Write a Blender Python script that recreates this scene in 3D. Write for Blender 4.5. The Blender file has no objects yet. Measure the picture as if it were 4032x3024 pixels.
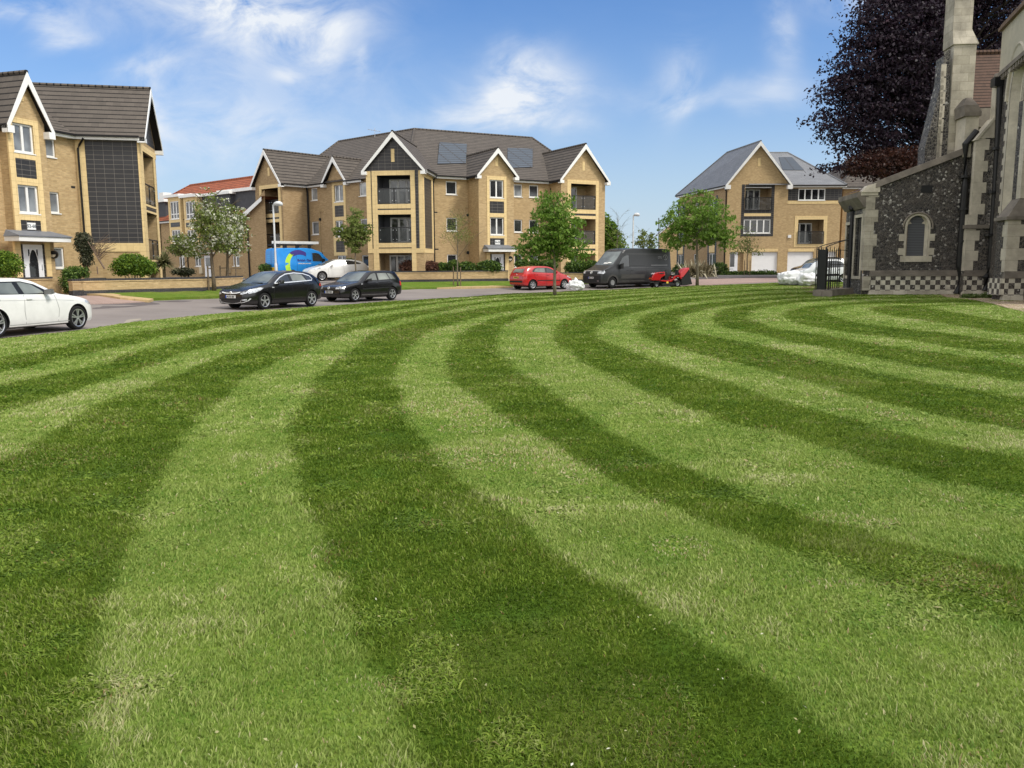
import bpy, bmesh, math, random
import numpy as np
from mathutils import Vector, Matrix, noise as mnoise
from mathutils.bvhtree import BVHTree
R = math.radians
SC = bpy.context.scene
COL = SC.collection
# ------------------------------------------------------------------ camera
EYE = 1.6
FPX = 3260.0                                   # focal length in photo pixels (4032 wide)
PITCH, ROLL = R(8.15), R(-0.3)
CAMR = Matrix.Rotation(R(90) - PITCH, 3, 'X') @ Matrix.Rotation(ROLL, 3, 'Z')
cd = bpy.data.cameras.new('camera')
cam = bpy.data.objects.new('camera', cd); COL.objects.link(cam)
cam.location = (0, 0, EYE)
cam.rotation_mode = 'QUATERNION'; cam.rotation_quaternion = CAMR.to_quaternion()
cd.sensor_width = 36.0; cd.lens = 36.0 * FPX / 4032.0
cd.clip_start = 0.1; cd.clip_end = 3000
SC.camera = cam
# ------------------------------------------------------------------ light
SUN_EL, SUN_AZ = R(48), R(118)                 # azimuth clockwise from +Y: the sun stands to the right, a little behind the camera
sd = bpy.data.lights.new('sun', 'SUN'); sd.energy = 1.7; sd.angle = R(14); sd.color = (1.0, 0.95, 0.86)
so = bpy.data.objects.new('sun', sd); COL.objects.link(so)
sdir = Vector((math.sin(SUN_AZ) * math.cos(SUN_EL), math.cos(SUN_AZ) * math.cos(SUN_EL), math.sin(SUN_EL)))
so.rotation_mode = 'QUATERNION'; so.rotation_quaternion = sdir.to_track_quat('Z', 'Y')
SC.view_settings.view_transform = 'Standard'; SC.view_settings.look = 'None'
SC.view_settings.exposure = 0.82; SC.view_settings.gamma = 1.0
SKY_STRENGTH = 0.115
# ------------------------------------------------------------------ photo pixel -> place
def ray(u, v):
 d = CAMR @ Vector(((u - 2016) / FPX, -(v - 1512) / FPX, -1.0))
 return d
def at_z(u, v, z):
 d = ray(u, v); t = (z - EYE) / d.z
 return Vector((d.x * t, d.y * t, z))
def at_y(u, v, y):
 d = ray(u, v); t = y / d.y
 return Vector((d.x * t, y, EYE + d.z * t))
# near kerb (edge of the lawn), as ground points
KERB = [at_z(u, v, 0.0).xy for u, v in [(-420, 1362), (0, 1333), (337, 1297), (520, 1268), (847, 1236), (1239, 1207), (1563, 1185),
  (2016, 1158)]]
KERB += [at_y(u, 1120, y).xy for u, y in [(2280, 50.5), (2700, 56.5), (3064, 60.5), (3300, 63)]]
KERB = [Vector((KERB[0].x - 3, KERB[0].y - 25))] + KERB + [Vector((KERB[-1].x + 60, KERB[-1].y + 12))]
KA = np.array([[p.x, p.y] for p in KERB])
def kerb_dist(X, Y):
 X = np.asarray(X, float); Y = np.asarray(Y, float)
 best = np.full(X.shape, 1e9); sgn = np.ones(X.shape)
 for i in range(len(KA) - 1):
  ax, ay = KA[i]; bx, by = KA[i + 1]
  dx, dy = bx - ax, by - ay; L2 = dx * dx + dy * dy
  t = np.clip(((X - ax) * dx + (Y - ay) * dy) / L2, 0, 1)
  px, py = ax + t * dx - X, ay + t * dy - Y
  d = np.hypot(px, py)
  s = np.sign(dx * (Y - ay) - dy * (X - ax))
  m = d < best
  best = np.where(m, d, best); sgn = np.where(m, s, sgn)
 return best * sgn                            # positive on the road side
def rise(Y): return np.interp(Y, [44, 52, 56, 62, 83, 120], [0, 0.07, 0.14, 0.30, 0.60, 0.66])
def terr(X, Y):
 d = kerb_dist(X, Y)
 return np.minimum(0.72, np.interp(d, [0, 1, 6.6, 8.8, 14, 40], [0, 0.0, 0.19, 0.5, 0.55, 0.6]) + rise(Y))
def zt(x, y): return float(terr(np.array([x]), np.array([y]))[0])
def ground(u, v, off=0.0):
 d = ray(u, v); t = np.arange(2.0, 400.0, 0.05) / d.y
 z = EYE + d.z * t; m = z <= terr(d.x * t, d.y * t) + off
 k = int(np.argmax(m)) if m.any() else len(t) - 1
 return Vector((d.x * t[k], d.y * t[k], z[k]))
# ------------------------------------------------------------------ things and parts
ORG = {}
def tag(o, label=None, cat=None, group=None, kind=None):
 if label: o['label'] = label
 if cat: o['category'] = cat
 if group: o['group'] = group
 if kind: o['kind'] = kind
 return o
def thing(name, loc, label, cat, group=None, rz=0.0):
 o = bpy.data.objects.new(name, None); COL.objects.link(o)
 o.location = loc; o.rotation_euler = (0, 0, rz); o.empty_display_size = 0.3
 ORG[o.name] = Vector(loc) if rz == 0.0 else Vector((0, 0, 0))
 return tag(o, label, cat, group)
def link(name, me, mat, parent=None, local=False, smooth=False):
 o = bpy.data.objects.new(name, me); COL.objects.link(o)
 if mat is not None:
  for m in (mat if isinstance(mat, (list, tuple)) else [mat]): me.materials.append(m)
 if parent is not None:
  o.parent = parent
  org = ORG.get(parent.name, Vector((0, 0, 0)))
  if not local: me.transform(Matrix.Translation(-org))
  ORG[o.name] = org
 if smooth:
  me.polygons.foreach_set('use_smooth', np.ones(len(me.polygons), bool))
 return o
class MB:
 def __init__(s): s.v = []; s.f = []; s.uv = []; s.mi = []; s.cur = 0
 def poly(s, pts, uv=None):
  i = len(s.v); s.v += [tuple(p) for p in pts]; s.f.append(tuple(range(i, i + len(pts))))
  s.uv.append(uv if uv else [(0, 0)] * len(pts)); s.mi.append(s.cur)
 def box8(s, c):          # c: 8 corners, bottom ring 0-3 ccw, top ring 4-7
  fs = [(3, 2, 1, 0), (4, 5, 6, 7), (0, 1, 5, 4), (1, 2, 6, 5), (2, 3, 7, 6), (3, 0, 4, 7)]
  i = len(s.v); s.v += [tuple(p) for p in c]
  c = [Vector(p) for p in c]
  for f in fs:
   s.f.append(tuple(i + k for k in f)); s.mi.append(s.cur)
   a = (c[f[1]] - c[f[0]]).length; b = (c[f[2]] - c[f[1]]).length
   p0 = c[f[0]]; e = (c[f[1]] - c[f[0]]);
   o = (p0.x + p0.y, p0.z)
   s.uv.append([(o[0], o[1]), (o[0] + a, o[1]), (o[0] + a, o[1] + b), (o[0], o[1] + b)])
 def box(s, x0, x1, y0, y1, z0, z1):
  s.box8([(x0, y0, z0), (x1, y0, z0), (x1, y1, z0), (x0, y1, z0), (x0, y0, z1), (x1, y0, z1), (x1, y1, z1), (x0, y1, z1)])
 def tube(s, pts, r, n=8, cap=True):
  pts = [Vector(p) for p in pts]
  rs = r if isinstance(r, (list, tuple)) else [r] * len(pts)
  rings = []
  for k, p in enumerate(pts):
   d = (pts[min(k + 1, len(pts) - 1)] - pts[max(k - 1, 0)]).normalized()
   a = d.cross(Vector((0, 0, 1)));
   if a.length < 0.05: a = d.cross(Vector((1, 0, 0)))
   a.normalize(); b = d.cross(a)
   i = len(s.v)
   s.v += [tuple(p + rs[k] * (math.cos(6.2832 * j / n) * a + math.sin(6.2832 * j / n) * b)) for j in range(n)]
   rings.append(i)
  L = 0
  for k in range(len(rings) - 1):
   L2 = L + (pts[k + 1] - pts[k]).length
   for j in range(n):
    j2 = (j + 1) % n
    s.f.append((rings[k] + j, rings[k + 1] + j, rings[k + 1] + j2, rings[k] + j2)); s.mi.append(s.cur)
    s.uv.append([(j / n, L), (j / n, L2), ((j + 1) / n, L2), ((j + 1) / n, L)])
   L = L2
  if cap:
   for i, rev in ((rings[0], False), (rings[-1], True)):
    idx = [i + j for j in range(n)]
    s.f.append(tuple(idx if not rev else idx[::-1])); s.uv.append([(0, 0)] * n); s.mi.append(s.cur)
 def lathe(s, prof, n=24, axis='z', o=(0, 0, 0)):
  o = Vector(o); rings = []
  for (r, h) in prof:
   i = len(s.v)
   for j in range(n):
    c, q = math.cos(6.2832 * j / n) * r, math.sin(6.2832 * j / n) * r
    p = {'z': (c, q, h), 'y': (c, h, q), 'x': (h, c, q)}[axis]
    s.v.append(tuple(o + Vector(p)))
   rings.append(i)
  for k in range(len(rings) - 1):
   for j in range(n):
    j2 = (j + 1) % n
    f = (rings[k] + j, rings[k] + j2, rings[k + 1] + j2, rings[k + 1] + j)
    s.f.append(f if axis != 'y' else f[::-1]); s.uv.append([(0, 0)] * 4); s.mi.append(s.cur)
 def build(s, name, mat, parent=None, local=False, smooth=False):
  me = bpy.data.meshes.new(name); me.from_pydata(s.v, [], s.f)
  uvl = me.uv_layers.new(name='UVMap')
  flat = [c for f in s.uv for p in f for c in p]
  uvl.data.foreach_set('uv', flat)
  if isinstance(mat, (list, tuple)): me.polygons.foreach_set('material_index', s.mi)
  me.update()
  return link(name, me, mat, parent, local, smooth)
def np_mesh(name, V, F, attrs=None):
 """V (n,3), F (m,k) -> mesh; attrs {name: per-vertex float array}"""
 me = bpy.data.meshes.new(name)
 V = np.ascontiguousarray(V, dtype=np.float32); F = np.ascontiguousarray(F, dtype=np.int32)
 k = F.shape[1]
 me.vertices.add(len(V)); me.vertices.foreach_set('co', V.ravel())
 me.loops.add(F.size); me.loops.foreach_set('vertex_index', F.ravel())
 me.polygons.add(len(F)); me.polygons.foreach_set('loop_start', np.arange(0, F.size, k, dtype=np.int32))
 if attrs:
  for nm, a in attrs.items():
   at = me.attributes.new(nm, 'FLOAT', 'POINT'); at.data.foreach_set('value', np.ascontiguousarray(a, dtype=np.float32))
 me.update(calc_edges=True)
 return me
# ------------------------------------------------------------------ materials
class NT:
 def __init__(s, name):
  s.m = bpy.data.materials.new(name); s.m.use_nodes = True
  s.t = s.m.node_tree; s.N = s.t.nodes; s.L = s.t.links
  s.b = s.N['Principled BSDF']
 def n(s, typ, **kw):
  nd = s.N.new(typ)
  for k, v in kw.items():
   if k.startswith('i_'):
    nd.inputs[k[2:].replace('_', ' ')].default_value = v
   else: setattr(nd, k, v)
  return nd
 def l(s, a, b): s.L.new(a, b)
 def uv(s):
  return s.n('ShaderNodeTexCoord').outputs['UV']
 def obj(s):
  return s.n('ShaderNodeNewGeometry').outputs['Position']
 def noise(s, vec, scale, detail=3, rough=0.55):
  nd = s.n('ShaderNodeTexNoise'); nd.inputs['Scale'].default_value = scale; nd.inputs['Detail'].default_value = detail
  nd.inputs['Roughness'].default_value = rough
  s.l(vec, nd.inputs['Vector']); return nd.outputs['Fac']
 def ramp(s, fac, stops, interp='LINEAR'):
  nd = s.n('ShaderNodeValToRGB'); cr = nd.color_ramp; cr.interpolation = interp
  while len(cr.elements) < len(stops): cr.elements.new(0.5)
  for e, (p, c) in zip(cr.elements, stops):
   e.position = p; e.color = (*c, 1) if not isinstance(c, (int, float)) else (c, c, c, 1)
  s.l(fac, nd.inputs['Fac']); return nd.outputs['Color']
 def mix(s, fac, a, b, mode='MIX'):
  nd = s.n('ShaderNodeMix'); nd.data_type = 'RGBA'; nd.blend_type = mode
  for sock, v in ((nd.inputs['Factor'], fac), (nd.inputs['A'], a), (nd.inputs['B'], b)):
   pass
  ins = [i for i in nd.inputs if i.enabled]
  f, A, B = ins[0], ins[1], ins[2]
  if isinstance(fac, (int, float)): f.default_value = fac
  else: s.l(fac, f)
  for sock, v in ((A, a), (B, b)):
   if isinstance(v, tuple): sock.default_value = (*v, 1)
   else: s.l(v, sock)
  return [o for o in nd.outputs if o.enabled][0]
 def math(s, op, a, b=0.0, c=None, clamp=False):
  nd = s.n('ShaderNodeMath'); nd.operation = op; nd.use_clamp = clamp
  for i, v in enumerate((a, b) if c is None else (a, b, c)):
   if isinstance(v, (int, float)): nd.inputs[i].default_value = v
   else: s.l(v, nd.inputs[i])
  return nd.outputs[0]
 def bump(s, h, dist, strength=1.0):
  nd = s.n('ShaderNodeBump'); nd.inputs['Distance'].default_value = dist; nd.inputs['Strength'].default_value = strength
  s.l(h, nd.inputs['Height']); s.l(nd.outputs['Normal'], s.b.inputs['Normal'])
 def scale(s, vec, sc):
  nd = s.n('ShaderNodeMapping'); nd.inputs['Scale'].default_value = sc; s.l(vec, nd.inputs['Vector']); return nd.outputs[0]
 def col(s, c):
  if isinstance(c, tuple): s.b.inputs['Base Color'].default_value = (*c, 1)
  else: s.l(c, s.b.inputs['Base Color'])
 def set(s, rough=0.6, spec=0.5, metal=0.0, **kw):
  s.b.inputs['Roughness'].default_value = rough; s.b.inputs['Specular IOR Level'].default_value = spec; s.b.inputs['Metallic'].default_value = metal
  for k, v in kw.items(): s.b.inputs[k].default_value = v
  return s.m
def plain(name, c, rough=0.6, spec=0.5, metal=0.0, var=0.12, vs=3.0, **kw):
 t = NT(name)
 f = t.noise(t.obj(), vs, 4)
 lo = tuple(x * (1 - var) for x in c); hi = tuple(min(1, x * (1 + var)) for x in c)
 t.col(t.ramp(f, [(0.3, lo), (0.7, hi)]))
 return t.set(rough, spec, metal, **kw)
def m_brick(name, c1, c2, mortar, bw=0.225, bh=0.075, joint=0.010, bump=0.004, stain=0.25, stainc=None, rough=0.85):
 t = NT(name); uv = t.uv()
 b = t.n('ShaderNodeTexBrick'); t.l(uv, b.inputs['Vector'])
 b.inputs['Scale'].default_value = 1.0; b.inputs['Brick Width'].default_value = bw; b.inputs['Row Height'].default_value = bh
 b.inputs['Mortar Size'].default_value = joint / 2; b.inputs['Mortar Smooth'].default_value = 0.1; b.inputs['Bias'].default_value = 0.0
 b.inputs['Color1'].default_value = (*c1, 1); b.inputs['Color2'].default_value = (*c2, 1); b.inputs['Mortar'].default_value = (*mortar, 1)
 n1 = t.noise(t.scale(uv, (4.4, 13.3, 1)), 1.0, 2)
 c = t.mix(t.ramp(n1, [(0.35, 0.0), (0.7, 0.5)]), b.outputs['Color'], tuple(x * 0.55 for x in c1), 'MIX')
 n2 = t.noise(t.obj(), 0.45, 5)
 c = t.mix(t.ramp(n2, [(0.4, 0.0), (0.75, stain)]), c, stainc or tuple(x * 0.5 for x in c1), 'MIX')
 t.col(c); t.bump(b.outputs['Fac'], -bump)
 return t.set(rough, 0.2)
def m_tiles(name, c1, c2, gap, bw, bh, joint, bump, offset=0.5, rough=0.5, spec=0.4, grime=0.3):
 t = NT(name); uv = t.uv()
 b = t.n('ShaderNodeTexBrick'); b.offset = offset; t.l(uv, b.inputs['Vector'])
 b.inputs['Scale'].default_value = 1.0; b.inputs['Brick Width'].default_value = bw; b.inputs['Row Height'].default_value = bh
 b.inputs['Mortar Size'].default_value = joint / 2; b.inputs['Mortar Smooth'].default_value = 0.05
 b.inputs['Color1'].default_value = (*c1, 1); b.inputs['Color2'].default_value = (*c2, 1); b.inputs['Mortar'].default_value = (*gap, 1)
 n2 = t.noise(t.obj(), 0.8, 6, 0.65)
 c = t.mix(t.ramp(n2, [(0.4, 0.0), (0.8, grime)]), b.outputs['Color'], tuple(x * 0.6 for x in c1), 'MIX')
 n3 = t.noise(t.obj(), 9.0, 3)
 c = t.mix(t.ramp(n3, [(0.35, 0.0), (0.8, 0.25)]), c, tuple(min(1, x * 1.6) for x in c2), 'MIX')
 t.col(c); t.bump(b.outputs['Fac'], -bump)
 return t.set(rough, spec)
def m_roof(name, c1, c2, course=0.32, tw=0.33, lip=(0.015, 0.013, 0.012), rough=0.75):
 """courses of interlocking tiles: painted shadow line at every course lap, saw-tooth bump up the slope"""
 t = NT(name); uv = t.uv()
 sp = t.n('ShaderNodeSeparateXYZ'); t.l(uv, sp.inputs[0])
 fr = t.math('FRACT', t.math('DIVIDE', sp.outputs[1], course))
 b = t.n('ShaderNodeTexBrick'); t.l(uv, b.inputs['Vector'])
 b.inputs['Scale'].default_value = 1.0; b.inputs['Brick Width'].default_value = tw; b.inputs['Row Height'].default_value = course
 b.inputs['Mortar Size'].default_value = 0.004; b.inputs['Color1'].default_value = (*c1, 1); b.inputs['Color2'].default_value = (*c2, 1)
 b.inputs['Mortar'].default_value = (*tuple(x * 0.6 for x in c1), 1)
 n1 = t.noise(t.obj(), 1.3, 6, 0.65)
 c = t.mix(t.ramp(n1, [(0.35, 0.0), (0.75, 0.45)]), b.outputs['Color'], tuple(x * 1.5 for x in c2))
 jag = t.math('MULTIPLY', t.noise(t.scale(uv, (9, 3, 1)), 1.0, 3), 0.16)
 lap_shade = t.math('LESS_THAN', fr, t.math('ADD', jag, 0.13))
 c = t.mix(lap_shade, c, lip)  # shadow under each tile lap painted as a dark line
 t.col(c)
 t.bump(t.math('SUBTRACT', 1.0, fr), 0.03)
 return t.set(rough, 0.25)
M = {}
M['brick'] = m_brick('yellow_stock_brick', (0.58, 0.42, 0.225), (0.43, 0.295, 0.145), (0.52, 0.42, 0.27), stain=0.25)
M['brick_dark'] = m_brick('dark_shaded_stock_brick', (0.46, 0.325, 0.175), (0.32, 0.215, 0.11), (0.40, 0.31, 0.195), stain=0.35)  # darker brick; paints in the shade of walls turned away from the sun
M['brick_blue'] = m_brick('blue_engineering_brick', (0.055, 0.055, 0.06), (0.035, 0.035, 0.042), (0.16, 0.15, 0.13), rough=0.6)
M['stone_yellow'] = m_tiles('yellow_cast_stone', (0.74, 0.56, 0.29), (0.68, 0.51, 0.26), (0.44, 0.32, 0.16), 0.30, 0.30, 0.010, 0.004, 0.0, 0.8, 0.2, 0.15)
M['tile_dark'] = m_tiles('charcoal_wall_tile', (0.036, 0.035, 0.036), (0.026, 0.025, 0.027), (0.21, 0.19, 0.165), 0.44, 0.22, 0.016, 0.004, 0.0, 0.4, 0.4, 0.2)
M['roof'] = m_roof('grey_brown_concrete_tile', (0.108, 0.092, 0.078), (0.082, 0.070, 0.060))
M['roof_slate'] = m_tiles('grey_slate', (0.20, 0.205, 0.215), (0.155, 0.16, 0.17), (0.05, 0.052, 0.056), 0.6, 0.28, 0.014, 0.012, 0.5, 0.5, 0.4, 0.4)
M['roof_red'] = m_roof('red_clay_pantile', (0.34, 0.10, 0.045), (0.25, 0.075, 0.035), 0.34, 0.3, (0.05, 0.014, 0.008))
M['roof_clay'] = m_roof('old_clay_tile', (0.105, 0.06, 0.042), (0.07, 0.042, 0.03), 0.2, 0.17, (0.012, 0.006, 0.004))
M['white'] = plain('white_upvc', (0.78, 0.78, 0.76), 0.35, 0.4, var=0.05)
M['cream_pipe'] = plain('cream_pipe', (0.5, 0.38, 0.2), 0.5)
M['black'] = plain('black_paint', (0.012, 0.012, 0.013), 0.4, 0.4)
M['black_matt'] = plain('black_plastic', (0.018, 0.018, 0.019), 0.7, 0.3)
M['gutter'] = plain('black_gutter', (0.010, 0.009, 0.009), 0.5, 0.3)
M['lead'] = plain('lead_sheet', (0.16, 0.17, 0.19), 0.6, 0.4)
M['recess_shade'] = plain('painted_recess_shade', (0.035, 0.032, 0.03), 0.9, 0.1)  # near-black tone paints the shade inside the balcony recesses
M['render_grey'] = plain('grey_cladding', (0.075, 0.077, 0.085), 0.8, 0.2)
M['steel'] = plain('galvanised_steel', (0.55, 0.56, 0.57), 0.35, 0.5, 0.8)
M['post_white'] = plain('pale_grey_post', (0.62, 0.64, 0.65), 0.4, 0.4)
M['wood'] = plain('weathered_wood', (0.17, 0.13, 0.085), 0.85, 0.2, var=0.3, vs=14)
M['bark'] = plain('bark', (0.12, 0.095, 0.065), 0.95, 0.1, var=0.4, vs=20)
M['bark_grey'] = plain('grey_bark', (0.17, 0.145, 0.105), 0.95, 0.1, var=0.35, vs=20)
M['solar'] = m_tiles('solar_glass', (0.07, 0.09, 0.115), (0.06, 0.08, 0.105), (0.03, 0.028, 0.028), 1.2, 0.32, 0.13, 0.0, 0.0, 0.5, 0.4, 0.1)
def m_glass(name, c, rough=0.06, spec=0.9, cur=0.0):
 t = NT(name)
 f = t.noise(t.obj(), 1.1, 2)
 t.col(t.ramp(f, [(0.35, tuple(x * 0.6 for x in c)), (0.65, tuple(x * 1.5 for x in c))]))
 return t.set(rough, spec)
M['glass'] = m_glass('window_glass', (0.022, 0.024, 0.027))
M['glass_light'] = m_glass('window_glass_curtained', (0.16, 0.17, 0.18))
M['glass_blind'] = m_glass('window_glass_blind', (0.30, 0.31, 0.31))
M['door_white'] = plain('white_door', (0.74, 0.75, 0.78), 0.35, 0.4, var=0.04)
def m_railglass():
 t = NT('railing_glass'); t.col((0.05, 0.055, 0.055)); m = t.set(0.05, 0.8)
 t.b.inputs['Alpha'].default_value = 0.45
 return m
M['railglass'] = m_railglass()
def m_stone(name, base, dark, blk=True):
 t = NT(name); uv = t.uv(); p = t.obj()
 n1 = t.noise(p, 1.2, 6, 0.65); n2 = t.noise(p, 14, 4)
 c = t.ramp(n1, [(0.3, dark), (0.62, base)])
 c = t.mix(t.ramp(n2, [(0.4, 0.0), (0.8, 0.3)]), c, tuple(x * 0.6 for x in base))
 b = t.n('ShaderNodeTexBrick'); t.l(uv, b.inputs['Vector'])
 b.inputs['Scale'].default_value = 1.0; b.inputs['Brick Width'].default_value = 0.75; b.inputs['Row Height'].default_value = 0.36
 b.inputs['Mortar Size'].default_value = 0.006; b.inputs['Color1'].default_value = (1, 1, 1, 1); b.inputs['Color2'].default_value = (0.78, 0.78, 0.76, 1)
 b.inputs['Mortar'].default_value = (0.5, 0.49, 0.46, 1)
 if blk: c = t.mix(1.0, c, b.outputs['Color'], 'MULTIPLY')
 t.col(c); t.bump(n2, 0.006)
 return t.set(0.9, 0.2)
M['stone'] = m_stone('ashlar_stone', (0.52, 0.475, 0.385), (0.27, 0.245, 0.20))
M['stone_plain'] = m_stone('dressed_stone', (0.58, 0.53, 0.43), (0.36, 0.325, 0.265), False)
M['stone_dirty'] = m_stone('weathered_dark_stone', (0.24, 0.21, 0.175), (0.11, 0.097, 0.082), False)
def flint_nodes(t, p, white=0.12, sc=9.0, mort=(0.17, 0.15, 0.12)):
 v = t.n('ShaderNodeTexVoronoi'); v.feature = 'F1'; v.inputs['Scale'].default_value = sc; t.l(p, v.inputs['Vector'])
 e = t.n('ShaderNodeTexVoronoi'); e.feature = 'DISTANCE_TO_EDGE'; e.inputs['Scale'].default_value = sc; t.l(p, e.inputs['Vector'])
 s = t.n('ShaderNodeSeparateColor'); t.l(v.outputs['Color'], s.inputs[0])
 c = t.ramp(s.outputs[0], [(0.0, (0.018, 0.018, 0.020)), (0.5, (0.052, 0.049, 0.049)), (0.9 - white, (0.09, 0.082, 0.075)), (1.0 - white, (0.15, 0.14, 0.13)), (1.0, (0.55, 0.53, 0.49))])
 n = t.noise(p, 2.2, 4)
 c = t.mix(t.ramp(n, [(0.4, 0.0), (0.8, 0.5)]), c, (0.075, 0.055, 0.04))
 c = t.mix(t.ramp(e.outputs['Distance'], [(0.03, 1.0), (0.09, 0.0)]), c, mort)
 return c, e.outputs['Distance']
def m_flint(name, white, sc=9.0, mort=(0.17, 0.15, 0.12)):
 t = NT(name); c, h = flint_nodes(t, t.obj(), white, sc, mort); t.col(c); t.bump(t.ramp(h, [(0.0, 0.0), (0.2, 1.0)]), 0.02)
 return t.set(0.65, 0.4)
M['flint'] = m_flint('knapped_flint', 0.10, 10.0, (0.115, 0.10, 0.085))
M['flint_dark'] = m_flint('dark_flint', 0.03, 8.0, (0.15, 0.13, 0.105))
def m_cheq(cell=0.245):
 t = NT('flint_and_stone_chequer'); uv = t.uv()
 c, h = flint_nodes(t, t.obj(), 0.03, 14, (0.14, 0.12, 0.1))
 ch = t.n('ShaderNodeTexChecker'); ch.inputs['Scale'].default_value = 1.0 / cell; t.l(uv, ch.inputs['Vector'])
 n1 = t.noise(t.obj(), 3.0, 5)
 st = t.ramp(n1, [(0.3, (0.38, 0.35, 0.285)), (0.65, (0.60, 0.56, 0.46))])
 t.col(t.mix(ch.outputs['Fac'], st, c)); return t.set(0.85, 0.25)
M['cheq'] = m_cheq()
# ------------------------------------------------------------------ world: sky and clouds
w = bpy.data.worlds.new('World'); SC.world = w; w.use_nodes = True
wt = w.node_tree; WN = wt.nodes; WL = wt.links; WN.clear()
class WT(NT):
 def __init__(s): s.t = wt; s.N = WN; s.L = WL
W = WT()
sky = W.n('ShaderNodeTexSky'); sky.sky_type = 'NISHITA'; sky.sun_disc = False
sky.sun_elevation = SUN_EL; sky.sun_rotation = SUN_AZ
sky.air_density = 1.0; sky.dust_density = 1.2; sky.ozone_density = 3.0; sky.altitude = 0
tc = W.n('ShaderNodeTexCoord').outputs['Generated']
sp = W.n('ShaderNodeSeparateXYZ'); W.l(tc, sp.inputs[0])
dy = W.math('MAXIMUM', W.math('ABSOLUTE', sp.outputs[1]), 0.08)
gx = W.math('DIVIDE', sp.outputs[0], dy); gz = W.math('DIVIDE', sp.outputs[2], dy)
cb = W.n('ShaderNodeCombineXYZ'); W.l(gx, cb.inputs[0]); W.l(gz, cb.inputs[1])
w1 = W.n('ShaderNodeTexNoise'); w1.inputs['Scale'].default_value = 5.0; w1.inputs['Detail'].default_value = 5; w1.inputs['Distortion'].default_value = 0.6; W.l(cb.outputs[0], w1.inputs['Vector'])
wv = W.n('ShaderNodeMapping'); wv.inputs['Scale'].default_value = (1.0, 1.7, 1); wv.inputs['Rotation'].default_value = (0, 0, R(-12)); W.l(cb.outputs[0], wv.inputs['Vector'])
w2 = W.n('ShaderNodeTexNoise'); w2.inputs['Scale'].default_value = 8.5; w2.inputs['Detail'].default_value = 12; w2.inputs['Roughness'].default_value = 0.62; w2.inputs['Distortion'].default_value = 0.5; W.l(wv.outputs[0], w2.inputs['Vector'])
jx = W.math('MULTIPLY', W.math('SUBTRACT', w1.outputs['Fac'], 0.5), 0.14)
gx2 = W.math('ADD', gx, jx); gz2 = W.math('SUBTRACT', gz, jx)
def blob(u, v, ru, rv, amp):
 d = ray(u, v); cx, cz = d.x / d.y, d.z / d.y
 a = W.math('POWER', W.math('DIVIDE', W.math('ABSOLUTE', W.math('SUBTRACT', gx2, cx)), ru / FPX), 2.0)
 b = W.math('POWER', W.math('DIVIDE', W.math('ABSOLUTE', W.math('SUBTRACT', gz2, cz)), rv / FPX), 2.0)
 return W.math('MULTIPLY', W.math('EXPONENT', W.math('MULTIPLY', W.math('ADD', a, b), -1.0)), amp)
acc = None
for bl in [(1150, 110, 240, 130, 0.95), (820, -10, 330, 110, 0.8), (1030, 60, 300, 130, 0.6), (2080, 330, 170, 95, 1.15), (2050, 420, 200, 80, 0.6), (1900, 450, 280, 70, 0.8),
   (900, 560, 420, 130, 0.75), (1000, 330, 500, 110, 0.3), (2640, 300, 70, 150, 0.5), (2700, 370, 260, 50, 0.35), (3060, 130, 60, 110, 0.5), (3010, 310, 130, 50, 0.45),
   (3480, 10, 190, 70, 1.1), (130, 80, 170, 38, 0.75), (1430, 240, 32, 45, 0.7), (640, 300, 130, 40, 0.45), (1160, 340, 45, 30, 0.45), (640, 480, 60, 150, 0.6),
   (300, -300, 900, 200, 0.4), (2400, -900, 1500, 400, 0.5)]:
 x = blob(*bl); acc = x if acc is None else W.math('ADD', acc, x)
nz = W.ramp(w2.outputs['Fac'], [(0.34, 0.04), (0.60, 1.0)])
nzs = W.n('ShaderNodeRGBToBW'); W.l(nz, nzs.inputs[0])
cm = W.math('MULTIPLY', acc, nzs.outputs[0], clamp=True)
cm = W.math('POWER', cm, 0.9, clamp=True)
el = sp.outputs[2]
hz = W.ramp(el, [(0.0, 0.97), (0.08, 0.62), (0.18, 0.2), (0.3, 0.0)])
hzb = W.n('ShaderNodeRGBToBW'); W.l(hz, hzb.inputs[0])
tint = W.mix(1.0, sky.outputs[0], (0.41, 0.59, 0.80), 'MULTIPLY')
c = W.mix(hzb.outputs[0], tint, (3.1, 3.7, 4.2))
c = W.mix(cm, c, (4.1, 4.35, 4.7))
# added unseen cloud sheet overhead and behind the camera, to whiten the diffuse light
ov = W.ramp(sp.outputs[1], [(0.0, 1.0), (0.25, 0.85), (0.45, 0.0)])
zen = W.ramp(el, [(0.55, 0.0), (0.75, 0.85)])
hb = W.n('ShaderNodeRGBToBW'); W.l(W.mix(1.0, ov, zen, 'LIGHTEN'), hb.inputs[0])
veil = W.math('MULTIPLY', hb.outputs[0], W.math('ADD', W.math('MULTIPLY', w2.outputs['Fac'], 0.5), 0.55), clamp=True)
c = W.mix(veil, c, (8.2, 8.0, 7.6))
low = W.math('LESS_THAN', el, -0.01)
c = W.mix(low, c, (0.9, 1.0, 0.8))
bg = W.n('ShaderNodeBackground'); bg.inputs['Strength'].default_value = SKY_STRENGTH; W.l(c, bg.inputs['Color'])
wo = W.n('ShaderNodeOutputWorld'); W.l(bg.outputs[0], wo.inputs['Surface'])
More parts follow.
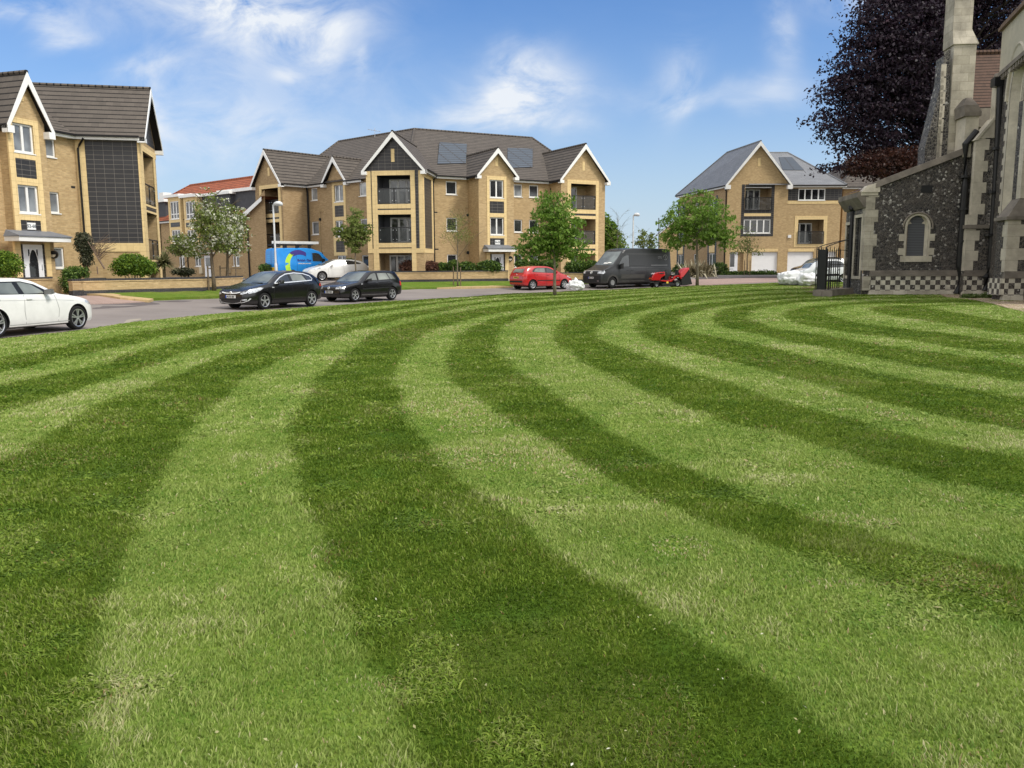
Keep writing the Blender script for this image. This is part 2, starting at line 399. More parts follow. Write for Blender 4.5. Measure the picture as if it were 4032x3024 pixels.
# ------------------------------------------------------------------ mowing stripes (traced on the ground)
def DG(x, y):                                   # photo shown 2212 wide -> ground point z=0
 z = 0.0
 for _ in range(8): p = at_z(x * 4032 / 2212, y * 4032 / 2212, z); z = .5 * z + .5 * float(rise(min(p.y, 90)))
 return (p.x, p.y)
STR = [
 [(-400, 830), (0, 775), (100, 758), (200, 737), (300, 718), (425, 698), (525, 684), (700, 662), (900, 646), (1106, 632), (1250, 628), (1400, 622), (1600, 610), (2300, 592)],
 [(-400, 870), (0, 803), (100, 783), (175, 768), (275, 748), (375, 723), (500, 703), (700, 673), (880, 655), (1106, 635.5), (1250, 630.5), (1400, 624), (1600, 611.5), (2300, 594)],
 [(-400, 930), (0, 833), (100, 813), (200, 788), (280, 766), (375, 740), (475, 718), (600, 697), (800, 669), (950, 652), (1106, 638), (1250, 633), (1400, 626), (1600, 613), (2300, 596)],
 [(-400, 990), (0, 893), (100, 868), (165, 846), (280, 808), (360, 776), (450, 751), (550, 728), (700, 698), (850, 670), (1000, 650), (1106, 642), (1250, 636), (1400, 628), (1600, 615), (2300, 598)],
 [(-400, 1200), (0, 1000), (50, 973), (165, 903), (280, 853), (375, 813), (460, 783), (545, 752), (625, 726), (750, 698), (850, 679), (1000, 657), (1106, 646), (1250, 639), (1400, 630), (1600, 616.5), (2300, 600)],
 [(150, 2300), (160, 1900), (170, 1659), (190, 1507), (195, 1407), (225, 1292), (265, 1192), (305, 1102), (350, 1022), (390, 960), (440, 900), (500, 848), (565, 800), (650, 758), (740, 723), (820, 700), (950, 674), (1050, 655), (1106, 651), (1250, 643), (1400, 632.5), (1600, 618.5), (2300, 603)],
 [(1180, 2300), (1030, 1900), (925, 1659), (875, 1592), (820, 1512), (765, 1407), (712, 1282), (665, 1157), (638, 1032), (632, 952), (642, 903), (665, 843), (710, 788), (780, 733), (850, 705), (925, 686), (1025, 668), (1106, 658), (1250, 647), (1400, 636), (1600, 621), (2300, 606)],
 [(2700, 2300), (2250, 1900), (1916, 1659), (1806, 1587), (1681, 1512), (1556, 1437), (1440, 1372), (1331, 1292), (1206, 1197), (1106, 1117), (1025, 1062), (950, 997), (895, 925), (862, 863), (850, 808), (872, 753), (925, 718), (1000, 693), (1106, 671), (1250, 655), (1400, 640), (1600, 624), (1700, 620), (2300, 609)],
 [(2600, 1440), (2212, 1350), (2031, 1310), (1856, 1250), (1731, 1210), (1606, 1162), (1500, 1120), (1406, 1080), (1320, 1035), (1231, 985), (1160, 940), (1080, 900), (1015, 860), (975, 825), (960, 785), (972, 745), (1005, 713), (1050, 693), (1106, 680), (1250, 660), (1400, 643), (1600, 627), (1700, 623.5), (2300, 612)],
 [(2600, 1310), (2212, 1233), (2106, 1208), (1956, 1173), (1806, 1135), (1656, 1083), (1581, 1048), (1481, 1010), (1391, 970), (1306, 925), (1221, 870), (1141, 818), (1095, 783), (1070, 750), (1078, 715), (1110, 690), (1180, 672), (1300, 657), (1450, 642), (1600, 631), (1700, 627), (2300, 616)],
 [(2600, 1110), (2212, 1068), (2106, 1052), (1981, 1030), (1900, 1005), (1806, 972), (1706, 945), (1606, 922), (1531, 898), (1456, 868), (1386, 838), (1296, 803), (1231, 766), (1193, 735), (1197, 705), (1240, 682), (1320, 663), (1450, 648), (1600, 637), (1700, 631), (2300, 620)],
 [(2600, 1040), (2212, 990), (2056, 966), (1906, 930), (1806, 903), (1706, 872), (1631, 847), (1556, 823), (1486, 802), (1416, 778), (1346, 756), (1298, 733), (1283, 713), (1310, 690), (1400, 668), (1500, 652), (1600, 643), (1700, 636), (2300, 624)],
 [(2600, 990), (2212, 930), (2031, 903), (1906, 873), (1806, 843), (1706, 815), (1631, 795), (1556, 778), (1486, 760), (1426, 743), (1386, 723), (1366, 702), (1378, 688), (1410, 676), (1500, 658), (1600, 648), (1700, 640), (2300, 628)],
 [(2600, 910), (2212, 860), (2056, 838), (1956, 820), (1856, 800), (1756, 776), (1681, 756), (1626, 743), (1556, 731), (1486, 716), (1461, 698), (1475, 682), (1540, 665), (1640, 652), (1750, 642), (2300, 632)],
 [(2600, 880), (2212, 828), (2031, 800), (1931, 783), (1856, 766), (1731, 743), (1656, 728), (1556, 706), (1534, 686), (1560, 668), (1640, 655), (1750, 645), (2300, 636)],
 [(2600, 830), (2212, 788), (2106, 775), (2006, 760), (1881, 740), (1781, 725), (1681, 711), (1640, 700), (1613, 683), (1635, 668), (1700, 657), (1800, 647), (2300, 640)],
 [(2600, 810), (2212, 773), (2106, 757), (2006, 740), (1931, 730), (1831, 717), (1756, 706), (1706, 695), (1688, 680), (1712, 668), (1760, 660), (1900, 650), (2300, 645)],
 [(2600, 775), (2212, 743), (2056, 721), (1956, 710), (1886, 701), (1816, 689), (1776, 673), (1795, 664), (1840, 658), (2300, 650)],
 [(2600, 755), (2212, 725), (2081, 705), (2006, 695), (1931, 684), (1871, 670), (1880, 664), (1930, 660), (2300, 654)],
 [(2600, 725), (2212, 698), (2106, 683), (2031, 670), (1986, 660), (2300, 657)],
]
def chaikin(P, n=2):
 P = np.array(P, float)
 for _ in range(n):
  Q = np.empty((2 * (len(P) - 1), 2)); Q[0::2] = 0.75 * P[:-1] + 0.25 * P[1:]; Q[1::2] = 0.25 * P[:-1] + 0.75 * P[1:]
  P = np.vstack([P[:1], Q, P[-1:]])
 return P
STRG = []
for c_ in STR:
 P = [DG(x, y) for x, y in c_]
 P = chaikin(P)
 if c_[0][0] < -100: tail = [(150, P[-1][1]), (150, -20), (-120, -20), (-120, P[0][1])]
 elif c_[0][1] == 2300 and c_[0][0] < 3000: tail = [(150, P[-1][1]), (150, -20), (P[0][0], -20)]
 else: tail = [(150, P[-1][1]), (150, P[0][1])]
 STRG.append(np.vstack([P, tail]))
RX0, RX1, RY0, RY1, RS = -40.0, 66.0, -9.0, 70.0, 0.04
def raster():
 nx, ny = int((RX1 - RX0) / RS), int((RY1 - RY0) / RS); D = np.zeros((ny, nx + 1), np.int32)
 for P in STRG:
  Q = np.roll(P, -1, axis=0)
  for (xa, ya), (xb, yb) in zip(P, Q):
   if ya == yb: continue
   lo, hi = (ya, yb) if ya < yb else (yb, ya)
   r0, r1 = max(0, int(math.ceil((lo - RY0) / RS - .5))), min(ny, int(math.ceil((hi - RY0) / RS - .5)))
   if r1 <= r0: continue
   r = np.arange(r0, r1); yy = RY0 + (r + .5) * RS; xx = xa + (yy - ya) * (xb - xa) / (yb - ya)
   np.add.at(D, (r, np.clip(np.ceil((xx - RX0) / RS - .5).astype(int), 0, nx)), 1)
 return (np.cumsum(D, axis=1) % 2)[:, :nx].astype(np.int8)
RAST = raster()
def vnoise(x, y, s, seed=0):                    # smooth value noise, numpy
 rng = np.random.RandomState(seed); G = rng.rand(256, 256)
 fx, fy = x / s, y / s
 ix, iy = np.floor(fx).astype(int), np.floor(fy).astype(int)
 tx, ty = fx - ix, fy - iy; tx = tx * tx * (3 - 2 * tx); ty = ty * ty * (3 - 2 * ty)
 g = lambda a, b: G[a % 256, b % 256]
 return (g(ix, iy) * (1 - tx) + g(ix + 1, iy) * tx) * (1 - ty) + (g(ix, iy + 1) * (1 - tx) + g(ix + 1, iy + 1) * tx) * ty
def stripe(x, y):
 """1 = grass lying towards us (painted dark), 0 = lying away (painted light)"""
 r = np.hypot(x, y)
 rng = np.random.RandomState(3); out = np.zeros(x.shape)
 for k in range(7):
  j = 0.025 + 0.004 * r
  wx = x + (vnoise(x, y, 1.7, 1) - .5) * 0.14 + (vnoise(x, y, 0.21, 2) - .5) * 0.10 + rng.randn(*x.shape) * j
  wy = y + (vnoise(x, y, 1.7, 3) - .5) * 0.14 + (vnoise(x, y, 0.21, 4) - .5) * 0.10 + rng.randn(*x.shape) * j
  out += RAST[np.clip(((wy - RY0) / RS).astype(int), 0, RAST.shape[0] - 1), np.clip(((wx - RX0) / RS).astype(int), 0, RAST.shape[1] - 1)]
 return out / 7.0
# ------------------------------------------------------------------ lawn
def grid_mesh(xs, ys, zoff=0.0, zf=terr):
 X, Y = np.meshgrid(xs, ys); Z = zf(X.ravel(), Y.ravel()) + zoff
 V = np.stack([X.ravel(), Y.ravel(), Z], 1)
 nx, ny = len(xs), len(ys); i = np.arange(nx * ny).reshape(ny, nx)
 F = np.stack([i[:-1, :-1].ravel(), i[:-1, 1:].ravel(), i[1:, 1:].ravel(), i[1:, :-1].ravel()], 1)
 return V, F
def lawn_material(name, stripes=True):
 t = NT(name); p = t.obj()
 big = t.noise(p, 0.55, 6, 0.62); mid = t.noise(p, 3.0, 6, 0.7); fine = t.noise(p, 30.0, 6, 0.8); hue = t.noise(p, 1.3, 4)
 at = t.n('ShaderNodeAttribute'); at.attribute_name = 'stripe'
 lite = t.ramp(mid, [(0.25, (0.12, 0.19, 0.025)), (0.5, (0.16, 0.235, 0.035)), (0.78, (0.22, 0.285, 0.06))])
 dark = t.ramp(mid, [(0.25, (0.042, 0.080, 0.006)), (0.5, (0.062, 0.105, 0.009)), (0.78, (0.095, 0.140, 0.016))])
 if stripes: c = t.mix(at.outputs['Fac'], lite, dark)  # light and shade of the leaning blades painted as stripe colours
 else: c = t.mix(0.5, lite, dark)
 c = t.mix(t.ramp(big, [(0.50, 0.0), (0.72, 0.38)]), c, (0.24, 0.205, 0.085))
 c = t.mix(t.ramp(hue, [(0.50, 0.0), (0.68, 0.35)]), c, (0.055, 0.155, 0.02))
 m2 = t.mix(1.0, c, t.ramp(fine, [(0.28, 0.50), (0.5, 0.95), (0.74, 1.5)]), 'MULTIPLY')
 t.col(m2); t.bump(fine, 0.03, 0.6)
 return t.set(0.95, 0.08)
M['lawn'] = lawn_material('mown_lawn')
M['verge'] = lawn_material('verge_grass', False)
def half_plane_keep(V, F, keep):
 kf = keep[F].all(axis=1); F = F[kf]
 used = np.unique(F); mp = -np.ones(len(V), int); mp[used] = np.arange(len(used))
 return V[used], mp[F], used
def y_edges(a, b, s0, g):
 out = [a]; s = s0
 while out[-1] < b: out.append(out[-1] + s); s *= g
 return np.array(out)
ys = y_edges(-6, 66, 0.055, 1.0);
ys = np.concatenate([np.arange(-8, 1.5, 0.5), np.arange(1.5, 14, 0.06), y_edges(14, 66, 0.07, 1.006)])
xs = np.concatenate([np.arange(-34, -14, 0.4), np.arange(-14, -7, 0.14), np.arange(-7, 7, 0.07), np.arange(7, 24, 0.12), np.arange(24, 62, 0.5)])
V, F = grid_mesh(xs, ys, 0.0, lambda x, y: np.zeros(x.shape))
kd = kerb_dist(V[:, 0], V[:, 1])
# clamp grid points just beyond the kerb on to its edge so that the lawn ends cleanly
eps = 0.55
def project_to_kerb(V, m):
 for i in np.nonzero(m)[0]:
  x, y = V[i, 0], V[i, 1]; best = None
  for k in range(len(KA) - 1):
   ax, ay = KA[k]; dx, dy = KA[k + 1] - KA[k]
   tt = min(1, max(0, ((x - ax) * dx + (y - ay) * dy) / (dx * dx + dy * dy)))
   q = (ax + tt * dx, ay + tt * dy); dd = (q[0] - x) ** 2 + (q[1] - y) ** 2
   if best is None or dd < best[0]: best = (dd, q)
  V[i, 0], V[i, 1] = best[1]
keep = kd < eps
Vn, Fn, used = half_plane_keep(V, F, keep)
kd2 = kerb_dist(Vn[:, 0], Vn[:, 1]); project_to_kerb(Vn, kd2 > 0.0)
Vn[:, 2] = (vnoise(Vn[:, 0], Vn[:, 1], 1.6, 9) - .5) * 0.03 + rise(Vn[:, 1])
sx, sy = Vn[:, 0].copy(), Vn[:, 1].copy()
st = stripe(sx, sy)
me = np_mesh('lawn', Vn, Fn, {'stripe': st})
o = link('lawn', me, M['lawn'], smooth=True); tag(o, 'striped mown lawn sweeping in curves to the kerb and the church', kind='structure')
# kerb stones along the lawn edge (a sunk concrete edging)
M['kerb'] = plain('concrete_kerb', (0.30, 0.27, 0.22), 0.9, 0.2, var=0.25, vs=4)
mb = MB()
KP = chaikin(KA[1:-1], 2)
def offset_poly(P, d):
 P = np.array(P); T = np.gradient(P, axis=0); T /= np.linalg.norm(T, axis=1)[:, None] + 1e-9
 return P + np.stack([-T[:, 1], T[:, 0]], 1) * d
KO = offset_poly(KP, 0.14); KI = offset_poly(KP, -0.03)
for i in range(len(KP) - 1):
 a, b, c, d = KI[i], KI[i + 1], KO[i + 1], KO[i]
 mb.poly([(*d, -0.008 + float(rise(d[1]))), (*a, 0.006 + float(rise(a[1]))), (*b, 0.006 + float(rise(b[1]))), (*c, -0.008 + float(rise(c[1])))][::-1])
 rd, rc = float(rise(d[1])), float(rise(c[1])); mb.poly([(*d, -0.008 + rd), (*c, -0.008 + rc), (*c, -0.16 + rc), (*d, -0.16 + rd)][::-1])
o = mb.build('kerb', M['kerb']); tag(o, 'pale concrete kerb edging between lawn and road', kind='structure')
# a flush concrete service slab at the kerb
def gpoly(mb, pts, off, sub=1):
 P = [Vector((p[0], p[1], zt(p[0], p[1]) + off)) for p in pts]
 mb.poly(P, [(p[0], p[1]) for p in pts])
# ------------------------------------------------------------------ road and everything far
ROADZ = -0.10
def m_road():
 t = NT('asphalt'); p = t.obj()
 n1 = t.noise(p, 0.35, 5, 0.6); n2 = t.noise(p, 60, 3, 0.7); n3 = t.noise(t.scale(p, (0.5, 2.0, 1)), 1.5, 4)
 c = t.ramp(n1, [(0.3, (0.20, 0.175, 0.165)), (0.7, (0.27, 0.24, 0.225))])
 c = t.mix(t.ramp(n2, [(0.3, 0.0), (0.75, 0.35)]), c, (0.12, 0.105, 0.10))
 c = t.mix(t.ramp(n3, [(0.55, 0.0), (0.75, 0.3)]), c, (0.14, 0.125, 0.12))
 t.col(c); t.bump(n2, 0.01, 0.4); return t.set(0.85, 0.25)
M['road'] = m_road()
xs = np.concatenate([np.linspace(-1500, -70, 20), np.arange(-66, 70, 1.3), np.linspace(75, 1500, 20)])
ys = np.concatenate([np.linspace(-300, -12, 8), np.arange(-8, 110, 1.3), np.linspace(115, 2200, 24)])
V, F = grid_mesh(xs, ys, 0.0)
far = np.clip((V[:, 1] - 100) / 60, 0, 1)
kd = kerb_dist(V[:, 0], V[:, 1])
V[:, 2] += np.where(kd < -1.3, -0.30, ROADZ)
me = np_mesh('road', V, F); o = link('road', me, M['road'], smooth=True); tag(o, 'worn mauve grey asphalt road', kind='structure')
# outer ground beyond the estate is the same sheet; a green far field lies over it past the houses
V, F = grid_mesh(np.linspace(-1400, 1400, 30), np.linspace(128, 2100, 26), 0.0, lambda x, y: 0.66 + 0 * x)
o = link('field', np_mesh('field', V, F), M['verge']); tag(o, 'far flat grass field', kind='structure')
def sheet(name, mat, pix, off, label, step=1.0, pts=None, kind='structure', edge=None):
 """ground sheet over a pixel-given outline, cut fine enough to follow the ground"""
 P = pts if pts else [ground(u, v) for u, v in pix]
 bm = bmesh.new(); vs = [bm.verts.new((p[0], p[1], 0)) for p in P]; bm.faces.new(vs)
 mnx = min(p[0] for p in P); mxx = max(p[0] for p in P); mny = min(p[1] for p in P); mxy = max(p[1] for p in P)
 x = mnx + step
 while x < mxx:
  bmesh.ops.bisect_plane(bm, geom=bm.verts[:] + bm.edges[:] + bm.faces[:], plane_co=(x, 0, 0), plane_no=(1, 0, 0)); x += step
 y = mny + step
 while y < mxy:
  bmesh.ops.bisect_plane(bm, geom=bm.verts[:] + bm.edges[:] + bm.faces[:], plane_co=(0, y, 0), plane_no=(0, 1, 0)); y += step
 co = np.array([v.co[:] for v in bm.verts]); zz = terr(co[:, 0], co[:, 1])
 for v, z in zip(bm.verts, zz): v.co.z = z + off
 bmesh.ops.recalc_face_normals(bm, faces=bm.faces[:])
 if bm.faces[:] and bm.faces[:][0].normal.z < 0: bmesh.ops.reverse_faces(bm, faces=bm.faces[:])
 bnd = [e for e in bm.edges if e.is_boundary]
 r = bmesh.ops.extrude_edge_only(bm, edges=bnd)
 for g in r['geom']:
  if isinstance(g, bmesh.types.BMVert): g.co.z -= 0.16
 uvl = bm.loops.layers.uv.new('UVMap')
 for f in bm.faces:
  for l in f.loops: l[uvl].uv = (l.vert.co.x, l.vert.co.y)
 me = bpy.data.meshes.new(name); bm.to_mesh(me); bm.free()
 o = link(name, me, mat); tag(o, label, kind=kind); return o
M['pink_block'] = m_brick('pink_block_paving', (0.40, 0.29, 0.25), (0.33, 0.235, 0.205), (0.24, 0.18, 0.16), 0.2, 0.1, 0.006, 0.002, 0.3)
M['yellow_block'] = m_brick('yellow_kerb_block', (0.52, 0.38, 0.2), (0.45, 0.33, 0.17), (0.3, 0.23, 0.13), 0.2, 0.1, 0.006, 0.002, 0.2)
M['dark_asphalt'] = plain('dark_asphalt', (0.115, 0.10, 0.10), 0.9, 0.2, var=0.2, vs=2)
M['gravel'] = None
# left verge: grass in front of the low wall
sheet('verge', M['verge'], [(345, 1152), (470, 1164), (596, 1176), (720, 1171), (860, 1167), (900, 1155), (870, 1138), (800, 1126), (560, 1132), (300, 1145)], 0.012, 'grass verge below the low brick wall on the left')
sheet('driveway', M['pink_block'], [(212, 1140), (330, 1150), (470, 1167), (585, 1181), (470, 1186), (330, 1190), (170, 1195), (-300, 1215), (-300, 1150), (-60, 1143)], -0.07, 'pink block paved driveway edge beside the left verge')
sheet('driveway_edging', M['yellow_block'], [(230, 1138), (300, 1144), (400, 1155), (500, 1166), (604, 1177), (588, 1183), (470, 1172), (330, 1157), (212, 1147)], 0.006, 'yellow block edging along the driveway')
sheet('road_patch', M['dark_asphalt'], [(330, 1191), (470, 1187), (600, 1179), (700, 1174), (760, 1176), (620, 1190), (500, 1200), (330, 1209), (100, 1222), (100, 1205)], -0.094, 'darker asphalt channel along the far side of the road')
# centre verge before the main low wall
sheet('verge', M['verge'], [(1560, 1136), (1650, 1133), (1800, 1130), (1995, 1124), (2180, 1121), (2330, 1112), (2360, 1100), (2100, 1106), (1900, 1108), (1650, 1111), (1545, 1113)], 0.012, 'grass verge below the low wall of the middle flats')
sheet('pavement', M['yellow_block'], [(1720, 1133), (1900, 1130), (2020, 1127), (1920, 1124), (1800, 1127)], 0.006, 'pale yellow paved crossing in the middle verge')
# raised pink table at the right and forecourts
sheet('driveway', M['pink_block'], [(2560, 1120), (2700, 1121), (3064, 1105), (3120, 1098), (3120, 1090), (2950, 1091), (2700, 1097), (2560, 1104)], -0.072, 'pink block paved ramp between lawn and houses')
sheet('pavement', M['dark_asphalt'], [(2740, 1096), (2950, 1090), (3120, 1089), (3120, 1082), (2950, 1084), (2740, 1088)], -0.03, 'dark asphalt footway in front of the right house')
sheet('planting_bed', plain('bare_soil', (0.11, 0.075, 0.045), 0.95, 0.1, var=0.3, vs=6), None, 0.004, 'bare trampled soil beside the church gate', pts=[Vector(p) for p in [(17.5, 42.5, 0), (16.6, 46.5, 0), (17.5, 52, 0), (20.5, 56.5, 0), (24.5, 55, 0), (24, 46, 0), (18.8, 44, 0)]])
# gravel bed along the church foot
def m_gravel():
 t = NT('wood_chip_gravel'); p = t.obj()
 v = t.n('ShaderNodeTexVoronoi'); v.inputs['Scale'].default_value = 22; t.l(p, v.inputs['Vector'])
 s = t.n('ShaderNodeSeparateColor'); t.l(v.outputs['Color'], s.inputs[0])
 t.col(t.ramp(s.outputs[0], [(0.0, (0.10, 0.065, 0.04)), (0.4, (0.30, 0.21, 0.13)), (0.8, (0.45, 0.36, 0.25)), (1, (0.6, 0.54, 0.45))])); t.bump(v.outputs['Distance'], 0.03)
 return t.set(0.9, 0.2)
M['gravel'] = m_gravel()
# ------------------------------------------------------------------ grass blades (uncountable: one object)
def grass_material():
 t = NT('grass_blades')
 a = t.n('ShaderNodeAttribute'); a.attribute_name = 'stripe'
 h = t.n('ShaderNodeAttribute'); h.attribute_name = 'tint'
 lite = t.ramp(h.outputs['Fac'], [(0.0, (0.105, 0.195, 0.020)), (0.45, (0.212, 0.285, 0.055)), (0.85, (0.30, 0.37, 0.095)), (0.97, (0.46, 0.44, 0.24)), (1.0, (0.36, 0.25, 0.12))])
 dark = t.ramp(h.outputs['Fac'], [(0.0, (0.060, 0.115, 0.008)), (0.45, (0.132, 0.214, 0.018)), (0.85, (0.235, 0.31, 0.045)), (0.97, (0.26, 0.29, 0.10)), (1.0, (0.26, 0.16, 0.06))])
 c = t.mix(a.outputs['Fac'], lite, dark)  # stripe tone from the blades' lean is painted into their colour
 t.col(c); t.set(0.62, 0.25)
 tr = t.n('ShaderNodeBsdfTranslucent'); t.l(c, tr.inputs['Color'])
 mx = t.n('ShaderNodeMixShader'); mx.inputs[0].default_value = 0.3
 t.l(t.b.outputs[0], mx.inputs[1]); t.l(tr.outputs[0], mx.inputs[2]); t.l(mx.outputs[0], t.N['Material Output'].inputs['Surface'])
 return t.m
def make_grass():
 rng = np.random.RandomState(5)
 parts = []
 for (y0, y1, dens, hgt, wid) in [(1.7, 3.4, 19000, 0.031, 0.0024), (3.4, 5.2, 11500, 0.031, 0.0034), (5.2, 8, 5600, 0.032, 0.0052), (8, 13, 2300, 0.033, 0.0085), (13, 22, 760, 0.034, 0.0150), (22, 36, 300, 0.034, 0.026), (36, 64, 110, 0.036, 0.045)]:
  A = 0.5 * (0.68 * y0 + 0.68 * y1 + 1.2) * 2 * (y1 - y0)
  n = int(A * dens)
  y = rng.uniform(y0, y1, n * 1); x = rng.uniform(-1, 1, n) * (0.68 * y + 0.6)
  parts.append((x, y, np.full(n, hgt), np.full(n, wid)))
 x = np.concatenate([p[0] for p in parts]); y = np.concatenate([p[1] for p in parts])
 h = np.concatenate([p[2] for p in parts]); wd = np.concatenate([p[3] for p in parts])
 k = kerb_dist(x, y) < -0.02; x, y, h, wd = x[k], y[k], h[k], wd[k]
 n = len(x)
 s = stripe(x, y)
 clump = vnoise(x, y, 0.13, 11); patch = vnoise(x, y, 0.9, 12); patch2 = vnoise(x, y, 0.38, 13)
 h = .85 * h * (0.45 + 0.65 * rng.rand(n) + 0.55 * (clump - .5)) * (0.75 + 0.5 * patch)
 tall = rng.rand(n) < 0.02; h[tall] *= 1.8
 h = np.clip(h, 0.007, 0.065)
 wd = wd * (0.7 + 0.6 * rng.rand(n))
 wd[rng.rand(n) < 0.05] *= 1.9                       # clover-like broad leaves
 clov = vnoise(x, y, .33, 41) > .74; clov &= rng.rand(n) < .6; wd[clov] *= 2.0; h[clov] *= .75
 # lie: mowing direction away from us in light stripes, towards us in dark ones
 ang = rng.uniform(0, 2 * math.pi, n)
 lean = 0.35 + 0.75 * rng.rand(n); lean[clov] += 1.3
 lx = np.cos(ang) * lean * 0.8; ly = np.sin(ang) * lean * 0.8 + np.where(s > .5, -0.35, 0.45)
 yaw = rng.uniform(0, math.pi, n); wxv = np.cos(yaw) * wd; wyv = np.sin(yaw) * wd
 z0 = (vnoise(x, y, 1.6, 9) - .5) * 0.03 - 0.003 + rise(y)
 V = np.zeros((n, 5, 3))
 V[:, 0] = np.stack([x - wxv, y - wyv, z0], 1); V[:, 1] = np.stack([x + wxv, y + wyv, z0], 1)
 mx, my, mz = x + lx * h * 0.35, y + ly * h * 0.35, z0 + h * 0.62
 V[:, 2] = np.stack([mx + wxv * .75, my + wyv * .75, mz], 1); V[:, 3] = np.stack([mx - wxv * .75, my - wyv * .75, mz], 1)
 tl = 1.0 / np.sqrt(1 + 0.4 * (lx ** 2 + ly ** 2))
 V[:, 4] = np.stack([x + lx * h, y + ly * h, z0 + h * tl], 1)
 i = np.arange(n) * 5
 tri = np.concatenate([np.stack([i, i + 1, i + 2], 1), np.stack([i, i + 2, i + 3], 1), np.stack([i + 3, i + 2, i + 4], 1)])
 tint = np.clip(0.46 + 0.75 * (rng.rand(n) - .5) + 0.48 * (patch2 - .5) + 0.42 * (patch - .5) + .4 * (clump - .5), 0, 0.93)
 dry = (vnoise(x, y, 0.5, 21) > 0.80) | (vnoise(x, y, 2.3, 22) > 0.80)
 tint = np.where(rng.rand(n) < np.where(dry, 0.22, 0.015), 0.95 + 0.05 * rng.rand(n), tint)
 at = {'stripe': np.repeat(s, 5), 'tint': np.repeat(tint, 5)}
 me = np_mesh('grass', V.reshape(-1, 3), tri, at)
 o = link('grass', me, grass_material())
 tag(o, 'short mown grass blades of the near lawn', 'grass', kind='stuff')
 print('grass blades', n)
make_grass()
# ------------------------------------------------------------------ wall frames
class Fr:
 """a wall plane: origin o (x,y), unit direction d along the wall to the right as seen from outside, b = into the building"""
 def __init__(s, o, ang=None, to=None):
  s.o = Vector(o[:2])
  s.d = Vector((math.cos(R(ang)), math.sin(R(ang)))) if ang is not None else (Vector(to[:2]) - s.o).normalized()
  s.b = Vector((-s.d.y, s.d.x))
 def P(s, S, T, z): q = s.o + s.d * S + s.b * T; return Vector((q.x, q.y, z))
 def hit(s, u, v, T=0.0):
  r = ray(u, v); o = s.o + s.b * T
  # t*r.xy = o + S*d
  det = r.x * (-s.d.y) - r.y * (-s.d.x)
  t = (o.x * (-s.d.y) - o.y * (-s.d.x)) / det
  S = (Vector((r.x, r.y)) * t - o).dot(s.d)
  return S, EYE + r.z * t
 def t_of(s, u, v, S):                       # depth T at which the line s=S is seen at column u
  r = ray(u, v); o = s.o + s.d * S
  det = r.x * (-s.b.y) - r.y * (-s.b.x)
  t = (o.x * (-s.b.y) - o.y * (-s.b.x)) / det
  return (Vector((r.x, r.y)) * t - o).dot(s.b)
 def rect(s, u0, v0, u1, v1, T=0.0):
  vm, um = (v0 + v1) / 2, (u0 + u1) / 2
  return s.hit(u0, vm, T)[0], s.hit(um, v1, T)[1], s.hit(u1, vm, T)[0], s.hit(um, v0, T)[1]   # s0,z0,s1,z1
 def sub(s, S, T=0.0, back=False):
  f = Fr.__new__(Fr); f.o = s.o + s.d * S + s.b * T; f.d = s.d.copy(); f.b = s.b.copy()
  if back: f.d, f.b = s.b.copy(), -s.d.copy()      # right-hand return wall running back
  return f
def fbox(mb, fr, s0, s1, t0, t1, z0, z1):
 mb.box8([fr.P(s0, t0, z0), fr.P(s1, t0, z0), fr.P(s1, t1, z0), fr.P(s0, t1, z0), fr.P(s0, t0, z1), fr.P(s1, t0, z1), fr.P(s1, t1, z1), fr.P(s0, t1, z1)])
def wall_holes(mb, fr, s0, s1, z0, z1, holes, T=0.0, depth=0.12, top=None):
 """wall face with rectangular openings + reveals; top(s)-> z for a gable outline"""
 ss = sorted(set([s0, s1] + [min(max(h[i], s0), s1) for h in holes for i in (0, 2)]))
 zz = sorted(set([z0, z1] + [min(max(h[i], z0), z1) for h in holes for i in (1, 3)]))
 for a, b in zip(ss, ss[1:]):
  for c, d in zip(zz, zz[1:]):
   m, n = (a + b) / 2, (c + d) / 2
   if any(h[0] < m < h[2] and h[1] < n < h[3] for h in holes) or b - a < 1e-5 or d - c < 1e-5: continue
   mb.poly([fr.P(a, T, c), fr.P(b, T, c), fr.P(b, T, d), fr.P(a, T, d)], [(a, c), (b, c), (b, d), (a, d)])
 if top:
  mb.poly([fr.P(s0, T, z1), fr.P(s1, T, z1), fr.P((s0 + s1) / 2, T, top)], [(s0, z1), (s1, z1), ((s0 + s1) / 2, top)])
 for (a, c, b, d) in [h[:4] for h in holes]:
  q = depth
  mb.poly([fr.P(a, T, c), fr.P(a, T, d), fr.P(a, T + q, d), fr.P(a, T + q, c)], [(0, c), (0, d), (q, d), (q, c)])
  mb.poly([fr.P(b, T, d), fr.P(b, T, c), fr.P(b, T + q, c), fr.P(b, T + q, d)], [(0, d), (0, c), (q, c), (q, d)])
  mb.poly([fr.P(a, T, d), fr.P(b, T, d), fr.P(b, T + q, d), fr.P(a, T + q, d)], [(a, 0), (b, 0), (b, q), (a, q)])
  mb.poly([fr.P(a, T, c), fr.P(a, T + q, c), fr.P(b, T + q, c), fr.P(b, T, c)], [(a, 0), (a, q), (b, q), (b, 0)])
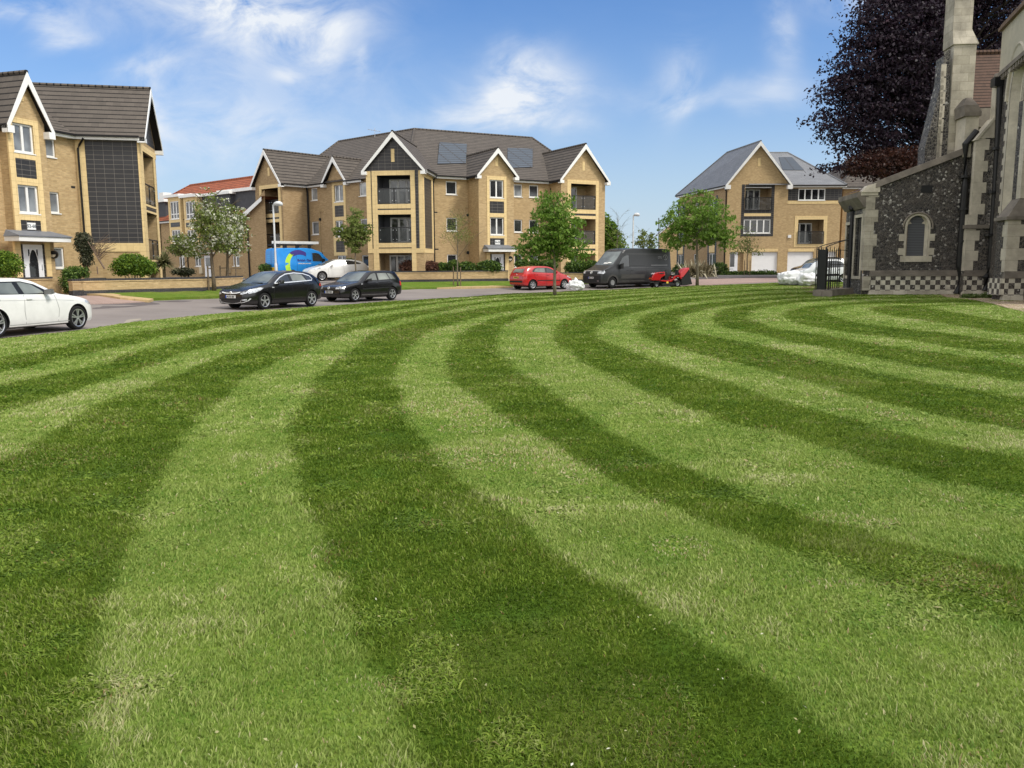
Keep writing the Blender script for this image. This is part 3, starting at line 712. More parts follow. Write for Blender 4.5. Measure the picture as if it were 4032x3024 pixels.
def window(parent, fr, r, T=0.0, lights=2, glass='glass', fw=0.06, recess=0.09, sill=True, transom=None, mat='white', name='window'):
 s0, z0, s1, z1 = r
 mb = MB(); t0, t1 = T + recess - 0.03, T + recess + 0.03
 fbox(mb, fr, s0, s1, t0, t1, z0, z0 + fw); fbox(mb, fr, s0, s1, t0, t1, z1 - fw, z1)
 n = lights; w = (s1 - s0)
 for i in range(n + 1):
  c = s0 + w * i / n
  a, b = (c, c + fw) if i == 0 else ((c - fw, c) if i == n else (c - fw * 0.7, c + fw * 0.7))
  fbox(mb, fr, a, b, t0 - 0.002, t1 + 0.002, z0 + fw, z1 - fw)
 if transom:
  zt_ = z0 + (z1 - z0) * transom
  for i in range(n):
   fbox(mb, fr, s0 + w * i / n + fw, s0 + w * (i + 1) / n - fw * 0.7, t0, t1, zt_ - fw / 2, zt_ + fw / 2)
 f = mb.build(name, M[mat], parent)
 g = MB(); g.poly([fr.P(s0 + .02, T + recess + 0.012, z0 + .02), fr.P(s1 - .02, T + recess + 0.012, z0 + .02), fr.P(s1 - .02, T + recess + 0.012, z1 - .02), fr.P(s0 + .02, T + recess + 0.012, z1 - .02)])
 g.build('pane', M[glass], f)
 if sill:
  k = MB(); fbox(k, fr, s0 - 0.04, s1 + 0.04, T - 0.05, T + recess, z0 - 0.05, z0 - 0.003); k.build('sill', M['white'], f)
 return f
def gable_roof(parent, fr, s0, s1, t0, t1, ze, za, mat, over=0.28, foh=0.3, thick=0.16, barge=0.24, fascia=True, slopes=(True, True)):
 """roof over s0..s1, running back from t0 to t1; ze = wall top, za = wall apex"""
 sm = (s0 + s1) / 2; zr = za + 0.05; zl = ze + 0.02; k = (zr - zl) / (sm - s0 + over)
 mb = MB()
 for side, on in zip((-1, 1), slopes):
  if not on: continue
  se = (s0 if side < 0 else s1) + side * over
  L = math.hypot(se - sm, zr - zl)
  a, b, c, d = fr.P(se, t0 - foh, zl), fr.P(se, t1, zl), fr.P(sm, t1, zr), fr.P(sm, t0 - foh, zr)
  dn = Vector((0, 0, -thick))
  q = [a, d, c, b] if side > 0 else [a, b, c, d]
  uvq = {0: (0, 0)}
  T0, T1 = 0, t1 - t0 + foh
  if side > 0: mb.poly([a, b, c, d], [(T0, 0), (T1, 0), (T1, L), (T0, L)])
  else: mb.poly([b, a, d, c], [(T1, 0), (T0, 0), (T0, L), (T1, L)])
  mb.poly([x + dn for x in ([a, d, c, b] if side > 0 else [b, c, d, a])])
  mb.poly([a, a + dn, b + dn, b] if side > 0 else [a, b, b + dn, a + dn])
  mb.poly([a, d, d + dn, a + dn] if side > 0 else [d, a, a + dn, d + dn])
 # ridge cap
 mb.tube([fr.P(sm, t0 - foh - 0.01, zr + 0.0), fr.P(sm, t1, zr + 0.0)], 0.09, 6)
 mb.build('roof', M[mat], parent)
 if barge:
  bb = MB()
  for side in (-1, 1):
   se = (s0 if side < 0 else s1) + side * over
   tf, tb = t0 - foh - 0.035, t0 - foh - 0.004
   h = barge * math.sqrt(1 + k * k)
   p = [(se, zl - 0.0), (sm, zr - 0.0), (sm, zr - h), (se + (-side) * 0.0, zl - h * 0.55)]
   front = [fr.P(x, tf, z) for x, z in p]; back = [fr.P(x, tb, z) for x, z in p]
   if side < 0: front = front[::-1]; back = back[::-1]
   bb.poly(front[::-1]); bb.poly(back)
   for i in range(4):
    j = (i + 1) % 4; bb.poly([front[i], front[j], back[j], back[i]])
   # box end (kneeler)
   i0, i1 = (se, se + 0.34) if side < 0 else (se - 0.34, se)
   fbox(bb, fr, i0, i1, t0 - foh - 0.04, t0 + 0.0, zl - h * 0.62, zl - 0.02)
  bb.build('bargeboard', M['white'], parent)
 return zr
def fascia(parent, fr, s0, s1, T, z, name='fascia'):
 """white fascia with black gutter; z = bottom of fascia"""
 mb = MB(); fbox(mb, fr, s0, s1, T - 0.02, T + 0.02, z, z + 0.16)
 fbox(mb, fr, s0, s1, T + 0.021, T + 0.30, z + 0.01, z + 0.03)
 f = mb.build(name, M['white'], parent)
 g = MB(); fbox(g, fr, s0, s1, T - 0.14, T - 0.021, z + 0.13, z + 0.22); g.build('gutter', M['gutter'], parent)
def slope(mb, pts, eave_i=0):
 """roof plane polygon; UV u along the first edge, v up the slope"""
 pts = [Vector(p) for p in pts]
 e = (pts[1] - pts[0]).normalized(); n = (pts[1] - pts[0]).cross(pts[2] - pts[0]).normalized(); up = n.cross(e)
 if up.z < 0: up = -up
 mb.poly(pts, [((p - pts[0]).dot(e), (p - pts[0]).dot(up)) for p in pts])
def bands(parent, fr, rects, T=0.0, proud=0.03, mat='stone_yellow', name='stone_surround', thick=0.06):
 if name in ('tile_panel', 'tile_strip') and len(rects) > 1:
  for r_ in rects: bands(parent, fr, [r_], T, proud, mat, name, thick)
  return
 mb = MB()
 for i, (s0, z0, s1, z1) in enumerate(rects):
  p = proud + 0.0021 * (i % 3)
  c = [fr.P(s0, T - p, z0), fr.P(s1, T - p, z0), fr.P(s1, T + thick, z0), fr.P(s0, T + thick, z0), fr.P(s0, T - p, z1), fr.P(s1, T - p, z1), fr.P(s1, T + thick, z1), fr.P(s0, T + thick, z1)]
  i0 = len(mb.f); mb.box8(c)
  mb.uv[i0 + 2] = [(s0, z0), (s1, z0), (s1, z1), (s0, z1)]
 return mb.build(name, M[mat], parent)
def frame_rects(s0, z0, s1, z1, w, wt=None, wb=None):
 wt = w if wt is None else wt; wb = w if wb is None else wb
 r = [(s0, z0 + wb, s0 + w, z1 - wt), (s1 - w, z0 + wb, s1, z1 - wt), (s0, z1 - wt, s1, z1)]
 if wb > 0: r.append((s0, z0, s1, z0 + wb))
 return r
def rail(parent, fr, s0, s1, T, z0, z1, mid=True):
 mb = MB(); r = 0.028
 fbox(mb, fr, s0, s1, T - r, T + r, z1 - 2 * r, z1); fbox(mb, fr, s0, s1, T - r, T + r, z0, z0 + 0.03)
 xs_ = [s0, (s0 + s1) / 2 - r, s1 - 2 * r] if mid else [s0, s1 - 2 * r]
 for x in xs_: fbox(mb, fr, x, x + 2 * r, T - r * .9, T + r * .9, z0, z1 - r)
 f = mb.build('balcony_railing', M['black'], parent)
 g = MB(); g.poly([fr.P(s0, T, z0 + .02), fr.P(s1, T, z0 + .02), fr.P(s1, T, z1 - .03), fr.P(s0, T, z1 - .03)]); g.build('pane', M['railglass'], f)
 for x in (s0 + 0.14, (s0 + s1) / 2 - 0.12, (s0 + s1) / 2 + 0.12, s1 - 0.14):
  for z in (z0 + 0.2, z1 - 0.2):
   k = MB(); k.lathe([(0, -0.03), (0.028, -0.03), (0.028, 0)], 8, 'y', fr.P(x, T - 0.012, z)); k.build('glass_clamp', M['steel'], f)
def recess(parent, fr, r, depth=1.5, mat='brick', door=(0.18, 0.95), rail_h=1.05, T=0.0, dlights=3, rl=True, dglass='glass'):
 """balcony: hole lined with walls, french doors at the back"""
 s0, z0, s1, z1 = r
 mb = MB(); D = T + depth; t0 = T + 0.122
 mb.poly([fr.P(s0, t0, z0), fr.P(s0, t0, z1), fr.P(s0, D, z1), fr.P(s0, D, z0)], [(0, z0), (0, z1), (depth, z1), (depth, z0)])
 mb.poly([fr.P(s1, t0, z1), fr.P(s1, t0, z0), fr.P(s1, D, z0), fr.P(s1, D, z1)], [(0, z1), (0, z0), (depth, z0), (depth, z1)])
 mb.poly([fr.P(s0, D, z0), fr.P(s1, D, z0), fr.P(s1, D, z1), fr.P(s0, D, z1)], [(s0, z0), (s1, z0), (s1, z1), (s0, z1)])
 mb.build('balcony_wall', M[mat], parent)
 k = MB(); k.poly([fr.P(s0, t0, z1), fr.P(s1, t0, z1), fr.P(s1, D, z1), fr.P(s0, D, z1)]); k.build('balcony_ceiling', M['recess_shade'], parent)
 k = MB(); k.poly([fr.P(s0, t0, z0), fr.P(s0, D, z0), fr.P(s1, D, z0), fr.P(s1, t0, z0)]); k.build('balcony_floor', M['recess_shade'], parent)
 if door:
  a, b = s0 + (s1 - s0) * door[0], s0 + (s1 - s0) * door[1]
  window(parent, fr, (a, z0 + 0.05, b, min(z1 - 0.12, z0 + 2.15)), D - 0.1, dlights, dglass, 0.10, 0.05, False, name='balcony_door')
 if rl: rail(parent, fr, s0 + 0.0, s1, T + 0.03, z0 + 0.03, z0 + rail_h)
def downpipe(parent, pts, r=0.045, mat='gutter', name='downpipe'):
 mb = MB(); mb.tube(pts, r, 8); mb.build(name, M[mat], parent)
def text_mesh(s, size, name, mat, parent, fr, S, T, z, bold=0.0, local=None, mtx=None, cx=True):
 cu = bpy.data.curves.new('t', 'FONT'); cu.body = s; cu.size = size; cu.extrude = 0.003; cu.offset = bold
 cu.align_x = 'CENTER' if cx else 'LEFT'; cu.align_y = 'CENTER'; cu.resolution_u = 2
 ob = bpy.data.objects.new('t', cu); COL.objects.link(ob)
 dg = bpy.context.evaluated_depsgraph_get(); me = bpy.data.meshes.new_from_object(ob.evaluated_get(dg))
 bpy.data.objects.remove(ob); bpy.data.curves.remove(cu)
 if mtx is None:
  mtx = Matrix.Translation(fr.P(S, T, z)) @ Matrix(((fr.d.x, 0, -fr.b.x, 0), (fr.d.y, 0, -fr.b.y, 0), (0, 1, 0, 0), (0, 0, 0, 1)))
 me.transform(mtx); me.name = name; me.materials.clear()
 return link(name, me, M[mat], parent, local=bool(local))
def entrance(parent, fr, T, px, number, doorpx, canpx, signpx, lamp):
 """glazed white door with pointed-arch light, canopy, number plate and bulkhead lamp"""
 s0, z0, s1, z1 = fr.rect(*doorpx, T)
 z0 = z1 - 2.1; Tw = T; T = T - 0.115
 mb = MB(); fbox(mb, fr, s0, s1, T + 0.05, T + 0.10, z0, z1); d = mb.build('door', M['door_white'], parent)
 w = s1 - s0; cx = (s0 + s1) / 2
 pts = []
 a, b, zb, zs, zt2 = cx - w * .26, cx + w * .22, z0 + .55, z0 + 1.25, z0 + 1.88
 cxx = (a + b) / 2
 arc = [(a, zb), (b, zb), (b, zs)] + [(b - (b - cxx) * (k / 6) ** 1.7, zs + (zt2 - zs) * math.sin(k / 6 * math.pi / 2)) for k in range(1, 7)] + [(a + (cxx - a) * (k / 6) ** 1.7, zs + (zt2 - zs) * math.sin(k / 6 * math.pi / 2)) for k in range(5, 0, -1)] + [(a, zs)]
 g = MB(); g.poly([fr.P(x, T + 0.044, z) for x, z in arc]); g.build('pane', M['glass'], d)
 for (e0, e1) in ((a - .01, a + .06), (b - .06, b + .01)):
  g = MB(); fbox(g, fr, e0, e1, T + 0.036, T + 0.043, zt2 - 0.30, zt2); g.build('corner_pane', M['glass'], d)
 g = MB(); g.tube([fr.P(x, T + 0.034, z) for x, z in arc[2:]], 0.016, 5); g.build('glazing_bar', M['white'], d)
 h = MB(); h.tube([fr.P(s1 - .1, T + .02, z0 + 1.0), fr.P(s1 - .1, T + .02, z0 + 1.22)], 0.014, 6); fbox(h, fr, s1 - .12, s1 - .08, T + .03, T + .052, z0 + .95, z0 + 1.2); h.build('handle', M['steel'], d)
 T = Tw
 bands(parent, fr, [(s0 - .13, z0, s0 - .003, z1 + .02), (s1 + .003, z0, s1 + .13, z1 + .02)], T, 0.05, 'tile_dark', 'tile_strip')
 bands(parent, fr, [(s0 - .42, z0, s0 - .132, z1 + .12), (s1 + .132, z0, s1 + .42, z1 + .12)], T, 0.08)
 T = Tw
 c0, cz0, c1, cz1 = fr.rect(*canpx, T - 0.5)
 mb = MB(); fbox(mb, fr, c0, c1, T - 0.85, T - 0.005, cz0, cz0 + 0.2); mb.build('canopy', M['white'], parent)
 mb = MB()
 q = [(c0 - .05, T - 0.9, cz0 + .203), (c1 + .05, T - 0.9, cz0 + .203), (c1 + .05, T - .004, cz0 + .203), (c0 - .05, T - .004, cz0 + .203), (c0 - .05, T - 0.9, cz0 + .25), (c1 + .05, T - 0.9, cz0 + .25), (c1 - .3, T - .004, cz0 + .5), (c0 + .1, T - .004, cz0 + .5)]
 mb.box8([fr.P(*x) for x in q]); mb.build('canopy_roof', M['lead'], parent)
 a0, b0, a1, b1 = fr.rect(*signpx, T)
 mb = MB(); fbox(mb, fr, a0, a1, T - 0.06, T - 0.035, b0, b1); sg = mb.build('number_plate', M['white'], parent)
 if number: text_mesh(number, (b1 - b0) * .66, 'number', 'ink', sg, fr, (a0 + a1) / 2, T - 0.064, (b0 + b1) / 2, 0.004)
 if lamp:
  ls, lz = fr.hit(lamp[0], lamp[1], T); c = fr.P(ls, T - .06, lz)
  mb = MB(); n = 14
  mb.lathe([(0, -0.07), (0.17, -0.07), (0.19, -0.03), (0.19, 0.06)], 18, 'y', c); lp = mb.build('wall_lamp', M['black'], parent)
  mb = MB(); mb.box(-.001, .001, -.001, .001, -.001, .001)
  mb = MB(); pts = [c + Vector((math.cos(k * math.pi / 10) * .13 * -1, -0.078, -abs(math.sin(k * math.pi / 10)) * .13)) for k in range(11)]
  mb.poly(pts); mb.build('diffuser', M['lamp_glass'], lp)
M['ink'] = plain('sign_ink', (0.08, 0.10, 0.12), 0.6)
M['lamp_glass'] = plain('frosted_lamp_cover', (0.62, 0.56, 0.42), 0.4)
def solar(parent, pl, name='solar_panel'):
 """pl: 4 corners on the roof (ccw, low-left first)"""
 mb = MB(); p = [Vector(x) for x in pl]; n = (p[1] - p[0]).cross(p[2] - p[0]).normalized()
 if n.z < 0: n = -n
 e = (p[1] - p[0]).normalized(); up = n.cross(e)
 uv = [((x - p[0]).dot(e), (x - p[0]).dot(up)) for x in p]
 mb.poly([x + n * .05 for x in p], uv)
 for i in range(4): j = (i + 1) % 4; mb.poly([p[i], p[j], p[j] + n * .05, p[i] + n * .05])
 mb.build(name, M['solar'], parent)
def plane_hit(p0, p1, p2, u, v):
 n = (Vector(p1) - Vector(p0)).cross(Vector(p2) - Vector(p0)); r = ray(u, v); o = Vector((0, 0, EYE))
 t = (Vector(p0) - o).dot(n) / r.dot(n); return o + r * t
# heights shared by the two blocks of flats (above eye level: measured from the photo)
ZE, ZG, ZR = EYE + 6.13, EYE + 9.02, EYE + 10.7          # eaves, gable apex, main ridge
Z6 = lambda x, y: (1650 + x / 2.476, 480 + y / 2.476)
Z5 = lambda x, y: (950 + x / 2.476, 480 + y / 2.476)
def R6(x0, y0, x1, y1): return (*Z6(x0, y0), *Z6(x1, y1))
def R5(x0, y0, x1, y1): return (*Z5(x0, y0), *Z5(x1, y1))
# ================================================================== middle block of flats
def middle_block():
 a, b = at_z(1725, 702, ZE), at_z(2163, 724, ZE)
 base = thing('apartment_building', (a.x, a.y, zt(a.x, a.y)), 'middle block of yellow brick flats with five white gables and solar panels on its roof', 'apartment building')
 B = base
 RW = Fr(a, to=b); RW.o += RW.b * 0.25
 la, lb = at_z(1200, 740, ZE), at_z(1438, 712, ZE)
 LW = Fr(la, ang=-41.4); LW.o += LW.b * 0.25
 zb = -0.2
 # --- right wing
 sE0 = RW.hit(1844, 900)[0]; tE = RW.t_of(1886, 900, sE0)
 sE1 = RW.hit(2024, 900, tE)[0]
 sG0 = RW.hit(2165, 900)[0]; tG = RW.t_of(2209, 900, sG0); sG1 = RW.hit(2381, 900, tG)[0]
 s_in = RW.hit(1700, 900)[0]
 wins_right = [R6(262, 578, 368, 708), R6(268, 934, 372, 1064), R6(276, 1292, 372, 1420), R6(925, 608, 1006, 730), R6(1074, 616, 1164, 736), R6(925, 952, 1006, 1076), R6(1074, 956, 1164, 1080), R6(930, 1292, 1006, 1416), R6(1074, 1294, 1164, 1420)]
 hs = [RW.rect(*r) for r in wins_right]
 for h in hs: pass
 W = MB(); W.cur = 0
 wall_holes(W, RW, s_in - 0.4, sG0 + 0.3, zb, ZE + 0.3, hs)
 for i, h in enumerate(hs): window(B, RW, h, 0, 1, ['glass', 'glass', 'glass', 'glass_light', 'glass', 'glass', 'glass', 'glass', 'glass'][i], 0.07)
 # --- entrance bay
 FE = RW.sub(0, tE)
 eh = [FE.rect(*R6(690, 566, 822, 740)), FE.rect(*R6(694, 930, 825, 1102))]
 wall_holes(W, FE, sE0, sE1, zb, ZE + 0.4, eh, top=EYE + 8.05)
 for e in eh: window(B, FE, e, 0, 2, 'glass', 0.075)
 for (sx, sgn) in ((sE0, 1), (sE1, -1)):
  f2 = Fr(RW.P(sx, tE, 0), to=RW.P(sx, 0.1, 0)) if sgn < 0 else Fr(RW.P(sx, 0.1, 0), to=RW.P(sx, tE, 0))
  wall_holes(W, f2, 0, abs(tE) + 0.1, zb, ZE + 0.1, [])
 # surrounds of the stair windows
 x0, _, x1, zt_ = FE.rect(*R6(662, 530, 852, 1225)); zbt = FE.hit(*Z6(757, 1225))[1]
 wdt = 0.21
 rr = [(x0, zbt, x0 + wdt, zt_), (x1 - wdt, zbt, x1, zt_), (x0 + wdt, eh[0][3], x1 - wdt, zt_)]
 z_a = FE.hit(*Z6(757, 775))[1]; z_b = FE.hit(*Z6(757, 890))[1]; z_c = FE.hit(*Z6(757, 1134))[1]
 rr += [(x0 + wdt, z_a, x1 - wdt, eh[0][1] - .055), (x0 + wdt, eh[1][3], x1 - wdt, z_b), (x0 + wdt, z_c, x1 - wdt, eh[1][1] - .055)]
 bands(B, FE, rr); bands(B, FE, [(x0 + wdt, z_b, x1 - wdt, z_a), (x0 + wdt, zbt, x1 - wdt, z_c)], 0, 0.012, 'tile_dark', 'tile_panel')
 v0 = FE.rect(*R6(744, 338, 770, 430)); bands(B, FE, [v0], 0, 0.02, name='gable_slot')
 gable_roof(B, FE, sE0, sE1, 0, 6.0, ZE + 0.15, EYE + 8.2, 'roof', over=0.26)
 entrance(B, RW, tE, None, '34-50', R6(706, 1290, 820, 1465), R6(655, 1243, 932, 1266), R6(737, 1152, 788, 1195), Z6(886, 1334))
 # --- right gable
 FG = RW.sub(0, tG)
 gx = [R6(1490, 606, 1722, 855), R6(1490, 946, 1720, 1195), R6(1490, 1285, 1720, 1470)]
 gh = [FG.rect(*r) for r in gx];
 gs0, gs1 = min(h[0] for h in gh[:1]), gh[0][2]
 gh = [(gs0 - .1, h[1], gs1, h[3]) for h in gh]; gh[2] = (gs0 - .1, 0.35, gs1, gh[2][3])
 wall_holes(W, FG, sG0, sG1, zb, ZE + 0.4, gh, top=ZG - .15)
 for i, h in enumerate(gh): recess(B, FG, h, 1.4, 'brick', (0.05, 0.62), rl=i < 2, dlights=2)
 f2 = Fr(RW.P(sG0, 0.1, 0), to=RW.P(sG0, tG, 0)); wall_holes(W, f2, 0, abs(tG) + .1, zb, ZE + .1, [])
 f2 = Fr(RW.P(sG1, tG, 0), to=RW.P(sG1, 12, 0)); wall_holes(W, f2, 0, 12 - tG, zb, ZE + .1, [])
 g0, g1 = gs0 - .1, gs1; w2 = 0.33
 rr = [(g0 - w2, zb, g0, gh[0][3]), (g1, zb, g1 + w2 * .8, gh[0][3]), (g0 - w2, gh[0][3], g1 + w2 * .8, gh[0][3] + .28)]
 for i in (0, 1):
  top, bot = gh[i][1], gh[i + 1][3]; m1, m2 = bot + .24, top - .30
  rr += [(g0, bot, g1, m1), (g0, m2, g1, top)]
  bands(B, FG, [(g0, m1, g1, m2)], 0, 0.01, 'tile_dark', 'tile_panel')
 bands(B, FG, rr); bands(B, FG, [FG.rect(*R6(1592, 388, 1614, 476))], 0, 0.02, name='gable_slot')
 gable_roof(B, FG, sG0, sG1, 0, 7.5, ZE + .15, ZG - .05, 'roof')
 # --- left wing
 lwins = [R5(680, 645, 742, 765), R5(688, 972, 756, 1098), R5(1150, 590, 1225, 722), R5(1162, 945, 1230, 1066), R5(1176, 1300, 1240, 1412)]
 lst = [R5(908, 612, 996, 778), R5(915, 962, 990, 1120), R5(940, 1302, 1022, 1450)]
 lh = [LW.rect(*r) for r in lwins]; ls = [LW.rect(*r) for r in lst]
 sL1 = LW.hit(1441, 900)[0] + 0.5
 W2 = MB()
 wall_holes(W2, LW, -0.3, sL1, zb, ZE + .3, lh + ls)
 for i, h in enumerate(lh): window(B, LW, h, 0, 1, ['glass_blind', 'glass_light', 'glass_blind', 'glass', 'glass'][i], 0.07)
 for i, h in enumerate(ls): window(B, LW, h, 0, 2, ['glass_light', 'glass_light', 'glass'][i], 0.075)
 x0, _, x1, _ = LW.rect(*R5(882, 580, 1018, 1250)); zt_ = LW.hit(*Z5(948, 585))[1]
 x0 = ls[0][0] - .27; x1 = ls[0][2] + .27; wdt = .27
 q = [LW.hit(*Z5(955, y))[1] for y in (815, 925, 1160, 1270)]
 rr = [(x0, ls[2][3] - .02, x0 + wdt, zt_), (x1 - wdt, ls[2][3] - .02, x1, zt_), (x0 + wdt, ls[0][3], x1 - wdt, zt_), (x0 + wdt, q[0], x1 - wdt, ls[0][1] - .055), (x0 + wdt, ls[1][3], x1 - wdt, q[1]), (x0 + wdt, q[2], x1 - wdt, ls[1][1] - .055), (x0 + wdt, ls[2][3], x1 - wdt, q[3])]
 bands(B, LW, rr); bands(B, LW, [(x0 + wdt, q[1], x1 - wdt, q[0]), (x0 + wdt, q[3], x1 - wdt, q[2])], 0, .012, 'tile_dark', 'tile_panel')
 # small gable on the left wing
 g0, g1 = LW.hit(*Z5(822, 620))[0] - .0, LW.hit(*Z5(1040, 585))[0]
 FS = LW.sub(0, -0.02)
 W2.poly([FS.P(g0, 0, ZE - .05), FS.P(g1, 0, ZE - .05), FS.P((g0 + g1) / 2, 0, EYE + 8.15)], [(g0, ZE), (g1, ZE), ((g0 + g1) / 2, ZE + 2)])
 gable_roof(B, FS, g0, g1, 0, 5, ZE + .1, EYE + 8.15, 'roof', over=.2)
 bands(B, FS, [FS.rect(*R5(928, 398, 948, 484))], 0, .02, name='gable_slot')
 # left gable: return wall, then the balcony face
 fR = LW.sub(0, 0.0); tGl = LW.t_of(1118, 900, 0.0)
 FL = LW.sub(0, tGl); sl0 = FL.hit(1012, 900)[0]
 f2 = Fr(LW.P(0, tGl, 0), to=LW.P(0, 0.2, 0)); wall_holes(W2, f2, 0, abs(tGl) + .2, zb, ZE + .1, [])
 gp = [R5(205, 648, 366, 895), R5(218, 980, 380, 1224), R5(230, 1310, 390, 1450)]
 gh = [FL.rect(*r) for r in gp]; e0, e1 = gh[1][0], gh[0][2]
 gh = [(e0, h[1], e1, h[3]) for h in gh]; gh[2] = (e0, .4, e1, gh[2][3])
 wall_holes(W2, FL, sl0, 0, zb, ZE + .4, gh, top=ZG - .15)
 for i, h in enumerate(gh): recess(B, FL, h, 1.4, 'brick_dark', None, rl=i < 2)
 w2 = .30; rr = [(e0 - w2, zb, e0, gh[0][3]), (e1, zb, e1 + w2, gh[0][3]), (e0 - w2, gh[0][3], e1 + w2, gh[0][3] + .28)]
 for i in (0, 1):
  top, bot = gh[i][1], gh[i + 1][3]; m1, m2 = bot + .24, top - .30
  rr += [(e0, bot, e1, m1), (e0, m2, e1, top)]
  bands(B, FL, [(e0, m1, e1, m2)], 0, .01, 'tile_dark', 'tile_panel')
 bands(B, FL, rr); bands(B, FL, [FL.rect(*R5(258, 445, 276, 526))], 0, .02, name='gable_slot')
 gable_roof(B, FL, sl0, 0, 0, 8, ZE + .15, ZG - .05, 'roof')
 f2 = Fr(LW.P(sl0, 12, 0), to=LW.P(sl0, tGl, 0)); wall_holes(W2, f2, 0, 12 - tGl, zb, ZE + .1, [])
 # --- corner bay
 ca, cb_ = at_z(1441, 700, ZE), at_z(1665, 696, ZE)
 yb = 56.6; ca = at_y(1441, 700, yb + .2); cb_ = at_y(1665, 700, yb - .2)
 CB = Fr(ca, to=cb_); wB = (cb_.xy - ca.xy).length
 bx = [R5(1325, 520, 1650, 800), R5(1336, 902, 1662, 1180), R5(1350, 1278, 1672, 1440)]
 bh = [CB.rect(*r) for r in bx]; e0, e1 = bh[0][0], bh[0][2]
 bh = [(e0, h[1], e1, h[3]) for h in bh]; bh[2] = (e0, .35, e1, bh[2][3])
 W3 = MB()
 zband = CB.hit(*Z5(1500, 1278))[1]
 wall_holes(W3, CB, 0, wB, zb, zband, [bh[2]])
 W3.build('pier_wall', M['brick'], B)
 W4 = MB(); wall_holes(W4, CB, 0, wB, zband, ZE + .4, bh[:2], top=ZG - .42)
 retn = Fr(cb_, to=Vector(cb_[:2]) + CB.b * 3); W4b = MB()
 wall_holes(W4, retn, 0.22, 2.75, zband + .30, ZE - .25, [])
 W4.build('tile_wall', M['tile_dark'], B)
 for i, h in enumerate(bh): recess(B, CB, h, 1.6, 'render_grey' if i < 2 else 'brick_dark', (0.2, 1.0) if i < 2 else (.15, .85), rl=i < 2, dlights=3, dglass='glass_light' if i == 0 else 'glass')
 ew = .44; zt2 = bh[0][3]
 rr = [(e0 - ew * .8, zb + .2, e0, zt2 + .0), (e1, zb + .2, e1 + ew * .7, zt2), (e0 - ew * .8, zt2, e1 + ew * .7, zt2 + .30),
   (0, zband, .32, ZE + .15), (wB - .30, zband, wB, ZE + .15), (0, zband, wB, zband + .30)]
 for i in (0,):
  top, bot = bh[i][1], bh[i + 1][3]; m1, m2 = bot + .3, top - .3
  rr += [(e0, bot, e1, m1), (e0, m2, e1, top)]; bands(B, CB, [(e0, m1, e1, m2)], 0, .012, 'tile_dark', 'tile_panel')
 rr += [(e0, bh[1][1] - .3, e1, bh[1][1])]
 bands(B, CB, rr); bands(B, CB, [CB.rect(*R5(1460, 262, 1493, 390))], 0, .02, name='gable_slot')
 bands(B, retn, [(0, zband + .002, 3.2, zband + .30), (0, zband + .3, .22, ZE), (2.75, zband + .3, 3.2, ZE), (.22, ZE - .25, 2.75, ZE)], 0, .031)
 wall_holes(W, retn, 0, 3.3, zb, zband, [])
 lret = Fr(CB.P(0, 4, 0), to=CB.P(0, 0, 0)); wall_holes(W2, lret, 0, 4, zb, ZE, [])
 gable_roof(B, CB, 0, wB, 0, 7, ZE + .1, ZG - .28, 'roof', over=.24, foh=.3)
 W.build('wall', M['brick'], B); W2.build('wall', M['brick_dark'], B)  # left wing's shade is painted by its darker brick
 # --- main roofs
 K = at_z(1632, 508, ZR); R1 = at_z(2094, 543, ZR); L1 = at_z(1334, 557, ZR)
 ev = ZE + .18
 det = LW.d.x * RW.d.y - LW.d.y * RW.d.x
 o1, o2 = LW.o - LW.b * .3, RW.o - RW.b * .3
 k = ((o2.x - o1.x) * RW.d.y - (o2.y - o1.y) * RW.d.x) / det
 C0 = Vector((*(o1 + LW.d * k), ev))
 eR = RW.P(sG1 + .2, -.3, ev); eRb = RW.P(sG1 + .2, 13.5, ev)
 eL = LW.P(sl0 - .2, -.3, ev); eLb = LW.P(sl0 - .2, 13.5, ev)
 kk = Vector((K.x, K.y, 0)); back = RW.b * 6.9
 C1 = Vector((K.x, K.y, ev)) + Vector((*((RW.b + LW.b).normalized() * 8.3), 0))
 mb = MB()
 slope(mb, [C0, eR, R1, K]); slope(mb, [eR, eRb, R1]); slope(mb, [eRb, C1, K, R1])
 slope(mb, [eL, C0, K, L1]); slope(mb, [eLb, eL, L1]); slope(mb, [C1, eLb, L1, K])
 for a_, b_ in ((K, R1), (K, L1), (R1, eR), (L1, eL), (K, C0), (R1, eRb), (L1, eLb)): mb.tube([a_, b_], .1, 6)
 mb.build('roof', M['roof'], B)
 for px in ([(1722, 647), (1834, 645), (1838, 568), (1730, 563)], [(1998, 664), (2096, 660), (2097, 588), (1998, 584)]):
  solar(B, [plane_hit(C0, eR, R1, *p) for p in px])
 # aerial
 ae = at_z(1476, 531, ZR); mb = MB(); mb.tube([ae + Vector((0, 0, -.6)), ae + Vector((0, 0, .55))], .02, 5); mb.tube([ae + Vector((-.6, 0, .45)), ae + Vector((.5, 0, .25))], .015, 4)
 for q in range(5): mb.tube([ae + Vector((-.5 + q * .22, -.2, .43 - q * .04)), ae + Vector((-.5 + q * .22, .2, .43 - q * .04))], .01, 4)
 mb.build('aerial', M['steel'], B)
 # fascias and gutters
 fascia(B, RW, s_in, sE0 + .1, -.27, ZE); fascia(B, RW, sE1 - .1, sG0 + .1, -.27, ZE)
 fascia(B, LW, 0.0, g0 + .1, -.27, ZE); fascia(B, LW, g1 - .1, sL1 - .6, -.27, ZE)
 f3 = Fr(LW.P(0, tGl, 0), to=LW.P(0, 0, 0)); fascia(B, f3, 0, abs(tGl), -.27, ZE)
 fascia(B, retn, 0, 3.0, -.27, ZE)
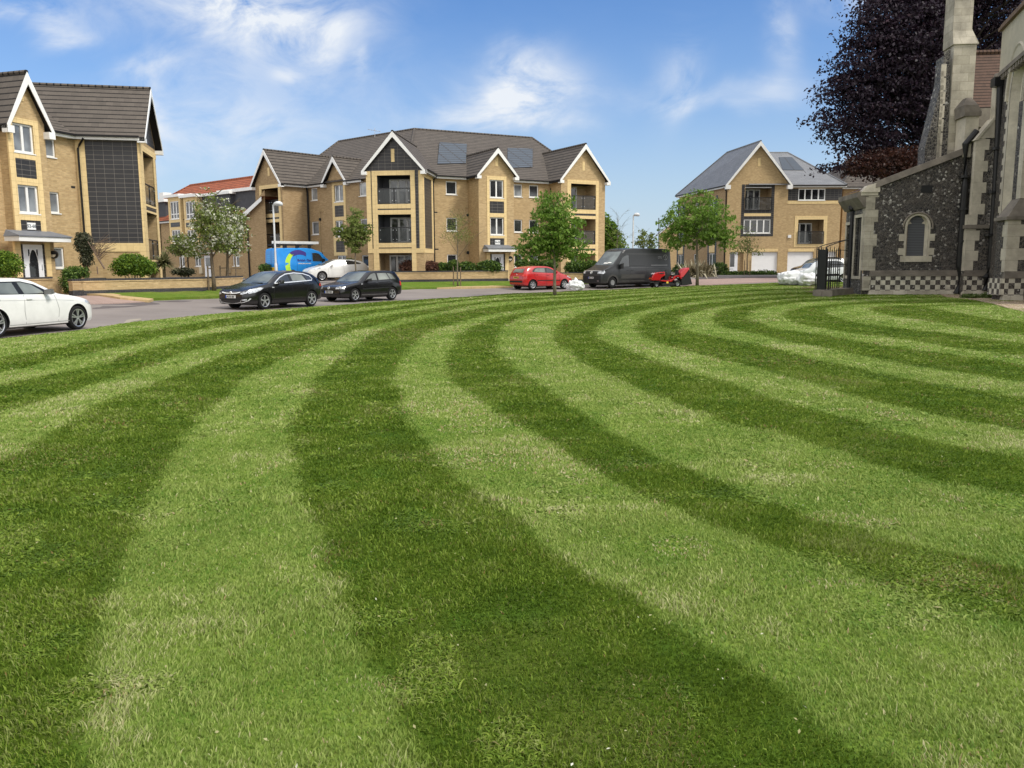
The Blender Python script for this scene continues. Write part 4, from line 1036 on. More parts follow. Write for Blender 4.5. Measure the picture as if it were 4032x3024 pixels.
 # pipes, vents
 for (fr, u, v0, v1, T) in ((RW, *Z6(133, 560), 1060, -.06), (RW, *Z6(1283, 612), 1070, -.06), (LW, *Z5(612, 645), 1030, -.06)):
  s, _ = fr.hit(u, v0, T); s += .5 if fr is LW else 0; downpipe(B, [fr.P(s + .1, -.25, ZE + .1), fr.P(s, T - .05, ZE - .35), fr.P(s, T - .05, .4)], .07)
 for (fr, u, v, h) in ((RW, *Z6(443, 830), 3.9), (RW, *Z6(455, 1188), 1.8), (LW, *Z5(760, 872), 4.2)):
  s, z = fr.hit(u, v, -.05); downpipe(B, [fr.P(s + .5, -.05, z - .02), fr.P(s, -.05, z), fr.P(s, -.05, z - h)], .03, 'cream_pipe', 'service_pipe')
 for fr, p in ((RW, Z6(161, 881)), (RW, Z6(172, 1241))):
  vents = MB(); s, z = fr.hit(*p); fbox(vents, fr, s - .14, s + .14, -.012, .03, z - .04, z + .04); vents.build('air_brick', M['black_matt'], B)
 for fr, p in ((RW, Z6(474, 908)), (RW, Z6(474, 1274)), (LW, Z5(772, 950)), (LW, Z5(790, 1290)), ):
  fl = MB(); s, z = fr.hit(*p); q = fr.P(s, -.1, z); fl.tube([q, q + Vector((*(fr.b * .12), 0))], .11, 10); fl.build('boiler_flue', M['black_matt'], B)
 return RW, LW, CB, sE1
RWm, LWm, CBm, _ = middle_block()
# ================================================================== left block of flats
def left_block():
 Z1 = lambda x, y: (x / 2.765, 200 + y / 2.765)
 Z2 = lambda x, y: (x / 2.5525, 700 + y / 2.5525)
 base = thing('apartment_building', (-20, 40, .5), 'nearest block of flats at left with tall dark tiled panel and entrance 52-68', 'apartment building')
 B = base; zb = -.2
 p1, p2 = at_z(193, 524, ZE), at_z(304, 549, ZE)
 F1 = Fr(p2, ang=72); F1.o += F1.b * .28         # s negative towards the camera; s=0 inner corner
 s_in = F1.hit(306, 800)[0]
 sb = F1.hit(190, 700)[0]; FB = F1.sub(0, -.55); sb = FB.hit(190, 700)[0]
 wn = [(*Z1(543, 935), *Z1(598, 1160)), (*Z2(543, 146), *Z2(598, 356)), (*Z2(590, 700), *Z2(646, 908))]
 hs = [F1.rect(*r) for r in wn]; hs = [(h[0] - .35, h[1], h[2], h[3]) for h in hs]
 W = MB(); wall_holes(W, F1, -30, s_in, zb, ZE + .3, hs)
 for h in hs: window(B, F1, h, 0, 1, 'glass_light', .07)
 # gable bay with the entrance
 bw = [(*Z1(122, 778), *Z1(368, 1128)), (*Z2(166, 66), *Z2(390, 368))]
 # narrow to true rects through corner hits
 r0 = FB.rect(*bw[0]); r1 = FB.rect(*bw[1])
 sA = FB.hit(*Z1(75, 900))[0]; sC = FB.hit(*Z1(425, 900))[0]
 a0, a1 = FB.hit(*Z1(140, 950))[0], FB.hit(*Z1(362, 950))[0]
 r0 = (a0, FB.hit(*Z1(258, 1110))[1], a1, FB.hit(*Z1(240, 795))[1]); r1 = (a0, FB.hit(*Z2(285, 358))[1], a1, FB.hit(*Z2(270, 75))[1])
 apx = FB.hit(85, 296); sm = apx[0]; half = sb - sm
 zap = FB.hit(85, 282, -.3)[1]; wall_holes(W, FB, sm - half, sb, zb, ZE + .35, [r0, r1], top=zap - .16)
 for r in (r0, r1): window(B, FB, r, 0, 2, 'glass_light', .085, transom=None)
 f2 = Fr(FB.P(sb, 0, 0), to=FB.P(sb, .7, 0)); wall_holes(W, f2, 0, .7, zb, ZE, [])
 f2 = Fr(FB.P(sm - half, .7, 0), to=FB.P(sm - half, 0, 0)); wall_holes(W, f2, 0, .7, zb, ZE - .2, [])
 wd = .28; x0, x1 = a0 - wd, a1 + wd
 ztop = FB.hit(*Z1(240, 738))[1]; q = [FB.hit(*Z1(280, y))[1] for y in (1180, 1385)]; q3 = FB.hit(*Z2(300, 428))[1]; zc = FB.hit(*Z2(310, 572))[1]
 rr = [(x0, zc, a0, ztop), (a1, zc, x1, ztop), (a0, r0[3], a1, ztop), (a0, q[0], a1, r0[1] - .055), (a0, r1[3], a1, q[1]), (a0, q3, a1, r1[1] - .055)]
 bands(B, FB, rr); bands(B, FB, [(a0, q[1], a1, q[0]), (a0, zc, a1, q3)], 0, .012, 'tile_dark', 'tile_panel')
 g = FB.rect(*Z1(195, 375), *Z1(243, 540)); gm = FB.hit(*Z1(219, 450))[0]; bands(B, FB, [(gm - .13, g[1], gm + .13, g[3])], 0, .02, name='gable_slot')
 gable_roof(B, FB, sm - half, sb, 0, 6, ZE + .0, zap, 'roof', over=.27, foh=.3)
 entrance(B, FB, 0, None, '52-68', (*Z2(232, 672), *Z2(425, 1000)), (*Z2(132, 612), *Z2(655, 642)), (*Z2(266, 452), *Z2(350, 522)), Z2(530, 772))
 # brick step wall by the door
 # tile-panelled cross wing
 c0 = F1.P(s_in, 0, 0); W2f = Fr(c0, ang=13)
 s1 = W2f.hit(561, 800)[0]
 bot = W2f.hit(450, 957)[1]; bb = W2f.hit(450, 975)[1]
 pa, pb = W2f.hit(345, 750)[0], W2f.hit(548, 750)[0]
 pa = W2f.hit(*Z2(890, 200))[0]; pb = W2f.hit(*Z2(1412, 200))[0]
 wall_holes(W, W2f, 0, s1, zb, ZE + .2, [])
 bands(B, W2f, [(pa, bot, pb, ZE + .05)], 0, .012, 'tile_dark', 'tile_panel')
 bands(B, W2f, [(pa - .42, bb - .2, pa, ZE + .05), (pb, bb - .2, s1 + .02, ZE + .05), (pa, bb - .2, pb, bot), (s1 - .28, zb, s1 + .02, bb - .2)], 0, .03)
 G = Fr(W2f.P(s1, 0, 0), ang=103); wg = 4.3
 gx = [(.5, ZE - 1.5, 2.9, ZE - .35), ]
 def gz(y): return G.hit(605, y)[1]
 hsG = [(.75, ZE - 2.95, wg - .75, ZE - .35), (.75, ZE - 5.75, wg - .75, ZE - 3.35), (.75, .6, wg - .75, ZE - 6.25)]
 wall_holes(W, G, 0, wg, zb, ZE + .4, hsG, top=ZG - .15)
 W.build('wall', M['brick'], B)
 for i, h in enumerate(hsG): recess(B, G, h, 1.5, 'brick', (.2, .8), rl=i < 2)
 rr = [(.35, zb, .75, hsG[0][3]), (wg - .75, zb, wg - .35, hsG[0][3]), (.0, hsG[0][3], wg, hsG[0][3] + .3), (-.02, zb, .35, ZE)]
 for i in (0, 1):
  top, bt = hsG[i][1], hsG[i + 1][3]; rr += [(.75, bt, wg - .75, bt + .1), (.75, top - .1, wg - .75, top)]
  bands(B, G, [(.75, bt + .1, wg - .75, top - .1)], 0, .012, 'tile_dark', 'tile_panel')
 bands(B, G, rr)
 # wing roof (gable end facing right)
 gable_roof(B, G, 0, wg, 0, s1 + 9, ZE + .12, ZG, 'roof', over=.3, foh=.35)
 tw = MB(); tw.poly([G.P(.1, -.012, ZE + .16), G.P(wg - .1, -.012, ZE + .16), G.P(wg / 2, -.012, ZG - .1)], [(.1, 0), (wg - .1, 0), (wg / 2, 3)]); tw.build('tile_panel', M['tile_dark'], B)
 # main roof of the long wing
 ev = ZE + .18; mb = MB()
 A0, A1 = F1.P(-34, -.3, ev), F1.P(s_in + 5, -.3, ev)
 r0_, r1_ = F1.P(-34, 6.8, ZR + .3), F1.P(s_in - 6.2, 6.8, ZR + .3)
 slope(mb, [A0, A1, r1_, r0_]); slope(mb, [A1, F1.P(s_in + 5, 13.6, ev), r1_]); slope(mb, [F1.P(s_in + 5, 13.6, ev), F1.P(-34, 13.6, ev), r0_, r1_])
 mb.tube([r0_, r1_], .1, 6); mb.tube([r1_, A1], .1, 6)
 mb.build('roof', M['roof'], B)
 fascia(B, F1, sb - .3, s_in + .05, -.3, ZE); fascia(B, W2f, -.25, s1 + .1, -.3, ZE)
 p = W2f.P(.22, -.07, 0); downpipe(B, [W2f.P(.55, -.32, ZE + .05), W2f.P(.3, -.1, ZE - .25), W2f.P(.22, -.09, ZE - .4), W2f.P(.22, -.09, .5)], .05)
 v = MB(); s, z = F1.hit(*Z1(795, 1484)); fbox(v, F1, s - .12, s + .12, -.012, .03, z - .05, z + .05); v.build('air_brick', M['black_matt'], B)
 rear = MB(); f2 = Fr(G.P(wg, 0, 0), to=G.P(wg, 9, 0)); wall_holes(rear, f2, 0, 9, zb, ZE, []); rear.build('rear_wall', M['brick'], B)
 return F1, W2f, FB, sb
F1m, W2m, FBm, sbm = left_block()
# low walls with blue-brick plinth and coping
def low_wall(pts, h, label, base_drop=.25, th=.33, ends=True):
 """pts: ground points"""
 P = [Vector((p[0], p[1])) for p in pts]; z0s = [zt(p.x, p.y) for p in P]
 t = thing('garden_wall', (P[0].x, P[0].y, z0s[0]), label, 'garden wall')
 bw, bp, bc = MB(), MB(), MB()
 top = sum(z0s) / len(z0s) + h
 for i in range(len(P) - 1):
  f = Fr(P[i], to=P[i + 1]); L = (P[i + 1] - P[i]).length
  zl = min(z0s[i], z0s[i + 1])
  def uvbox(mb, s0, s1, t0, t1, a, b):
   k = len(mb.f); fbox(mb, f, s0, s1, t0, t1, a, b); mb.uv[k + 2] = [(s0, a), (s1, a), (s1, b), (s0, b)]
  uvbox(bp, -.01, L + .01, -.012, th + .012, zl - base_drop, zl + .16)
  uvbox(bw, 0, L, 0, th, zl + .16, top - .13)
  uvbox(bw, -.02, L + .02, -.03, th + .03, top - .13, top - .085)
  uvbox(bc, -.012, L + .012, -.02, th + .02, top - .085, top)
 bw.build('brickwork', M['brick'], t); bp.build('plinth', M['brick_blue'], t); bc.build('coping', M['brick_blue_edge'], t)
 return top
M['brick_blue_edge'] = m_brick('brick_on_edge_coping', (0.05, 0.05, 0.055), (0.032, 0.032, 0.038), (0.15, 0.14, 0.12), 0.075, 0.2, 0.012, rough=.6)
g1, g2 = at_y(284, 1100, 34.6), at_y(797, 1100, 39.5)
low_wall([(g1.x + (-.9), g1.y + 4.0), (g1.x, g1.y), (g2.x, g2.y), (g2.x + .3, g2.y + 5)], .62, 'low yellow brick wall with blue brick coping in front of the dark tiled panel')
q1, q2 = at_y(1530, 1100, 53.4), at_y(2000, 1100, 57.3)
low_wall([(q1.x - 2.5, q1.y + 4.5), (q1.x, q1.y), (q2.x, q2.y)], .64, 'long low brick wall behind the red car and bare young tree')
q1, q2 = at_y(2190, 1100, 58.8), at_y(2420, 1100, 60.6)
low_wall([(q1.x, q1.y), (q2.x, q2.y)], .64, 'low brick wall seen between the red car and the dark van')
# wall by the left entrance
s0, _ = FBm.hit(10, 1100, -1.6); s1, _ = FBm.hit(206, 1100, -1.6)
a, b = FBm.P(s0 - 3, -1.6, 0), FBm.P(s1, -1.6, 0)
tw = thing('garden_wall', (b.x, b.y, zt(b.x, b.y)), 'short yellow brick wall in front of the 52-68 entrance door', 'garden wall')
mbw = MB(); ztop = FBm.hit(120, 1092, -1.6)[1]; fbox(mbw, FBm, s0 - 3, s1, -1.6, -1.3, -.1, ztop - .12); fbox(mbw, FBm, s0 - 3, s1 + .02, -1.63, -1.27, ztop - .12, ztop - .07)
s2, _ = FBm.hit(243, 1120, -1.6)
fbox(mbw, FBm, s1 + .003, s2, -1.58, -1.2, -.1, ztop + .02)
mbw.build('brickwork', M['brick'], tw)
mbc = MB(); fbox(mbc, FBm, s0 - 3, s1 + .012, -1.62, -1.28, ztop - .07, ztop + .0); mbc.build('coping', M['brick_blue_edge'], tw)
# ================================================================== right detached block (slate roofs)
def right_house():
 Z8 = lambda x, y: (2500 + x / 2.37, 500 + y / 2.37)
 def R8(a, b, c, d): return (*Z8(a, b), *Z8(c, d))
 ze = EYE + 7.72
 c = at_z(2868, 736, ze)
 B = thing('house', (c.x, c.y, zt(c.x, c.y)), 'yellow brick house with grey slate roof, tall white gable and two white garage doors', 'house')
 F = Fr(c, ang=2.0); F.o += F.b * .25
 s1 = F.hit(*Z8(1422, 800))[0]; s2 = F.hit(*Z8(1922, 800))[0]; zb = 0.2
 FB2 = F.sub(0, .10)                          # right half stands a little back
 zg = F.hit(*Z8(1178, 150))[1]
 bal = F.rect(*R8(1028, 560, 1274, 775)); win4 = F.rect(*R8(1014, 862, 1264, 992))
 door = F.rect(*R8(884, 1168, 962, 1370)); gar = F.rect(*R8(1088, 1168, 1330, 1370))
 W = MB(); wall_holes(W, F, 0, s1, zb, ze + .35, [bal, win4, (door[0], .3, door[2] + .55, door[3]), (gar[0], .3, gar[2], gar[3])], top=zg - .12, depth=.25)
 recess(B, F, (bal[0], bal[1], bal[2], bal[3]), 1.4, 'brick_dark', (.02, .72), rl=False, dlights=3)
 rail(B, F, bal[0] - .05, bal[2] + .02, -.10, bal[1] - .02, F.hit(*Z8(1150, 655))[1])
 window(B, F, win4, 0, 4, 'glass', .09, .05)
 # dark tile frame
 fx = F.rect(*R8(1003, 536, 1300, 1020)); w = bal[0] - fx[0]
 w2 = fx[2] - win4[2]
 w = .30
 yb0, yb1 = F.hit(*Z8(1150, 832))[1], F.hit(*Z8(1150, 806))[1]
 ob = F.hit(*Z8(1150, 802))[1]
 x0, x1 = min(bal[0], win4[0]) - w, max(bal[2], win4[2]) + w
 rects = [(x0, fx[1], win4[0], fx[3]), (win4[2], fx[1], x1, fx[3]), (bal[0], bal[3], bal[2], fx[3]), (win4[0], win4[3], win4[2], yb0), (win4[0], fx[1], win4[2], win4[1] - .055), (win4[0], yb1, win4[2], bal[1])]
 mb = MB()
 bands(B, F, rects[:1], 0, .02, 'tile_dark', 'tile_surround')
 for r in rects[1:]: bands(B, F, [r], 0, .0185, 'tile_dark', 'tile_surround')
 bands(B, F, [(win4[0], yb0, win4[2], yb1)], 0, .03)
 bands(B, F, [F.rect(*R8(1148, 290, 1172, 366))], 0, .02, name='gable_slot')
 bands(B, F, [F.rect(*R8(890, 1138, 1336, 1163))], 0, .02)
 # white lintel at top of balcony
 bands(B, F, [(bal[0], bal[3] - .09, bal[2], bal[3])], .04, .0, 'white', 'soffit')
 def garage(fr, r, T):
  mb = MB(); fbox(mb, fr, r[0] + .06, r[2] - .06, T + .18, T + .22, .3, r[3] - .07); g = mb.build('garage_door', M['garage'], B)
  mb = MB(); fbox(mb, fr, r[0], r[0] + .058, T + .15, T + .24, .3, r[3]); fbox(mb, fr, r[2] - .058, r[2], T + .15, T + .24, .3, r[3]); fbox(mb, fr, r[0] + .059, r[2] - .059, T + .15, T + .24, r[3] - .068, r[3]); mb.build('frame', M['white'], g)
 garage(F, gar, 0)
 mb = MB(); fbox(mb, F, door[0], door[2] - .0, .17, .22, .4, door[3]); d = mb.build('door', M['door_white'], B)
 dw = door[2] - door[0]
 mb = MB(); fbox(mb, F, door[0] + .10, door[0] + dw * .62, .155, .168, 1.35, door[3] - .12); mb.build('pane', M['glass'], d)
 mb = MB(); fbox(mb, F, door[0] + .12, door[0] + dw * .5, .155, .168, 1.08, 1.16); mb.build('letterbox', M['steel'], d)
 mb = MB(); mb.poly([F.P(door[2], .2, .3), F.P(door[2] + .55, .2, .3), F.P(door[2] + .55, .2, door[3]), F.P(door[2], .2, door[3])], [(0, 0), (.5, 0), (.5, 2), (0, 2)]); mb.build('porch_wall', M['brick_dark'], B)
 # right half
 w4 = F.rect(*R8(1526, 575, 1778, 684)); bal2 = F.rect(*R8(1522, 864, 1760, 1090)); gar2 = F.rect(*R8(1424, 1165, 1666, 1370)); gar3 = F.rect(*R8(1776, 1162, 1876, 1370))
 W2 = MB(); wall_holes(W2, F, s1, s2, zb, ze + .3, [w4, bal2, (gar2[0], .3, gar2[2], gar2[3]), (gar3[0], .3, gar3[2], gar3[3])], T=.06, depth=.25)
 window(B, F, w4, .04, 4, 'glass', .09, .05); recess(B, F, bal2, 1.4, 'brick_dark', (.02, .74), T=.06, rl=False)
 rail(B, F, bal2[0] - .04, bal2[2] + .04, -.04, bal2[1] - .02, F.hit(*Z8(1640, 973))[1])
 garage(F, gar2, .06); garage(F, gar3, .06)
 for nm_, r in (('a', R8(1424, 575, 1526, 684)), ('b', R8(1778, 575, 1936, 684))):
  bands(B, F, [F.rect(*r)], .06, .02, 'tile_dark', 'tile_panel')
 bands(B, F, [(s1 + .01, w4[1] - .35, s2, w4[1] - .056)], .06, .03)
 q = F.rect(*R8(1494, 832, 1800, 1118)); w = .36
 bands(B, F, frame_rects(bal2[0] - w, bal2[1] - w * .9, bal2[2] + w, bal2[3] + w, w, w, w * .9), .06, .03)
 bands(B, F, [F.rect(*R8(1432, 1136, 1674, 1162))], .06, .02); bands(B, F, [F.rect(*R8(1762, 1136, 1880, 1160))], .06, .02)
 a = F.hit(*Z8(1442, 1020)); mb = MB(); fbox(mb, F, a[0] - .16, a[0] + .16, -.06, .06, a[1] - .16, a[1] + .14); mb.build('alarm_box', M['white'], B)
 # left flank
 fl = at_z(2675, 777, ze)
 L = Fr(fl, to=F.P(0, 0, 0)); Lw = (Vector(fl[:2]) - F.P(0, 0, 0).xy).length
 lw = [L.rect(*R8(402, 1192, 446, 1300)), L.rect(*R8(548, 1186, 586, 1280)), L.rect(*R8(690, 1180, 742, 1300))]
 up = [(h[0], h[1] + 2.9, h[2], h[3] + 2.9) for h in lw] + [(h[0], h[1] + 5.6, h[2], h[3] + 5.55) for h in lw]
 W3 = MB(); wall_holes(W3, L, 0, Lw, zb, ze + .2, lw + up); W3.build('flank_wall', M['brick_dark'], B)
 for h in lw + up: window(B, L, h, 0, 2 if h[2] - h[0] > .9 else 1, 'glass', .08)
 for h in (lw[0], lw[2]):
  bands(B, L, [(h[0] - .4, zb, h[0], ze - .6)], 0, .02, 'tile_dark', 'tile_strip'); bands(B, L, [(h[2], zb, h[2] + .4, ze - .6)], 0, .02, 'tile_dark', 'tile_strip')
  bands(B, L, [(h[0], h[3] + .1, h[2], h[3] + 1.2)], 0, .03)
 s_, _ = L.hit(*Z8(838, 1100), -.05); downpipe(B, [L.P(Lw - .2, -.3, ze), L.P(s_, -.06, ze - .4), L.P(s_, -.06, .6)], .06)
 f2 = Fr(F.P(s2, .06, 0), to=F.P(s2, 9, 0)); wall_holes(W2, f2, 0, 9, zb, ze + .2, [])
 W.build('wall', M['brick'], B); W2.build('wall', M['brick'], B)
 # roofs: main hip behind, gable roof in front
 zr = at_z(2997, 559, EYE + 12.2).z
 ra = at_z(2864, 600, zr); rb = at_z(3101, 601, zr)
 ev = ze + .2
 e0 = F.P(-.3, -.3, ev); e1 = F.P(s2 + .35, -.3, ev)
 Pk = F.P(s1 / 2, -.35, zr)
 sb_, tb_ = (Vector(rb[:2]) - F.o).dot(F.d), (Vector(rb[:2]) - F.o).dot(F.b)
 lb = L.P(-.3, -.35, ev)
 mb = MB(); mm = F.P(s1 / 2, tb_, zr)
 s1r = s1 + .3
 # left slope of gable running back to hip
 slope(mb, [lb, F.P(-.3, -.38, ev), F.P(s1 / 2, -.38, zr), Vector((ra.x, ra.y, zr))])
 slope(mb, [F.P(s1r, -.38, ev), F.P(s1r, tb_ + 2, ev), F.P(s1 / 2, tb_ + 2, zr), F.P(s1 / 2, -.38, zr)])
 slope(mb, [F.P(s1 / 2 - 1, -.3, ev), e1, rb, F.P(s1 / 2, tb_, zr)])
 eb = F.P(s2 + .35, tb_ * 2, ev)
 slope(mb, [e1, eb, rb]); slope(mb, [eb, lb + Vector((4, 8, 0)), Vector((ra.x, ra.y, zr)), rb]); slope(mb, [lb + Vector((4, 8, 0)), lb, Vector((ra.x, ra.y, zr))])
 for p_, q_ in ((F.P(s1 / 2, -.38, zr), ra), (ra, lb), (rb, e1), (rb, eb), (F.P(s1 / 2, tb_, zr), rb)): mb.tube([p_, q_], .1, 6)
 mb.build('roof', M['roof_slate'], B)
 bb = MB()
 for side in (-1, 1):
  se = -.3 if side < 0 else s1r; sm = s1 / 2; tf, tb = -.42, -.385; h = .45
  p = [(se, ev - .0), (sm, zr), (sm, zr - h), (se, ev - h * .6)]
  fr_ = [F.P(x, tf, z) for x, z in p]; bk = [F.P(x, tb, z) for x, z in p]
  if side < 0: fr_, bk = fr_[::-1], bk[::-1]
  bb.poly(fr_[::-1]); bb.poly(bk)
  for i in range(4): j = (i + 1) % 4; bb.poly([fr_[i], fr_[j], bk[j], bk[i]])
  i0, i1 = (se, se + .5) if side < 0 else (se - .5, se)
  fbox(bb, F, i0, i1, -.43, 0, ev - .42, ev - .02)
 bb.build('bargeboard', M['white'], B)
 fascia(B, F, s1r, s2 + .35, -.27, ze - .05); fascia(B, L, -.3, Lw + .1, -.3, ze - .05)
 pl = [(3082, 670), (3166, 671), (3118, 620), (3066, 620)]
 solar(B, [plane_hit(F.P(0, -.3, ev), e1, rb, *p) for p in pl])
M['garage'] = plain('garage_door_white', (0.80, 0.80, 0.80), .45, .3, var=.03)
right_house()
# ================================================================== brown-roofed house behind, far right
def back_house():
 ze = EYE + 6.6; c = at_z(3268, 737, ze)
 c = at_y(3322, 737, 88); ze = c.z
 B = thing('house', (c.x, c.y, zt(c.x, c.y)), 'brown tiled brick house half hidden by the copper beech and the church', 'house')
 F = Fr(c, ang=4); W = MB()
 wall_holes(W, F, 0, 13, .2, ze + .2, []); l = Fr(F.P(0, 12, 0), to=F.P(0, 0, 0)); wall_holes(W, l, 0, 12, .2, ze + .2, [])
 W.build('wall', M['brick_dark'], B)
 mb = MB(); e0, e1 = F.P(-.4, -.4, ze), F.P(13.4, -.4, ze); e2, e3 = F.P(13.4, 12.4, ze), F.P(-.4, 12.4, ze)
 r0, r1 = F.P(5.2, 6, ze + 4.9), F.P(7.5, 6, ze + 4.9)
 slope(mb, [e0, e1, r1, r0]); slope(mb, [e1, e2, r1]); slope(mb, [e2, e3, r0, r1]); slope(mb, [e3, e0, r0]); mb.tube([r0, e0], .12, 6); mb.tube([r0, r1], .12, 6); mb.tube([r1, e1], .12, 6)
 mb.build('roof', M['roof'], B); fascia(B, F, -.3, 13.3, -.35, ze - .2)
 # little gable with white verge
 G = F.sub(5.4, -.9); W2 = MB(); wall_holes(W2, G, 0, 3.0, .2, ze, [], top=ze + 2.3); W2.build('wall', M['brick'], B)
 gable_roof(B, G, 0, 3.0, 0, 5, ze - .2, ze + 2.5, 'roof', over=.3)
back_house()
# ================================================================== terrace behind on the left
def terrace():
 z3 = lambda x, y: (500 + x / 2.765, 650 + y / 2.765)
 c = at_y(822, 1093, 80.0)
 B = thing('terraced_house', (c.x, c.y, zt(c.x, c.y)), 'brick terrace with red pantile roof and slate dormers behind the blossom trees', 'house')
 T = Fr(c, ang=-41.4); zb = .2
 def s(x, y=1000, t=0): return T.hit(*z3(x, y), t)[0]
 sL, sR = s(-60), s(1330)
 gw = [(*z3(568, 998), *z3(628, 1108)), (*z3(740, 990), *z3(806, 1104)), (*z3(1152, 990), *z3(1222, 1100)), (*z3(330, 720), *z3(352, 846))]
 hs = [T.rect(*r) for r in gw]
 dr = T.rect(*z3(850, 985), *z3(930, 1226))
 mids = []
 ze = T.hit(*z3(400, 630))[1]
 rm = [(hs[2][0], ze - 2.0, hs[2][2], ze - .8), (hs[1][0], ze - 2.0, hs[1][2], ze - .8)]
 rm = [r for r in rm if r[1] > hs[1][3] + .2]
 W = MB(); wall_holes(W, T, sL, sR, zb, ze + .2, hs + rm)
 for h in hs + rm: window(B, T, h, 0, 2 if h[2] - h[0] > 1 else 1, 'glass', .09)
 mb = MB(); fbox(mb, T, dr[0], dr[2], -.03, .02, dr[1], dr[3]); d = mb.build('door', M['door_white'], B)
 mb = MB(); fbox(mb, T, dr[0] + .25, dr[2] - .25, -.042, -.031, dr[1] + 1.1, dr[3] - .2); mb.build('pane', M['glass'], d)
 mb = MB(); fbox(mb, T, dr[0] - .5, dr[2] + .5, -.8, -.01, dr[3] + .15, dr[3] + .3); mb.build('canopy', M['white'], B)
 # roof
 zr = T.hit(*z3(1000, 178), 5.0)[1]
 s_h = T.hit(*z3(690, 215), 5.0)[0]
 mb = MB(); ev = ze + .15
 e0, e1 = T.P(sL, -.35, ev), T.P(sR + 1, -.35, ev)
 r0, r1 = T.P(s_h, 5, zr), T.P(sR + 1, 5, zr)
 slope(mb, [e0, e1, r1, r0]); b0, b1 = T.P(sL, 10.4, ev), T.P(sR + 1, 10.4, ev)
 slope(mb, [b0, e0, r0]); slope(mb, [b1, b0, r0, r1]); mb.tube([r0, r1], .12, 6); mb.tube([r0, e0], .1, 6)
 mb.build('roof', M['roof_red'], B); fascia(B, T, sL, sR + .5, -.35, ze - .05)
 # projecting bays + flat roofed slate dormers
 def bay(x0, x1, xr, proj=.7, label=True):
  a, b = s(x0, 600), s(x1, 600)
  F = T.sub(0, -proj); a, b = F.hit(*z3(x0, 600))[0], F.hit(*z3(x1, 600))[0]
  ztop = F.hit(*z3((x0 + x1) / 2, 350))[1]; z2, z1_ = F.hit(*z3((x0 + x1) / 2, 392))[1], F.hit(*z3((x0 + x1) / 2, 588))[1]
  y2, y1 = F.hit(*z3((x0 + x1) / 2, 706))[1], F.hit(*z3((x0 + x1) / 2, 830))[1]
  zq = F.hit(*z3((x0 + x1) / 2, 870))[1]
  W_ = MB(); wall_holes(W_, F, a, b, zq, ztop, [(a + .35, z1_, b - .35, z2), (a + .35, y1, b - .35, y2)])
  rt = Fr(F.P(b, 0, 0), to=F.P(b, proj + .1, 0)); wall_holes(W_, rt, 0, proj + .1, zq, ztop, [])
  lt = Fr(F.P(a, proj + .1, 0), to=F.P(a, 0, 0)); wall_holes(W_, lt, 0, proj + .1, zq, ztop, [])
  fbox(W_, F, a + .01, b - .01, .02, proj, zq + .001, zq + .05)
  W_.build('bay_wall', M['stone_yellow'], B)
  window(B, F, (a + .35, z1_, b - .35, z2), 0, 3, 'glass', .09, transom=.28); window(B, F, (a + .35, y1, b - .35, y2), 0, 3, 'glass', .09)
  m1, m2 = F.hit(*z3((x0 + x1) / 2, 674))[1], F.hit(*z3((x0 + x1) / 2, 625))[1]
  bands(B, F, [(a + .3, m1, b - .3, m2)], 0, .02, 'tile_dark', 'tile_panel')
  D = MB(); fbox(D, T, a + .1, b + xr, -.15, 4.5, ze - .3, ztop); D.build('dormer', M['render_grey'], B)
  E = MB(); fbox(E, F, a - .3, b + .25, -.3, 5.2, ztop + .001, ztop + .26); fbox(E, F, b + .26, b + xr + .3, proj - .4, 5.2, ztop + .001, ztop + .24); E.build('flat_roof', M['white'], B)
 bay(458, 590, 1.2); bay(625, 770, 5.0)
 # right-hand slate dormer
 F = T.sub(0, .3); a, b = F.hit(*z3(1030, 400))[0], F.hit(*z3(1400, 400))[0]
 zt_ = F.hit(*z3(1150, 300))[1]; D = MB(); fbox(D, F, a, b, 0, 4.6, ze - .3, zt_); D.build('dormer', M['render_grey'], B)
 E = MB(); fbox(E, F, a - .3, b + .3, -.3, 4.8, zt_ + .001, zt_ + .28); E.build('flat_roof', M['white'], B)
 q = F.rect(*z3(1052, 325), *z3(1160, 470)); window(B, F, q, -.1, 3, 'glass', .1, transom=.3)
 F = T.sub(0, .3); a, b = F.hit(*z3(250, 450))[0], F.hit(*z3(420, 450))[0]; zt_ = F.hit(*z3(350, 408))[1]
 D = MB(); fbox(D, F, a - 4, b, 0, 4.6, ze - .2, zt_); D.build('dormer', M['render_grey'], B)
 E = MB(); fbox(E, F, a - 4.3, b + .3, -.3, 4.8, zt_ + .001, zt_ + .28); E.build('flat_roof', M['white'], B)
 ch = MB(); q = T.sub(0, 6).hit(*z3(408, 340)); fbox(ch, T, q[0] - .5, q[0] + .5, 5.6, 6.6, q[1] - 3, q[1] + .4); ch.build('chimney', M['white'], B)
 W.build('wall', M['brick_dark'], B)
 for x in (385, 665):
  ss = s(x); downpipe(B, [T.P(ss, -.06, ze), T.P(ss, -.06, .5)], .06)
 bx = [(805, 1112, 838, 1180), (1098, 1118, 1130, 1176), (716, 1125, 728, 1170)]
 for (x0, y0, x1, y1) in bx:
  r = T.rect(*z3(x0, y0), *z3(x1, y1)); mb = MB(); fbox(mb, T, r[0], r[2], -.2, 0, r[1], r[3]); mb.build('meter_box', M['meter'], B)
 # end house joined to the middle flats: gable wall with a red roof verge
 e = at_y(960, 1000, 68.5); H = Fr(e, ang=-41.4)
 B2 = thing('terraced_house', (e.x, e.y, zt(e.x, e.y)), 'end house of the terrace, plain brick wall and red roof verge against the flats', 'house')
 zl = H.hit(*z3(1262, 565))[1]; zh = H.hit(*z3(1405, 425))[1]
 a, b, cc = H.hit(*z3(1215, 700))[0], H.hit(*z3(1262, 700))[0], H.hit(*z3(1440, 700))[0]
